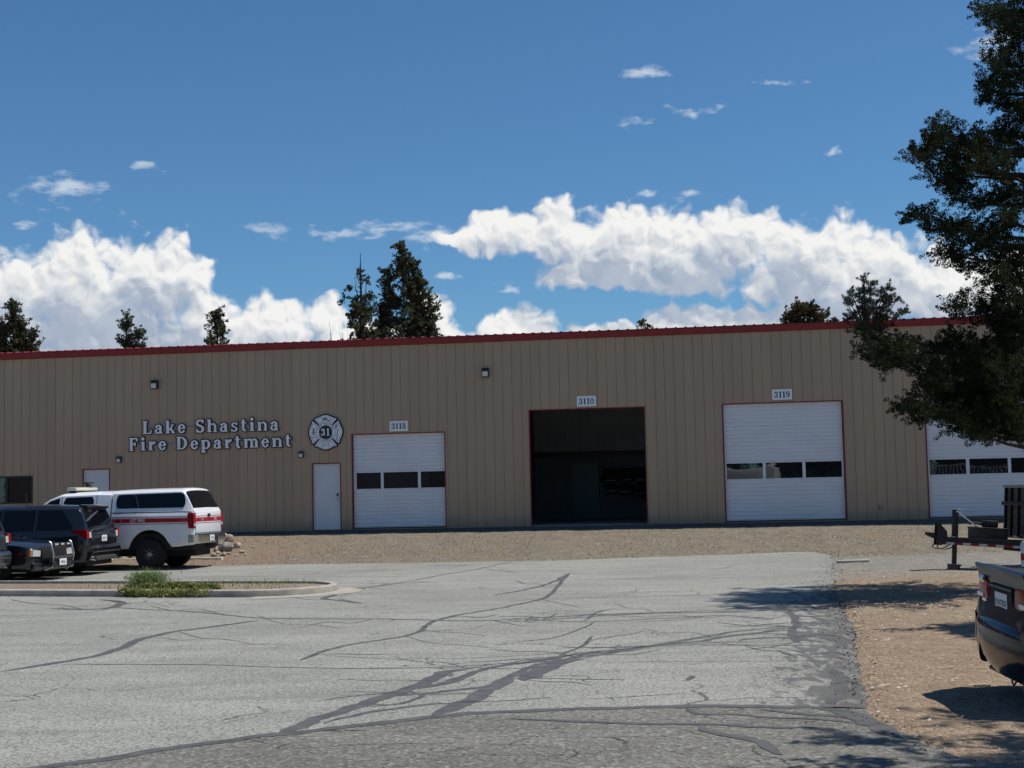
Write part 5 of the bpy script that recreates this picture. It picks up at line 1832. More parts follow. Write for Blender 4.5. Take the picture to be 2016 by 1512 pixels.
cb.patch('rear_door_window', M_TINT, cbo, -2.62, -1.70, 5.06, lambda x: 5.06 + 0.87 * min(1.0, max(0.04, (x + 2.85) / 0.45)), 0.006, 3, 26)
cb.patch('door_seam', M_SEAM, cbo, -1.67, -1.66, 1.2, 5.0, 0.003, 5, 1)
cb.patch('door_seam', M_SEAM, cbo, -0.50, -0.49, 1.2, 5.0, 0.003, 5, 1)
for sd_ in (1, -1):
    hl = MB().prism([(0.90 * sd_, 0.58), (0.58 * sd_, 0.57), (0.56 * sd_, 0.70), (0.86 * sd_, 0.735)], 0.72, 0.955, 'x').build('headlamp', M_LAMPCLR, cbo, 30)
    MB().prism([(0.915 * sd_, 0.585), (0.85 * sd_, 0.58), (0.85 * sd_, 0.73), (0.905 * sd_, 0.72)], 0.60, 0.90, 'x').build('indicator', M_AMBER, hl, 30)
    MB().bbox(0.62, 0.72, min(0.948 * sd_, 0.962 * sd_), max(0.948 * sd_, 0.962 * sd_), 0.62, 0.66, 0.004).build('side_marker', M_LAMPRED, cbo)
    MB().bbox(-0.72, -0.60, 0.95 * sd_ - 0.04, 0.95 * sd_ + 0.15, 0.93, 1.06, 0.03).build('wing_mirror', M_CHGR, cbo, 40)
    MB().prism([(0.88 * sd_, 0.40), (0.50 * sd_, 0.37), (0.50 * sd_, 0.42), (0.86 * sd_, 0.46)], 0.86, 0.94, 'x').build('fog_lamp_trim', M_CHROME, cbo, 30)
    wheel(chg, 0.0, 0.83 * sd_, 0.35, 0.23, M_RIMDK, sd_, 5)
    wheel(chg, -3.05, 0.83 * sd_, 0.35, 0.23, M_RIMDK, sd_, 5)
MB().prism([(-0.54, 0.44), (0.54, 0.44), (0.50, 0.72), (-0.50, 0.72)], 0.86, 0.962, 'x').build('grille', M_BLACK, cbo)
MB().bbox(0.86, 0.98, -0.86, 0.86, 0.24, 0.42, 0.04).build('front_bumper', M_CHGR, cbo, 40)
pb = empty('push_bumper', (0.98, 0, 0)); pb.parent = chg
for yy in (-0.44, 0.44):
    MB().tube([(0.02, yy, 0.24), (0.22, yy, 0.32), (0.24, yy, 0.60), (0.16, yy, 0.88), (0.12, yy, 0.90)], 0.026, 8).build('upright', M_RIM, pb, 40)
MB().bbox(0.14, 0.20, -0.42, 0.42, 0.80, 0.87, 0.012).build('top_bar', M_BLACK, pb)
MB().bbox(0.21, 0.25, -0.42, 0.42, 0.50, 0.56, 0.01).build('cross_bar', M_GREYPL, pb)
MB().bbox(0.10, 0.22, -0.42, 0.42, 0.30, 0.48, 0.01).build('centre_panel', M_BLACK, pb)
for yy in (-0.26, 0.0, 0.26): MB().bbox(0.195, 0.215, yy - 0.07, yy + 0.07, 0.815, 0.855, 0.006).build('bar_lamp', M_LAMPCLR, pb)
plate(pb, 0.262, 0.42, '4926', 1, -0.06)

# ---- black sedan at the right, seen from behind
pc = Y(1966, 1192, 12.05)
sed = empty('black_sedan', (pc.x + 1.075, pc.y - 0.02, -0.005), R(-1.0))
sed.rotation_euler = (R(2.0), 0, R(-1.0))
tag(sed, 'black sedan tail with licence plate and red lamp on the gravel verge', 'car')
KS = [sn(-1.10, 0.50, 0.60, 0.62, 0.63, 0.58, 0.64, 0.56, 0.66, 0.50, 0.67, 0.56),
      sn(-1.07, 0.30, 0.74, 0.64, 0.66, 0.70, 0.69, 0.64, 0.71, 0.58, 0.72, 0.46),
      sn(-1.03, 0.24, 0.82, 0.70, 0.74, 0.76, 0.90, 0.70, 1.08, 0.64, 1.09, 0.46),
      sn(-0.96, 0.22, 0.865, 0.80, 0.86, 0.80, 1.02, 0.74, 1.085, 0.68, 1.10, 0.46),
      sn(-0.80, 0.22, 0.90, 0.88, 0.93, 0.83, 1.03, 0.76, 1.07, 0.70, 1.09, 0.46),
      sn(-0.35, 0.21, 0.91, 0.90, 0.95, 0.84, 1.03, 0.76, 1.06, 0.66, 1.075),
      sn(0.35, 0.20, 0.91, 0.90, 0.94, 0.85, 1.34, 0.62, 1.38, 0.55, 1.40),
      sn(1.0, 0.20, 0.91, 0.89, 0.93, 0.86, 1.39, 0.62, 1.43, 0.55, 1.45),
      sn(1.7, 0.20, 0.91, 0.88, 0.92, 0.86, 1.35, 0.64, 1.39, 0.56, 1.42),
      sn(2.5, 0.20, 0.91, 0.87, 0.90, 0.84, 0.97, 0.76, 1.0, 0.68, 1.03),
      sn(2.75, 0.20, 0.91, 0.84, 0.87, 0.80, 0.91, 0.70, 0.93, 0.60, 0.95),
      sn(3.4, 0.22, 0.88, 0.72, 0.74, 0.76, 0.78, 0.62, 0.80, 0.5, 0.82),
      sn(3.58, 0.30, 0.74, 0.60, 0.62, 0.64, 0.65, 0.54, 0.67, 0.42, 0.68)]
sb = Body(KS, [(0.0, 0.32, 0.37), (2.70, 0.32, 0.37)], 0.03, 1)
sbo = sb.build(M_SEDAN, sed, smooth=40)
MB().box(-0.85, 3.3, -0.70, 0.70, 0.17, 0.62).build('underbody', M_UNDER, sed)
sb.patch('rear_glass', M_TINT, sbo, -0.28, 0.32, 7.06, 9.0, 0.006, 5)
sb.patch('windscreen', M_TINT, sbo, 1.76, 2.46, 7.06, 9.0, 0.006, 5)
sb.patch('rear_door_window', M_TINT, sbo, 0.22, 1.10, 5.06, lambda x: 5.06 + 0.87 * min(1.0, max(0.04, (x + 0.02) / 0.5)), 0.006, 3, 26)
sb.patch('front_door_window', M_TINT, sbo, 1.18, 2.30, 5.06, lambda x: 5.06 + 0.87 * min(1.0, max(0.04, (2.36 - x) / 0.6)), 0.006, 3, 26)
for x in (0.30, 1.14): sb.patch('door_seam', M_SEAM, sbo, x, x + 0.01, 1.2, 5.0, 0.003, 5, 1)
# boot lid: outer skin with lip, recessed plate bay, bumper with a light-catching shelf
lid = MB().prism([(-0.93, 0.70), (-1.035, 0.72), (-1.055, 0.80), (-1.045, 0.93), (-1.055, 1.04), (-1.085, 1.115), (-1.07, 1.125), (-0.99, 1.105), (-0.90, 1.10)], -0.62, 0.62, 'y').build('boot_lid', M_SEDAN, sbo, 25)
for sd_ in (1, -1):
    MB().add([(-0.93, 0.62 * sd_, 0.70), (-1.035, 0.62 * sd_, 0.72), (-1.055, 0.62 * sd_, 0.80), (-1.045, 0.62 * sd_, 0.93), (-1.055, 0.62 * sd_, 1.04), (-1.085, 0.62 * sd_, 1.115), (-0.90, 0.62 * sd_, 1.10),
              (-0.90, 0.72 * sd_, 0.72), (-0.95, 0.74 * sd_, 0.84), (-0.95, 0.74 * sd_, 0.95), (-0.96, 0.72 * sd_, 1.03), (-0.99, 0.70 * sd_, 1.092), (-0.88, 0.70 * sd_, 1.085)],
             [(0, 1, 2, 8, 7), (2, 3, 9, 8), (3, 4, 10, 9), (4, 5, 11, 10), (5, 6, 12, 11)]).build('lid_corner', M_SEDAN, lid, 50)
    pth = catmull([(-1.062, 0.36 * sd_, 0), (-1.058, 0.52 * sd_, 0), (-1.035, 0.66 * sd_, 0), (-0.975, 0.785 * sd_, 0), (-0.87, 0.868 * sd_, 0), (-0.66, 0.905 * sd_, 0)], 4)
    vs = []
    for i, p in enumerate(pth):
        f = i / (len(pth) - 1)
        zt_, zb_ = 0.985 - 0.02 * f * f, 0.80 + 0.03 * math.cos(f * 6) * (1 - f) - 0.02 * f + 0.08 * max(0, f - 0.7) / 0.3
        vs += [(p.x, p.y, zb_), (p.x - 0.008, p.y + 0.004 * sd_, (zt_ + zb_) / 2), (p.x, p.y, zt_), (p.x + 0.06, p.y - 0.05 * sd_, zt_), (p.x + 0.06, p.y - 0.05 * sd_, zb_)]
    n_ = len(pth)
    t = MB().add(vs, [(5 * i + j, 5 * i + (j + 1) % 5, 5 * i + 5 + (j + 1) % 5, 5 * i + 5 + j) for i in range(n_ - 1) for j in range(5)] + [(0, 1, 2, 3, 4), tuple(5 * (n_ - 1) + j for j in range(5))]).build('tail_lamp', M_LAMPRED, sbo, 50)
    MB().bbox(-1.073, -1.05, min(0.46 * sd_, 0.62 * sd_), max(0.46 * sd_, 0.62 * sd_), 0.835, 0.875, 0.006).build('reverse_lens', M_LAMPCLR, t)
MB().bbox(-1.075, -1.045, -0.30, 0.30, 0.945, 0.975, 0.008).build('lid_grip', M_BLACK, lid)
MB().box(-1.0605, -1.045, -0.27, 0.27, 0.745, 0.935).build('plate_bay', M_SEAM, lid)
plate(lid, -1.066, 0.84, '5YXT025', -1, size=0.072)
lg = MB().bbox(-1.066, -1.05, 0.40, 0.50, 0.80, 0.825, 0.003).build('badge', M_CHROME, lid)
MB().prism([(-1.085, 1.00), (-1.062, 0.96), (-1.066, 1.02)], 0.42, 0.53, 'y').build('trim_badge', M_CHROME, lid)
bz = []
bmb = MB()
prof = [(-0.02, 0.22), (0.0, 0.25), (0.05, 0.34), (0.085, 0.50), (0.09, 0.60), (0.075, 0.66), (0.03, 0.685), (-0.06, 0.70)]
path = [(-0.20, 0.915), (-0.62, 0.915), (-0.80, 0.88), (-0.93, 0.78), (-1.01, 0.58), (-1.05, 0.30), (-1.06, 0.0)]
path = path + [(x, -y) for (x, y) in path[-2::-1]]
path = catmull([(x, y, 0) for x, y in path], 4)
vs, fs = [], []
for i, p in enumerate(path):
    t = path[min(i + 1, len(path) - 1)] - path[max(i - 1, 0)]
    nrm = Vector((t.y, -t.x, 0)).normalized()
    if nrm.x > 0.3 or (p.y > 0 and nrm.y < 0) or (p.y < 0 and nrm.y > 0): nrm = -nrm
    for (o, z) in prof: vs.append((p.x + nrm.x * o, p.y + nrm.y * o, z))
w = len(prof)
fs = [(i * w + j, i * w + j + 1, (i + 1) * w + j + 1, (i + 1) * w + j) for i in range(len(path) - 1) for j in range(w - 1)]
bmp = bmb.add(vs, fs).build('rear_bumper', M_SEDAN, sbo, 50)
MB().bbox(-1.03, -0.85, -0.50, 0.50, 0.205, 0.235, 0.01).build('valance', M_BLACK, bmp)
MB().bbox(-1.08, -0.72, -0.86, -0.50, 0.14, 0.25, 0.03).build('muffler', M_BLACK, sed, 40)
MB().tube(catmull([(-1.04, -0.20, 0.25), (-1.06, -0.20, 0.215), (-1.06, -0.24, 0.19), (-1.06, -0.28, 0.21), (-1.04, -0.28, 0.25)], 4), 0.008, 6).build('tow_loop', M_BLACK, sed, 50)
for sd_ in (1, -1):
    wheel(sed, 0.0, 0.79 * sd_, 0.325, 0.21, M_RIM, sd_, 7)
    wheel(sed, 2.70, 0.79 * sd_, 0.325, 0.21, M_RIM, sd_, 7)
    MB().bbox(2.10, 2.22, 0.91 * sd_ - 0.04, 0.91 * sd_ + 0.14, 0.92, 1.04, 0.03).build('wing_mirror', M_SEDAN, sbo, 40)
    MB().prism([(3.0, 0.58), (3.40, 0.56), (3.50, 0.62), (3.05, 0.72)], 0.55 * sd_, 0.86 * sd_, 'y').build('headlamp', M_LAMPCLR, sbo, 30)

# ------------------------------------------------------------------ dump trailer at the right
M_TRL = mat('trailer_black', (0.007, 0.0075, 0.009), 0.5, var=0.2, vscale=5)
M_TAPEW = mat('tape_silver', (0.50, 0.50, 0.52), 0.4)
M_TAPER = mat('tape_red', (0.20, 0.008, 0.02), 0.4)
M_PLY = mat('weathered_board', (0.060, 0.048, 0.038), 0.8, col2=(0.11, 0.088, 0.066), vscale=3.0, streak=(1, 1, 6))
M_RUST = mat('rusty_steel', (0.075, 0.035, 0.02), 0.8, var=0.3, vscale=8)
jk = G(1878, 1121.5)
tl_root = empty('dump_trailer', (jk.x, jk.y, 0.0), R(2.0))
tl_root.rotation_euler = (0, R(4.2), R(2.0))
tag(tl_root, 'black dump trailer with A-frame tongue, jack and reflective tape', 'trailer')
# tongue: two beams spreading from the coupler, tape along the near one
B0, B1 = Vector((-0.26, 0, 0.66)), Vector((2.0, 0, 0.66))
for sd_ in (-1, 1):
    a, b = Vector((-0.22, 0.06 * sd_, 0.60)), Vector((1.75, 0.86 * sd_, 0.60))
    d = (b - a).normalized(); nn = Vector((-d.y, d.x, 0))
    M_ = Matrix(((d.x, nn.x, 0, a.x), (d.y, nn.y, 0, a.y), (0, 0, 1, a.z), (0, 0, 0, 1)))
    L = (b - a).length
    bm_ = MB().bbox(0, L, -0.035, 0.035, -0.08, 0.08, 0.006, M=M_).build('tongue_beam', M_TRL, tl_root)
    x, k = 0.02, 0
    while x < L - 0.05:
        w = min(0.165, L - x)
        MB().box(x + 0.002, x + w - 0.002, -0.0405, -0.036, -0.075, -0.025, M=M_).build('tape_strip', M_TAPEW if k % 2 == 0 else M_TAPER, bm_)
        x += w; k += 1
MB().bbox(0.33, 0.51, -0.255, -0.243, 0.60, 0.665, 0.003).build('tape_patch', M_TAPEW, tl_root)
MB().bbox(-0.12, -0.02, -0.105, -0.09, 0.64, 0.70, 0.003).build('tape_patch', M_TAPEW, tl_root)
cp_ = MB().prism([(-0.62, 0.70), (-0.62, 0.76), (-0.42, 0.75), (-0.2, 0.74), (-0.2, 0.60), (-0.42, 0.62)], -0.06, 0.06, 'y').build('coupler', M_TRL, tl_root)
MB().prism([(-0.42, 0.50), (-0.40, 0.96), (-0.36, 0.97), (-0.20, 0.80), (-0.17, 0.60), (-0.30, 0.50)], -0.09, -0.07, 'y').prism([(-0.42, 0.50), (-0.40, 0.96), (-0.36, 0.97), (-0.20, 0.80), (-0.17, 0.60), (-0.30, 0.50)], 0.07, 0.09, 'y').build('coupler_plate', M_TRL, cp_)
for yy in (-0.12, 0.12):
    MB().tube(catmull([(-0.35, yy, 0.54), (-0.42, yy * 1.3, 0.46), (-0.28, yy * 1.4, 0.42), (-0.12, yy * 1.3, 0.47), (-0.02, yy, 0.55)], 5), 0.012, 6).build('safety_chain', M_TRL, tl_root)
jkp = MB().bbox(-0.055, 0.055, -0.055, 0.055, 0.56, 1.26, 0.01).build('jack_post', M_TRL, tl_root)
MB().bbox(-0.042, 0.042, -0.042, 0.042, 0.10, 0.56, 0.008).build('jack_leg', M_TRL, jkp)
MB().bbox(-0.11, 0.13, -0.11, 0.11, 0.085, 0.115, 0.006).build('jack_foot', M_RUST, jkp)
MB().bbox(-0.10, 0.09, -0.13, 0.13, 0.0, 0.085, 0.008).build('foot_block', mat('block_wood', (0.12, 0.09, 0.065), 0.85), jkp)
MB().tube([(-0.0, -0.07, 1.24), (0.46, -0.10, 0.90)], 0.016, 8).tube([(0.0, -0.06, 1.20), (0.0, -0.06, 1.27), (0.10, -0.06, 1.27)], 0.014, 6).build('jack_crank', M_CHROME, jkp, 40)
tb = MB().bbox(0.38, 1.02, -0.30, 0.30, 0.68, 0.90, 0.012).build('tool_box', M_TRL, tl_root)
MB().bbox(0.36, 1.04, -0.315, 0.315, 0.895, 0.92, 0.008).build('lid', M_TRL, tb)
MB().tube(catmull([(0.32, 0.1, 0.99), (0.48, 0.06, 1.0), (0.62, 0.1, 0.98)], 4), 0.03, 7).build('strap_roll', M_TRL, tl_root)
MB().bbox(0.62, 0.90, -0.08, 0.16, 0.92, 1.07, 0.03).build('winch', M_TRL, tl_root, 40)
MB().prism([(1.2, 0.46), (1.75, 0.52), (5.0, 0.52), (5.0, 0.70), (1.75, 0.70), (1.3, 0.66)], -0.45, 0.45, 'y').build('chassis', M_TRL, tl_root)
# body: front boards with ribs, sides, floor
XB = 1.46
for k in range(5):
    z0 = 0.80 + k * 0.205
    MB().bbox(XB, XB + 0.035, -0.98, 0.98, z0 + 0.003, z0 + 0.202, 0.004).build('front_board', M_PLY, tl_root)
for yy in (-0.98, -0.6, -0.2, 0.2, 0.6, 0.92):
    MB().bbox(XB - 0.055, XB - 0.001, yy, yy + 0.06, 0.76, 1.80, 0.006).build('rib', M_TRL, tl_root)
MB().bbox(XB - 0.10, XB - 0.056, -1.02, 1.02, 1.42, 1.50, 0.01).build('front_rail', M_TRL, tl_root)
MB().bbox(XB - 0.07, XB + 0.05, -1.04, 1.04, 1.80, 1.86, 0.012).build('top_rail', M_RIM, tl_root)
for sd_ in (-1, 1):
    MB().bbox(XB + 0.05, 5.2, sd_ * 1.0 - 0.02, sd_ * 1.0 + 0.02, 0.78, 1.80, 0.004).build('side_panel', M_TRL, tl_root)
    for k in range(7):
        x = XB + 0.06 + k * 0.6
        MB().bbox(x, x + 0.06, sd_ * 1.05 - 0.03, sd_ * 1.05 + 0.03, 0.76, 1.80, 0.006).build('side_rib', M_TRL, tl_root)
MB().bbox(XB, 5.2, -0.98, 0.98, 0.72, 0.79, 0.006).build('floor', M_TRL, tl_root)
for k in range(3):
    MB().box(XB - 0.006, XB - 0.002, -0.9 + k * 0.55, -0.55 + k * 0.55, 0.725, 0.775).build('tape_strip', M_TAPEW, tl_root)
for x in (3.4, 4.25):
    for sd_ in (-1, 1):
        wv = wheel(tl_root, x, 0.86 * sd_, 0.36, 0.22, M_RIM, sd_, 6)
        wv.location.z = 0.36 + x * math.tan(R(4.2)) * 1.0
# small container standing behind the sedan
q = Y(2031, 1098, 22.5)
jg = empty('plastic_drum', (q.x, q.y, 0.0))
tag(jg, 'white plastic drum with red band behind the black sedan', 'drum')
zt = Y(2010, 1065, 22.5).z
MB().lathe([(0.0, 0.0), (0.15, 0.0), (0.16, 0.02), (0.16, zt - 0.30), (0.155, zt - 0.29), (0.16, zt - 0.28), (0.16, zt - 0.05), (0.14, zt - 0.01), (0.10, zt), (0, zt)], 24).build('drum', mat('jug_white', (0.7, 0.7, 0.68), 0.4), jg, 35)
MB().lathe([(0.1615, zt - 0.30), (0.1625, zt - 0.295), (0.1625, zt - 0.20), (0.1615, zt - 0.195)], 24).build('red_band', mat('jug_red', (0.30, 0.02, 0.02), 0.5), jg, 35)
# pale board lying on the gravel
a, b = G(1650, 1107, 0.02), G(1712, 1105.5, 0.02)
d = (b - a).normalized(); nn = Vector((-d.y, d.x, 0))
bd = MB().bbox(0, (b - a).length, 0, 0.14, -0.02, 0.04, 0.006, M=Matrix(((d.x, nn.x, 0, a.x), (d.y, nn.y, 0, a.y), (0, 0, 1, 0.02), (0, 0, 0, 1)))).build('timber_board', mat('pale_timber', (0.55, 0.50, 0.42), 0.85, var=0.15, vscale=6))
tag(bd, 'pale weathered board lying flat beyond the asphalt corner', 'board')

# ------------------------------------------------------------------ rocks beside the truck
M_ROCKS = [mat('rock_tan', (0.36, 0.30, 0.22), 0.92, col2=(0.22, 0.17, 0.12), vscale=5, bump=0.7, bscale=22), mat('rock_grey', (0.30, 0.27, 0.25), 0.92, col2=(0.17, 0.15, 0.14), vscale=4, bump=0.7, bscale=20),
           mat('rock_pale', (0.50, 0.45, 0.36), 0.92, col2=(0.33, 0.28, 0.21), vscale=6, bump=0.6, bscale=25)]


def rock_mesh(rx, ry, rz, seed, m):
    r = random.Random(seed)
    bm = bmesh.new()
    bmesh.ops.create_icosphere(bm, subdivisions=3, radius=1.0)
    planes = [(Vector((r.gauss(0, 1), r.gauss(0, 1), r.gauss(0, 0.8))).normalized(), r.uniform(0.62, 0.95)) for _ in range(9)]
    dirs = [(Vector((r.gauss(0, 1), r.gauss(0, 1), r.gauss(0, 1))), r.uniform(0, 6)) for _ in range(6)]
    for v in bm.verts:
        c = v.co.copy()
        for n_, dd in planes:
            k = c.dot(n_)
            if k > dd: c -= n_ * (k - dd) * 0.85
        c *= 1 + 0.05 * sum(math.sin(c.dot(a) * 3 + ph) for a, ph in dirs) / 2
        v.co = Vector((c.x * rx, c.y * ry, c.z * rz))
    me = bpy.data.meshes.new('rock')
    bm.to_mesh(me); bm.free()
    me.polygons.foreach_set('use_smooth', [True] * len(me.polygons))
    me.set_sharp_from_angle(angle=R(38))
    me.materials.append(m)
    return me


ROCKS = [(451, 1067, 19, 15, 0, 'round dark rock on top of the rock pile by the truck'), (443.5, 1059, 11, 10, 2, 'pale rock behind the truck bumper corner'),
         (445, 1086, 28, 19, 1, 'largest grey boulder in the rock pile by the truck'), (467, 1079, 18, 12, 2, 'tan slab leaning right of the largest boulder'),
         (477, 1089, 12, 6, 2, 'flat pale stone at the foot of the bank'), (421, 1097, 15, 9, 0, 'low brown rock at the end of the pale kerb')]
SMALL = [(429, 1090, 12, 5, 2), (441, 1095, 10, 9, 0), (425, 1087, 9, 10, 0), (451, 1092, 9, 5, 0), (396, 1079, 14, 6, 2), (408, 1079, 10, 6, 2), (418, 1080, 9, 7, 1), (436, 1095, 7, 6, 2), (465, 1095, 5, 4, 2),
         (483, 1093, 5, 4, 2), (500, 1079, 5, 4, 2), (232, 1100, 12, 8, 0), (243, 1101, 9, 6, 2), (258, 1100, 12, 7, 0), (220, 1102, 9, 6, 0), (208, 1101, 10, 7, 2), (268, 1102, 7, 5, 2), (412, 1091, 6, 5, 0), (434, 1075, 8, 8, 0)]
for i, (px, py, w, h, mi, label) in enumerate(ROCKS + [s_ + (None,) for s_ in SMALL]):
    p = on_bank(px, py)
    s = F_PX / p.y
    rx, rz = w / s / 2, h / s / 2
    o = link('rock', rock_mesh(rx, rx * rnd.uniform(0.8, 1.1), rz * 1.15, 100 + i, M_ROCKS[mi]))
    o.location = (p.x, p.y, p.z + rz * 0.85)
    o.rotation_euler = (0, 0, rnd.uniform(0, 6))
    if label: tag(o, label, 'rock', 'rocks beside the white truck')
    else: tag(o, 'small loose stone around the rock pile and kerb behind the truck', 'rock', 'small loose stones near the truck')

# ------------------------------------------------------------------ turnout coats in the open bay
M_COAT = mat('turnout_cloth', (0.030, 0.028, 0.026), 0.85, var=0.3, vscale=6)
M_COAT2 = mat('turnout_tan', (0.10, 0.085, 0.055), 0.85, var=0.2, vscale=6)
M_REFL = mat('reflective_strip', (0.26, 0.26, 0.24), 0.5)
rk = empty('coat_rack', matrix=WALL_M @ Matrix.Translation((2.15, 8.6, 0)))
tag(rk, 'black coat rail on the rear wall of the open bay', 'coat rack')
MB().tube([(0, 0, 1.86), (3.6, 0, 1.86)], 0.02, 8).build('rail', M_BLACK, rk)
for x in (0.05, 1.8, 3.55): MB().bbox(x - 0.02, x + 0.02, 0.0, 0.30, 1.80, 1.90, 0.004).build('bracket', M_BLACK, rk)


def coat(name, u, z, cloth, label, long=1.0):
    c = empty(name, matrix=WALL_M @ Matrix.Translation((u, 8.48, z)))
    tag(c, label, 'coat', 'turnout coats in the open bay')
    prof = [(0.10, 0.0), (0.22, -0.06), (0.25, -0.25), (0.235, -0.55), (0.26, -0.90 * long)]
    vs, fs = [], []
    n = 16
    for (w, zz) in prof:
        for k in range(n):
            a = 2 * math.pi * k / n
            fold = 1 + 0.08 * math.sin(4 * a + zz * 3)
            vs.append((w * math.cos(a) * fold, 0.11 * math.sin(a) * fold, zz))
    for i in range(len(prof) - 1):
        for k in range(n): fs.append((i * n + k, i * n + (k + 1) % n, (i + 1) * n + (k + 1) % n, (i + 1) * n + k))
    fs.append(tuple(range(n)))
    MB().add(vs, fs).build('coat_body', cloth, c, 60)
    for s in (-1, 1):
        sl = MB().tube([(0.20 * s, 0, -0.06), (0.29 * s, -0.01, -0.30), (0.30 * s, -0.03, -0.62)], [0.085, 0.08, 0.065], 10).build('sleeve', cloth, c, 60)
        MB().lathe([(0.073, -0.03), (0.073, 0.03)], 12, 'z', Matrix.Translation((0.30 * s, -0.026, -0.52))).build('cuff_strip', M_REFL, sl)
    for zz, w in ((-0.42, 0.252), (-0.80 * long, 0.262)):
        q = MB()
        for k in range(n // 2, n):
            a0, a1 = 2 * math.pi * k / n, 2 * math.pi * (k + 1) / n
            q.add([(w * math.cos(a), 0.125 * math.sin(a), zz + dz) for (a, dz) in ((a0, 0), (a1, 0), (a1, 0.05), (a0, 0.05))], [(0, 1, 2, 3)])
        q.build('reflective_strip', M_REFL, c)
    return c


for i in range(6):
    coat('turnout_coat', 2.45 + i * 0.58, 1.82 + 0.02 * (i % 2), M_COAT2 if i in (3, 5) else M_COAT, ['black turnout coat nearest the inner door', 'second black turnout coat from the inner door', 'third turnout coat from the inner door, with bright strips',
         'tan turnout coat in the middle of the rail', 'black turnout coat between two tan ones', 'tan turnout coat at the end of the rail'][i], 1.0 + 0.08 * (i % 3))

# ------------------------------------------------------------------ trees and weeds
def leaf_material(name, a, b, c=None, rough=0.65):
    m = bpy.data.materials.new(name); m.use_nodes = True
    n = NT(m.node_tree); p = m.node_tree.nodes['Principled BSDF']
    tcn = n.new('ShaderNodeTexCoord')
    f = n.ramp(n.noise(tcn.outputs['Object'], 1.6, 3, 0.6), 0.35, 0.65)
    g = n.ramp(n.noise(tcn.outputs['Object'], 9.0, 3, 0.6), 0.3, 0.7)
    col = n.mix(f, a, b)
    col = n.mix(n.math('MULTIPLY', g, 0.45), col, c or tuple(x * 1.6 for x in b))
    n.put(p.inputs['Base Color'], col)
    p.inputs['Roughness'].default_value = rough
    p.inputs['Specular IOR Level'].default_value = 0.06
    tr_ = n.new('ShaderNodeBsdfTranslucent'); n.put(tr_.inputs['Color'], col)
    mx = n.new('ShaderNodeMixShader'); mx.inputs[0].default_value = 0.18
    m.node_tree.links.new(p.outputs[0], mx.inputs[1]); m.node_tree.links.new(tr_.outputs[0], mx.inputs[2])
    m.node_tree.links.new(mx.outputs[0], m.node_tree.nodes['Material Output'].inputs[0])
    return m


M_JUNI = leaf_material('juniper_foliage', (0.013, 0.024, 0.014), (0.026, 0.039, 0.018), (0.068, 0.068, 0.027), 0.85)
M_CONI = leaf_material('conifer_foliage', (0.046, 0.070, 0.045), (0.078, 0.104, 0.056), (0.150, 0.155, 0.078), 0.85)
M_OLIVE = leaf_material('olive_foliage', (0.055, 0.062, 0.028), (0.085, 0.088, 0.040))
M_PINE = leaf_material('blue_pine_foliage', (0.050, 0.078, 0.062), (0.075, 0.108, 0.080))
M_BARK = mat('bark', (0.050, 0.040, 0.032), 0.95, var=0.35, vscale=7, bump=0.8, bscale=24)
M_DEAD = mat('dead_wood', (0.26, 0.22, 0.19), 0.9, var=0.2, vscale=7)


def unit(n, r):
    v = r.normal(size=(n, 3))
    return v / np.linalg.norm(v, axis=1, keepdims=True)


def leaves(centers, radii, per, length, width, r, up=0.35):
    """tufts of small folded leaf quads round the given centres -> (verts, quads)"""
    C = np.repeat(np.asarray(centers), per, axis=0)
    Rr = np.repeat(np.asarray(radii), per)
    n = len(C)
    d = unit(n, r)
    rad = Rr * (0.45 + 0.55 * np.sqrt(r.rand(n)))
    base = C + d * rad[:, None] * np.array([1, 1, 0.85])
    t = d + np.array([0, 0, up]) + r.normal(size=(n, 3)) * 0.45
    t /= np.linalg.norm(t, axis=1, keepdims=True)
    s = np.cross(t, unit(n, r)); s /= np.linalg.norm(s, axis=1, keepdims=True) + 1e-9
    L = (length * (0.7 + 0.6 * r.rand(n)))[:, None]
    Wd = (width * (0.7 + 0.6 * r.rand(n)))[:, None]
    V = np.stack([base - t * L * 0.5, base + s * Wd, base + t * L * 0.5, base - s * Wd], 1).reshape(-1, 3)
    F = np.arange(4 * n).reshape(n, 4)
    return V, F


def pads_to_tufts(pads, density, r, tuft):
    """pads: (centre, rx, ry, rz). Short feathery sprays filling each pad unevenly: three shrinking tufts on a line"""
    C, S = [], []
    for (c, rx, ry, rz) in pads:
        n = max(4, int(density * 0.45 * (rx * rz + ry * rz + rx * ry) / 3 * math.pi))
        d = unit(n, r)
        q = r.rand(n) ** 0.45
        p = np.array(c) + d * q[:, None] * np.array([rx, ry, rz])
        t = d * np.array([1, 1, 0.6]) + np.array([0, 0, 0.35]) + r.normal(size=(n, 3)) * 0.5
        t /= np.linalg.norm(t, axis=1, keepdims=True)
        sz = tuft * (0.6 + 0.7 * r.rand(n))
        for k, f in ((0, 1.0), (1, 0.8), (2, 0.5)):
            C.append(p + t * (sz * 1.15 * k)[:, None]); S.append(sz * f)
    return np.concatenate(C), np.concatenate(S)


def limb(mb, a, b, r0, r1, sag, r, n=6):
    a, b = Vector(a), Vector(b)
    pts = []
    for k in range(n + 1):
        t = k / n
        p = a.lerp(b, t) + Vector((r.gauss(0, 0.02), r.gauss(0, 0.02), sag * math.sin(t * math.pi))) * (b - a).length * (1 if 0 < k < n else 0)
        pts.append(p)
    mb.tube(pts, r0, 7, r1=r1)


def tree_thing(name, loc, label, cat='tree', group=None):
    o = empty(name, loc)
    tag(o, label, cat, group)
    return o


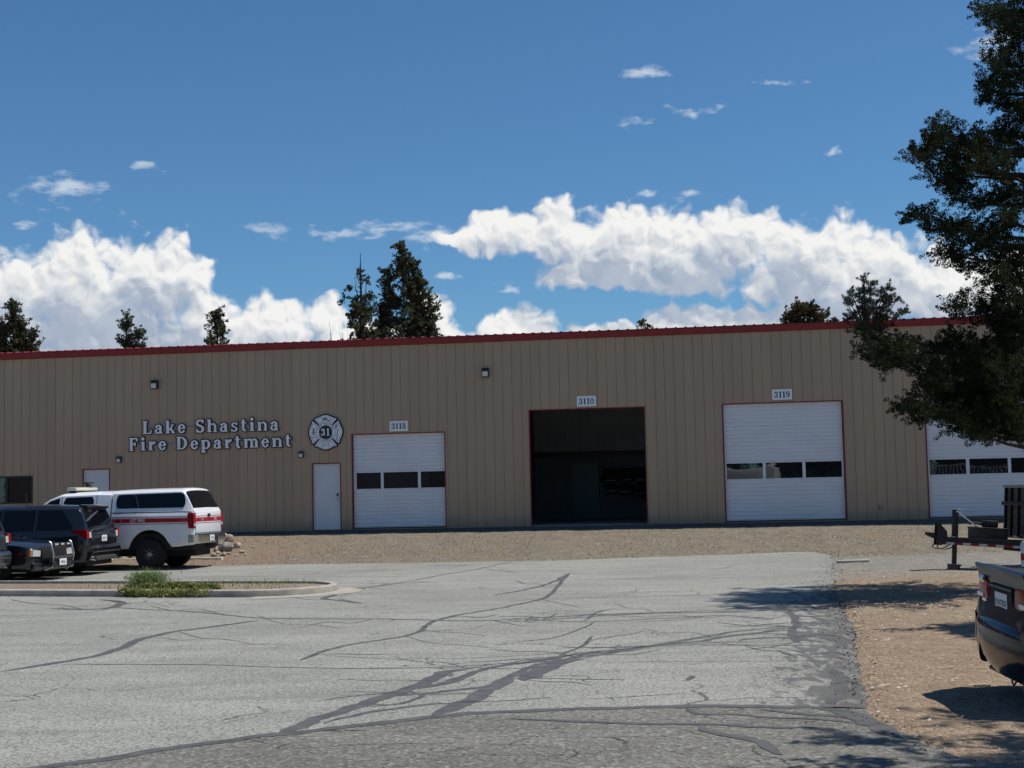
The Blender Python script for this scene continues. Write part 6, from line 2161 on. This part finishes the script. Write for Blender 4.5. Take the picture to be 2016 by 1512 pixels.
# ---- the big juniper at the right; pads are given by where they stand in the view and how far away
TY = 24.2
PADS = [(1958, 22, 48, 30, 0), (1990, 60, 50, 36, 0.6), (1965, 125, 42, 30, -0.5), (1955, 178, 46, 32, 0.3), (2004, 220, 46, 36, 0), (2010, 140, 40, 40, 0.8),
        (1848, 256, 34, 24, -0.6), (1905, 285, 64, 40, 0), (1812, 306, 36, 18, -0.3), (1868, 338, 52, 34, 0.5), (1950, 322, 62, 46, -0.8), (1890, 384, 34, 26, 0.2), (2002, 385, 40, 40, 0.9), (1835, 288, 26, 20, 0.8),
        (1808, 424, 30, 22, -0.6), (1850, 446, 40, 24, 0.2), (1900, 458, 50, 30, -0.2), (1866, 500, 38, 22, 0.6), (1950, 476, 52, 38, 0.1), (1962, 540, 44, 36, -0.6), (2005, 520, 40, 52, 0.5), (1905, 526, 24, 16, 0.8),
        (1884, 606, 30, 22, -0.7), (1955, 610, 46, 42, 0.3), (2002, 650, 52, 66, 0.2),
        (1718, 684, 30, 24, -1.0), (1712, 646, 28, 20, -0.8), (1745, 716, 38, 26, -0.7), (1772, 686, 40, 30, -1.3), (1812, 706, 34, 26, -0.9), (1850, 745, 48, 42, -0.6), (1905, 700, 46, 50, -0.2), (1925, 760, 60, 58, 0),
        (1785, 800, 26, 16, -1.2), (1822, 812, 34, 24, -1.0), (1866, 822, 34, 24, -0.8), (1905, 838, 40, 26, -0.6), (1960, 820, 56, 42, -0.4), (2000, 790, 46, 60, -0.6), (1990, 720, 44, 50, -1.4), (1880, 670, 30, 22, 0.8), (1845, 690, 26, 20, 0.9),
        (1935, 858, 34, 16, -0.9), (1990, 846, 40, 26, 0.4), (1895, 800, 46, 34, 0.6), (1945, 800, 50, 44, 1.0), (1860, 780, 40, 34, 0.8), (2010, 840, 36, 34, -1.0), (1960, 690, 50, 46, 0.9), (1830, 760, 34, 26, 0.4), (2010, 590, 40, 50, -0.8), (1985, 430, 40, 34, -0.5), (1930, 400, 30, 22, 0.9), (1985, 270, 44, 34, 0.7)]
tr_x = Y(2092, 1120, TY).x
jt = tree_thing('juniper_tree', (tr_x, TY, 0), 'tall dark juniper reaching into the picture from the verge')
rs = np.random.RandomState(7)
pads = []
for (x, y, rx, ry, dy) in PADS:
    yy = TY + dy * 1.1
    p = Y(x, y, yy)
    k = yy / F_PX
    pads.append(((p.x - tr_x, p.y - TY, p.z), rx * k, max(0.32, (rx + ry) / 2 * k * 1.1), ry * k))
vis = list(pads)
for (c, rx, ry, rz) in vis:              # the crown is deep: more foliage behind and before each pad
    for dy in (-1.3, 1.4):
        kk = (TY + c[1] + dy) / (TY + c[1])
        pads.append((((c[0] + tr_x) * kk - tr_x, c[1] + dy, CAM_Z + (c[2] - CAM_Z) * kk), rx * 0.66, ry * 0.8, rz * 0.66))
for i, (c, rx, ry, rz) in enumerate(vis):   # and it is knit together between neighbouring pads
    near = sorted(vis, key=lambda o: (Vector(o[0]) - Vector(c)).length)[1:2]
    for o in near:
        if (Vector(o[0]) - Vector(c)).length < 1.0:
            m_ = (Vector(o[0]) + Vector(c)) / 2
            pads.append((tuple(m_), min(rx, o[1]) * 0.52, min(ry, o[2]) * 0.7, min(rz, o[3]) * 0.52))
for k in range(34):                     # the part of the crown outside the frame
    z = rs.uniform(3.0, 11.8)
    rad = 3.2 * (1 - ((z - 5.5) / 7.0) ** 2) ** 0.5 if abs(z - 5.5) < 7 else 0.4
    a = rs.uniform(-1.3, 1.3)
    q = rad * rs.uniform(0.25, 1.0)
    pads.append(((max(-0.10, q * math.cos(a)), q * math.sin(a) * 0.75, z), rs.uniform(0.4, 0.7), rs.uniform(0.4, 0.7), rs.uniform(0.3, 0.5)))
C, S = pads_to_tufts(pads, 225, rs, 0.076)
V, F = leaves(C, S, 30, 0.034, 0.0085, rs)
print('crown leaves', len(F))
crown = link('crown', raw_mesh('crown', V, F, (M_JUNI,)), None, jt)
crown['kind'] = 'stuff'
mb = MB()
tk_pts = [(0, 0, -0.1), (0.05, 0, 0.8), (-0.05, 0.05, 2.5), (0.02, -0.04, 5), (-0.05, 0, 7.5), (0.0, 0.02, 10), (0, 0, 11.8)]
mb.tube(catmull(tk_pts, 4), [0.34 - 0.013 * k for k in range(25)], 12)
trunk = mb.build('trunk', M_BARK, jt, 60)
mb = MB()
for (c, rx, ry, rz) in vis:
    if rnd.random() < 0.8:
        zt_ = max(2.4, c[2] - 0.10 * abs(c[0]) - 0.1)
        limb(mb, (0, 0, zt_), c, 0.045 + 0.012 * rnd.random(), 0.010, -0.05, rnd)
        for _ in range(2):
            e = Vector(c) + Vector((rnd.uniform(-1, 1) * rx, rnd.uniform(-1, 1) * ry, rnd.uniform(-1, 1) * rz))
            limb(mb, c, e, 0.013, 0.004, 0.05, rnd, 3)
mb.build('branches', M_BARK, jt, 60)
mb = MB()
for (a, b) in (((1905, 340), (2005, 372)), ((2005, 372), (1972, 352)), ((1975, 400), (2012, 388)), ((1728, 682), (1775, 690)), ((1760, 676), (1772, 688)), ((1820, 800), (1790, 786))):
    p, q = Y(*a, TY - 0.9), Y(*b, TY - 0.7)
    limb(mb, p - Vector((tr_x, TY, 0)), q - Vector((tr_x, TY, 0)), 0.010, 0.016, 0.06, rnd, 5)
mb.build('dead_twigs', M_DEAD, jt, 60)


def crown_mesh(name, pads, density, tuft, per, ln, wd, m, seed):
    r = np.random.RandomState(seed)
    C, S = pads_to_tufts(pads, density, r, tuft)
    V, F = leaves(C, S, per, ln, wd, r)
    return raw_mesh(name, V, F, (m,))


# ---- neighbours of the juniper outside the frame: only their shade falls into the picture
def round_tree(name, loc, label, rad, z0, z1, seed, m, extra=(), ps=1.0):
    t = tree_thing(name, loc, label)
    r = np.random.RandomState(seed)
    pd = []
    for k in range(30):
        u_ = r.rand()
        z = z0 + (z1 - z0) * u_
        rr_ = rad * math.sqrt(max(0.05, 1 - (2 * u_ - 0.85) ** 2)) * r.uniform(0.3, 1.0)
        a = r.uniform(0, 6.283)
        pd.append(((rr_ * math.cos(a), rr_ * math.sin(a), z), ps * r.uniform(0.4, 0.75), ps * r.uniform(0.4, 0.75), ps * r.uniform(0.25, 0.45)))
    pd += list(extra)
    link('crown', crown_mesh('crown', pd, 70, 0.13, 12, 0.10, 0.026, m, seed), None, t)
    q = MB().tube(catmull([(0, 0, -0.1), (0.05, 0, 1.0), (-0.04, 0.03, z0), (0, 0, (z0 + z1) / 2), (0, 0, z1 - 0.4)], 4), [0.26 - 0.013 * k for k in range(17)], 10)
    rr2 = random.Random(seed)
    q.build('trunk', M_BARK, t, 60)
    q = MB()
    for (c, *_r) in pd: limb(q, (0, 0, max(1.5, c[2] - 0.6)), c, 0.05, 0.012, -0.04, rr2, 5)
    q.build('branches', M_BARK, t, 60)
    return t


round_tree('shade_tree', (10.4, 18.3, 0), 'unseen evergreen beyond the sedan whose shade streaks the gravel', 2.2, 4.0, 9.0, 21, M_JUNI,
           [((-2.6, 0.0, 4.3), 0.9, 0.28, 0.2), ((-3.2, -0.1, 4.4), 0.5, 0.2, 0.15), ((-2.2, -0.45, 3.6), 0.5, 0.15, 0.12)])
round_tree('shade_tree', (8.3, 9.9, 0), 'unseen evergreen beside the driveway whose shade dapples the asphalt corner', 2.9, 5.4, 10.5, 22, M_JUNI, [((-2.6, 0.9, 5.9), 0.6, 0.3, 0.2), ((-3.0, -0.3, 5.6), 0.7, 0.5, 0.2)], 0.72)


# ---- trees standing behind the station
def spire(name, label, tops, Yd, m, seed, group='trees behind the station', tuft=0.13, per=16, ln=0.13, wd=0.024, dens=62, sparse=0.12, base_z=4.6, pw=1.25):
    """conifer made of spires; tops: (pixel x, pixel y of the tip, half-width in pixels at the roof line, pixel y of the roof line)"""
    p0 = Y(tops[0][0], tops[0][3], Yd)
    t = tree_thing(name, (p0.x, Yd, 0), label, 'tree', group)
    r = np.random.RandomState(seed)
    rr_ = random.Random(seed)
    pd = []
    tk_, br = MB(), MB()
    k = Yd / F_PX
    for (x, y, hw, yr) in tops:
        tip = Y(x, y, Yd); ref = Y(x, yr, Yd)
        H = tip.z - ref.z
        dx = tip.x - p0.x
        hw = hw * 0.84
        tk_.tube([(dx * 0.3, 0, 0), (dx, 0, base_z * 0.8), (dx, 0, tip.z - 0.05)], [0.20, 0.14, 0.02], 8)
        zz = tip.z
        while zz > min(base_z, ref.z - 1.2):
            f = (tip.z - zz) / H
            rad = hw * k * (0.16 + 0.84 * min(1.25, f) ** pw)
            nb = 2 + int(rad * 3.2)
            for j in range(nb):
                if rr_.random() < sparse: continue
                a = rr_.uniform(0, 6.283)
                q = rad * (rr_.uniform(0.35, 1.05) if f > 0.12 else rr_.uniform(0.0, 0.6))
                s = max(0.10, min(0.34, 0.10 + 0.20 * rad * rr_.uniform(0.5, 1.2)))
                c = (dx + q * math.cos(a), q * math.sin(a), zz + rr_.uniform(-0.1, 0.1) + q * 0.12)
                pd.append((c, s, s, s * rr_.uniform(0.8, 1.3)))
                limb(br, (dx, 0, zz - 0.15 - q * 0.25), c, 0.025, 0.008, -0.03, rr_, 3)
            zz -= max(0.16, 0.30 * (0.4 + rad * 0.5))
    link('crown', crown_mesh('crown', pd, dens, tuft, per, ln, wd, m, seed), None, t)
    tk_.build('trunk', M_BARK, t, 60)
    br.build('branches', M_BARK, t, 60)
    return t


spire('spire_juniper', 'narrow dark juniper rising behind the roof at the far left', [(27, 596, 17, 690), (62, 654, 18, 690), (6, 644, 16, 690), (44, 636, 12, 690)], 66, M_CONI, 41)
spire('edge_juniper', 'juniper cut off by the left edge behind the roof', [(-12, 628, 34, 692)], 68, M_CONI, 42)
spire('twin_juniper', 'small sparse juniper with two tips above the roof, left of the lettering', [(249, 626, 15, 684), (274, 654, 12, 684)], 70, M_CONI, 43, sparse=0.25, tuft=0.13)
spire('short_juniper', 'small pointed juniper above the roof right of the high wall lamp', [(427, 614, 27, 678)], 70, M_CONI, 44)
spire('broad_conifer', 'tallest dense conifer above the roof behind the emblem', [(793, 482, 58, 664), (845, 578, 24, 662), (763, 535, 22, 664), (826, 552, 22, 664), (752, 600, 22, 664), (815, 520, 20, 664)], 66, M_CONI, 46, dens=60, sparse=0.22)

# the half-dead conifer: bare top, sparse skirts
sn_p = Y(712, 672, 65)
t = tree_thing('dying_conifer', (sn_p.x, 65, 0), 'half dead conifer with bare pointed top behind the roof', 'tree', 'trees behind the station')
tipz = Y(711, 498, 65).z
MB().tube([(0, 0, 0), (0, 0, 4.5), (0, 0, 9), (0, 0, tipz)], [0.2, 0.16, 0.09, 0.012], 8).build('trunk', M_BARK, t, 60)
pd, br, rr_ = [], MB(), random.Random(5)
for k in range(110):
    z = 5.0 + (tipz - 5.5) * rr_.random() ** 1.25
    f = (tipz - z) / (tipz - 5.0)
    L = (0.25 + 1.15 * f) * rr_.uniform(0.5, 1.0)
    a = rr_.uniform(0, 6.283)
    e = (L * math.cos(a), L * math.sin(a), z + rr_.uniform(0.0, 0.5) * L)
    limb(br, (0, 0, z), e, 0.022, 0.006, 0.06, rr_, 4)
    if f > 0.28 and rr_.random() < 0.3 + f: pd.append((e, 0.18, 0.18, 0.22)); pd.append(((e[0] * 0.6, e[1] * 0.6, e[2]), 0.13, 0.13, 0.18))
for (x0, y0, x1, y1) in ((706, 605, 697, 545), (718, 600, 725, 540), (712, 575, 703, 545), (728, 610, 731, 568), (712, 560, 722, 545)):
    a, b = Y(x0, y0, 65), Y(x1, y1, 65)
    limb(br, (a.x - sn_p.x, 0, a.z), (b.x - sn_p.x, 0.1, b.z), 0.035, 0.008, 0.05, rr_, 5)
for (x, y) in ((694, 600), (700, 585), (690, 565), (676, 588), (728, 585), (735, 610), (722, 552), (706, 540), (724, 580), (690, 630), (735, 640), (700, 620), (722, 625)):
    q = Y(x, y, 65); pd.append(((q.x - sn_p.x, 0, q.z), 0.14, 0.14, 0.18))
link('crown', crown_mesh('crown', pd, 60, 0.11, 18, 0.12, 0.022, M_CONI, 47), None, t)
br.build('branches', M_BARK, t, 60)
# bare shrub tip left of it
q = Y(662, 672, 64)
t = tree_thing('bare_shrub', (q.x, 64, 0), 'bare twiggy shrub tip peeping over the roof beside the dying conifer', 'shrub', 'trees behind the station')
br, pd = MB(), []
MB().tube([(0, 0, 0), (0.02, 0, 5.5)], [0.09, 0.05], 7).build('trunk', M_BARK, t, 60)
for (x, y) in ((648, 632), (656, 640), (668, 640), (675, 655), (650, 655), (685, 650)):
    b = Y(x, y, 64)
    limb(br, (0, 0, 5.4), (b.x - q.x, 0, b.z), 0.03, 0.006, 0.03, rr_, 5)
br.build('branches', M_DEAD, t, 60)


def bushy(name, label, blobs, Yd, m, seed, dens, tuft, per, ln, wd):
    p0 = Y(blobs[0][0], 640, Yd)
    t = tree_thing(name, (p0.x, Yd, 0), label, 'tree', 'trees behind the station')
    r = random.Random(seed)
    br, pd = MB(), []
    k = Yd / F_PX
    for (x, y, rx, ry) in blobs:
        c = Y(x, y, Yd)
        cc = (c.x - p0.x, r.uniform(-0.5, 0.5), c.z)
        pd.append((cc, rx * k, max(0.25, rx * k * 0.9), ry * k))
        limb(br, (0, 0, max(2.5, c.z - 2.0)), cc, 0.05, 0.012, 0.02, r, 5)
    top = max(b[0][2] for b in pd)
    MB().tube([(0, 0, 0), (0.05, 0, 3), (0, 0, top - 0.3)], [0.22, 0.16, 0.04], 8).build('trunk', M_BARK, t, 60)
    br.build('branches', M_BARK, t, 60)
    link('crown', crown_mesh('crown', pd, dens, tuft, per, ln, wd, m, seed), None, t)
    return t


bushy('olive_juniper', 'rounded olive green juniper top above the roof left of the pine', [(1572, 612, 16, 14), (1590, 612, 20, 16), (1606, 618, 16, 14), (1558, 625, 14, 12), (1620, 624, 12, 12), (1580, 634, 30, 12), (1610, 636, 22, 10), (1545, 634, 10, 8), (1585, 602, 6, 6), (1600, 604, 6, 6), (1580, 660, 50, 25)], 62, M_OLIVE, 51, 110, 0.12, 22, 0.12, 0.022)
bushy('open_pine', 'open blue green pine above the roof beside the big juniper',
      [(1704, 548, 5, 5), (1708, 560, 7, 6), (1700, 572, 8, 6), (1714, 576, 8, 6), (1690, 578, 7, 4), (1678, 573, 5, 4), (1668, 590, 6, 4), (1680, 596, 8, 5), (1695, 592, 10, 7), (1712, 596, 12, 8), (1730, 580, 8, 6), (1744, 570, 7, 6), (1752, 580, 8, 6),
       (1740, 592, 10, 6), (1757, 590, 6, 5), (1768, 587, 5, 4), (1700, 610, 12, 8), (1720, 614, 14, 8), (1742, 606, 10, 7), (1680, 620, 10, 6), (1705, 628, 14, 8), (1735, 625, 14, 8), (1772, 618, 7, 5), (1785, 612, 4, 4), (1760, 622, 8, 5), (1674, 628, 8, 5), (1716, 650, 40, 20)],
      62, M_PINE, 52, 190, 0.10, 20, 0.15, 0.012)
bushy('tree_tip', 'tiny leafy tree tip just above the roof between the middle bays', [(1266, 634, 4, 4), (1274, 639, 4, 4), (1262, 640, 3, 3), (1268, 650, 9, 6)], 64, M_OLIVE, 53, 90, 0.09, 14, 0.10, 0.02)
bushy('tree_tip', 'small dark sprig on the roof line between olive juniper and pine', [(1654, 630, 4, 3), (1648, 634, 4, 3), (1652, 645, 9, 6)], 64, M_CONI, 54, 90, 0.09, 14, 0.10, 0.02)

# ------------------------------------------------------------------ weeds on the island
M_WEED = leaf_material('weed_green', (0.150, 0.230, 0.085), (0.210, 0.290, 0.115), (0.30, 0.34, 0.16))
M_WEEDY = leaf_material('weed_yellow', (0.20, 0.22, 0.06), (0.28, 0.29, 0.10), (0.34, 0.33, 0.15))
M_DRY = leaf_material('dry_grass', (0.19, 0.155, 0.095), (0.26, 0.215, 0.135), (0.32, 0.28, 0.19))
wr = np.random.RandomState(77)


def blades(pts, h, lean, w, r):
    """bent grass blades (two segments) standing at pts"""
    n = len(pts)
    P = np.asarray(pts, dtype=float)
    a = r.rand(n) * 6.283
    hh = h * (0.5 + 0.8 * r.rand(n))
    ln = lean * (0.2 + r.rand(n))
    d = np.stack([np.cos(a), np.sin(a), np.zeros(n)], 1)
    s = np.stack([-np.sin(a), np.cos(a), np.zeros(n)], 1) * w
    mid = P + d * (ln * hh * 0.35)[:, None] + np.array([0, 0, 1]) * (hh * 0.6)[:, None]
    top = P + d * (ln * hh)[:, None] + np.array([0, 0, 1]) * hh[:, None]
    V = np.stack([P - s, P + s, mid + s * 0.7, mid - s * 0.7, top + s * 0.15, top - s * 0.15], 1).reshape(-1, 3)
    b = np.arange(n)[:, None] * 6
    F = np.concatenate([b + np.array([[0, 1, 2, 3]]), b + np.array([[3, 2, 4, 5]])])
    return V, F


def bed_point(px, f=0.0):
    """a point on the island soil; f = 0 at the front kerb, 1 at the back"""
    g = G(px, 1161.5, 0.15)
    t = (g - ISL_O).dot(ISL_D)
    return ISL_O + ISL_D * t + ISL_N * (0.22 + f * (ISL_W - 0.44)) + Vector((0, 0, 0.12))


c0 = bed_point(246, 0.12)
wd_t = tree_thing('tall_weed', c0, 'tall feathery green weed clump on the island', 'weed')
pts = [(wr.normal(0, 0.14), wr.normal(0, 0.11), 0) for _ in range(420)]
V, F = blades(pts, 0.34, 0.6, 0.004, wr)
stems = link('stems', raw_mesh('stems', V, F, (M_WEED,)), None, wd_t)
C = np.array(pts)[wr.randint(0, 420, 700)] * np.array([1.25, 1.2, 0]) + np.stack([wr.normal(0, 0.05, 700), wr.normal(0, 0.05, 700), 0.03 + 0.27 * wr.rand(700)], 1)
V, F = leaves(C, np.full(700, 0.030), 9, 0.040, 0.005, wr, 0.8)
link('leaves', raw_mesh('leaves', V, F, (M_WEED,)), None, wd_t)
# creeping weeds along and over the kerb
C, S = [], []
for k in range(620):
    px = wr.uniform(216, 402)
    e = min(1, (px - 205) / 60, (412 - px) / 60)
    f = abs(wr.normal(0, 0.045))
    p = bed_point(px, f)
    z = 0.16 + wr.rand() * 0.07 * e
    if wr.rand() < 0.42:
        q = ISL_N * (-0.26 - wr.rand() * 0.16 * e); p = p + q; z = wr.rand() * 0.15 + 0.01
    C.append((p.x, p.y, z)); S.append(0.05)
V, F = leaves(C, S, 12, 0.055, 0.012, wr, 0.2)
o = link('creeping_weeds', raw_mesh('creeping_weeds', V, F, (M_WEEDY,)))
tag(o, 'low yellow green weeds spilling over the island kerb', 'weeds', kind='stuff')
C = []
for k in range(650):
    px = wr.uniform(330, 620) if wr.rand() < 0.75 else wr.uniform(60, 330)
    p = bed_point(px, wr.rand() ** 1.3)
    if (p - ISL_O).dot(ISL_D) < ISL_L + 0.7: C.append((p.x, p.y, 0.10 + 0.05 * wr.rand()))
V, F = blades(C, 0.085, 0.9, 0.006, wr)
o = link('island_grass', raw_mesh('island_grass', V, F, (M_WEEDY, )))
tag(o, 'thin yellowing grass on the island soil', 'grass', kind='stuff')
# dry stubble on the bank, loose stones and straw on the verge
n = 16000
xs_, ys_ = wr.uniform(-11, 17, n), wr.uniform(36.5, 46.6, n)
keep = ~inside(lot_poly, xs_, ys_) & (ys_ < WALL_D - xs_ * math.tan(WALL_YAW) - 0.35)
xs_, ys_ = xs_[keep], ys_[keep]
zs_ = np.array([slope_height(a, b) for a, b in zip(xs_, ys_)])
V, F = blades(np.stack([xs_, ys_, zs_ - 0.005], 1), 0.040, 1.6, 0.008, wr)
o = link('dry_stubble', raw_mesh('dry_stubble', V, F, (M_DRY,)))
tag(o, 'short dry stubble on the tan bank before the station', 'grass', kind='stuff')


def scatter(n, xr, yr, smin, smax, m, name, label, flat=0.45):
    x, y = wr.uniform(*xr, n), wr.uniform(*yr, n)
    keep = ~inside(lot_poly, x, y) & (y < WALL_D - x * math.tan(WALL_YAW) - 0.2)
    x, y = x[keep], y[keep]
    k = len(x)
    z = np.array([slope_height(a, b) for a, b in zip(x, y)])
    s = smin + (smax - smin) * wr.rand(k) ** 3
    ang = wr.rand(k) * 6.283
    ring = np.array([[math.cos(q), math.sin(q), 0] for q in (0, 1.6, 3.1, 4.7)])
    V = np.zeros((k, 5, 3))
    for j in range(4):
        a = ang + [0, 1.5, 3.2, 4.6][j]
        rr_ = s * (0.7 + 0.5 * wr.rand(k))
        V[:, j] = np.stack([x + np.cos(a) * rr_, y + np.sin(a) * rr_, z - 0.004], 1)
    V[:, 4] = np.stack([x + wr.normal(0, 0.2, k) * s, y + wr.normal(0, 0.2, k) * s, z + s * flat * (0.7 + 0.6 * wr.rand(k))], 1)
    b = np.arange(k)[:, None] * 5
    F = np.concatenate([b + np.array([[i, (i + 1) % 4, 4]]) for i in range(4)])
    o = link(name, raw_mesh(name, V.reshape(-1, 3), F, (m,)))
    tag(o, label, 'gravel', kind='stuff')


scatter(15000, (2.5, 9.5), (8, 32), 0.007, 0.030, M_ROCKS[0], 'verge_gravel', 'brown gravel strewn over the verge beside the asphalt')
scatter(2600, (2.5, 10.5), (8, 38), 0.008, 0.030, M_ROCKS[2], 'pale_gravel', 'pale stone chips scattered over verge and bank')
scatter(7000, (-11, 16), (32, 46), 0.010, 0.045, M_ROCKS[1], 'bank_gravel', 'grey brown stones on the bank before the station')
mb = MB()
for k in range(150):
    x, y = rnd.uniform(3.2, 8.5), rnd.uniform(9.5, 26)
    if inside(lot_poly, np.array([x]), np.array([y]))[0]: continue
    a, L = rnd.gauss(0, 0.5), rnd.uniform(0.05, 0.22)
    mb.tube([(x, y, 0.012), (x + L * math.cos(a), y + L * math.sin(a), 0.016)], 0.006, 4)
o = mb.build('straw_twigs', mat('straw', (0.5, 0.42, 0.30), 0.9))
tag(o, 'pale straw and twigs littering the brown verge', 'litter', kind='stuff')

# ------------------------------------------------------------------ across the driveway, mirrored in the bay windows
M_LAP = mat('lap_siding', (0.27, 0.20, 0.145), 0.6, var=0.08, vscale=2)
hs = empty('tan_house', (-34, -12, 0), R(14))
tag(hs, 'tan lap sided house across the driveway, mirrored in the bay windows', 'house')
for k in range(38):
    z = 0.1 + k * 0.19
    MB().add([(-34, 0.02, z), (12, 0.02, z), (12, 0.0, z + 0.18), (-34, 0.0, z + 0.18), (-34, -0.03, z), (12, -0.03, z)], [(0, 1, 2, 3), (0, 4, 5, 1)]).build('siding_board', M_LAP, hs)
MB().box(-34, 12, -9, -0.05, 0, 7.3).build('wall', M_BRONZE, hs)
MB().prism([(0.8, 7.45), (-4.5, 9.4), (-9.8, 7.45), (-9.8, 7.3), (0.8, 7.3)], -34.6, 12.6, 'x').build('roof', M_BRONZE, hs)
cmp_ = empty('white_camper', (-1.0, -14, 0), R(4))
tag(cmp_, 'white camper trailer across the driveway, mirrored in the tall bay window', 'trailer')
MB().bbox(-3.2, 3.2, -1.2, 1.2, 0.6, 3.1, 0.25).build('body', mat('camper_white', (0.7, 0.7, 0.68), 0.4), cmp_, 40)
for x in (-2.0, 0.2, 1.9): MB().bbox(x - 0.45, x + 0.45, 1.19, 1.215, 1.7, 2.3, 0.01).build('window', M_TINT, cmp_)
for x in (-0.5, 0.5): wheel(cmp_, x, 1.05, 0.36, 0.2, M_RIM, 1, 6)
dk = empty('white_deck', (15.4, -13, 0), 0)
tag(dk, 'white deck railing across the driveway, mirrored in the last bay window', 'deck')
MB().bbox(-2.6, 2.6, -2.0, 0.0, 2.1, 2.28, 0.01).build('deck_floor', M_PALE, dk)
MB().bbox(-2.6, 2.6, -0.08, 0.0, 2.95, 3.03, 0.01).build('top_rail', M_WHITE, dk)
for k in range(21):
    x = -2.5 + k * 0.25
    MB().box(x - 0.035, x + 0.035, -0.06, -0.02, 2.28, 2.95).build('baluster', M_WHITE, dk)
for x in (-2.5, 0, 2.5): MB().box(x - 0.06, x + 0.06, -0.16, -0.09, 0, 2.1).build('post', M_WHITE, dk)
r = np.random.RandomState(91)
pd = []
for k in range(60):
    z = r.uniform(1.2, 9.5); rad = 2.9 * (1 - (z / 10.5)) + 0.5
    a = r.uniform(0, 6.283); q = rad * r.uniform(0.3, 1)
    pd.append(((q * math.cos(a), q * math.sin(a), z), 0.8, 0.8, 0.6))
far_crown = crown_mesh('crown', pd, 26, 0.24, 14, 0.22, 0.06, M_CONI, 92)
far_trunk = MB().tube([(0, 0, 0), (0, 0, 9)], [0.25, 0.05], 8).mesh('trunk', (M_BARK,), 60)
for (x, y) in ((-20, -24), (-14, -20), (-8.5, -23), (-3, -21), (2.5, -20), (6.5, -22), (11, -19), (15.5, -21), (19, -18), (23, -22), (-26, -27), (28, -20)):
    t = tree_thing('far_evergreen', (x, y, 0), 'dark evergreen across the driveway, mirrored in the bay windows', 'tree', 'evergreens across the driveway')
    t.rotation_euler = (0, 0, rnd.uniform(0, 6)); s = rnd.uniform(0.85, 1.2); t.scale = (s, s, s)
    link('crown', far_crown, None, t); link('trunk', far_trunk, None, t)

for o in list(bpy.data.objects):
    if o.parent is not None and o.name.split('.')[0] in ('branches', 'dead_twigs', 'crown', 'leaves', 'stems'): o['kind'] = 'stuff'
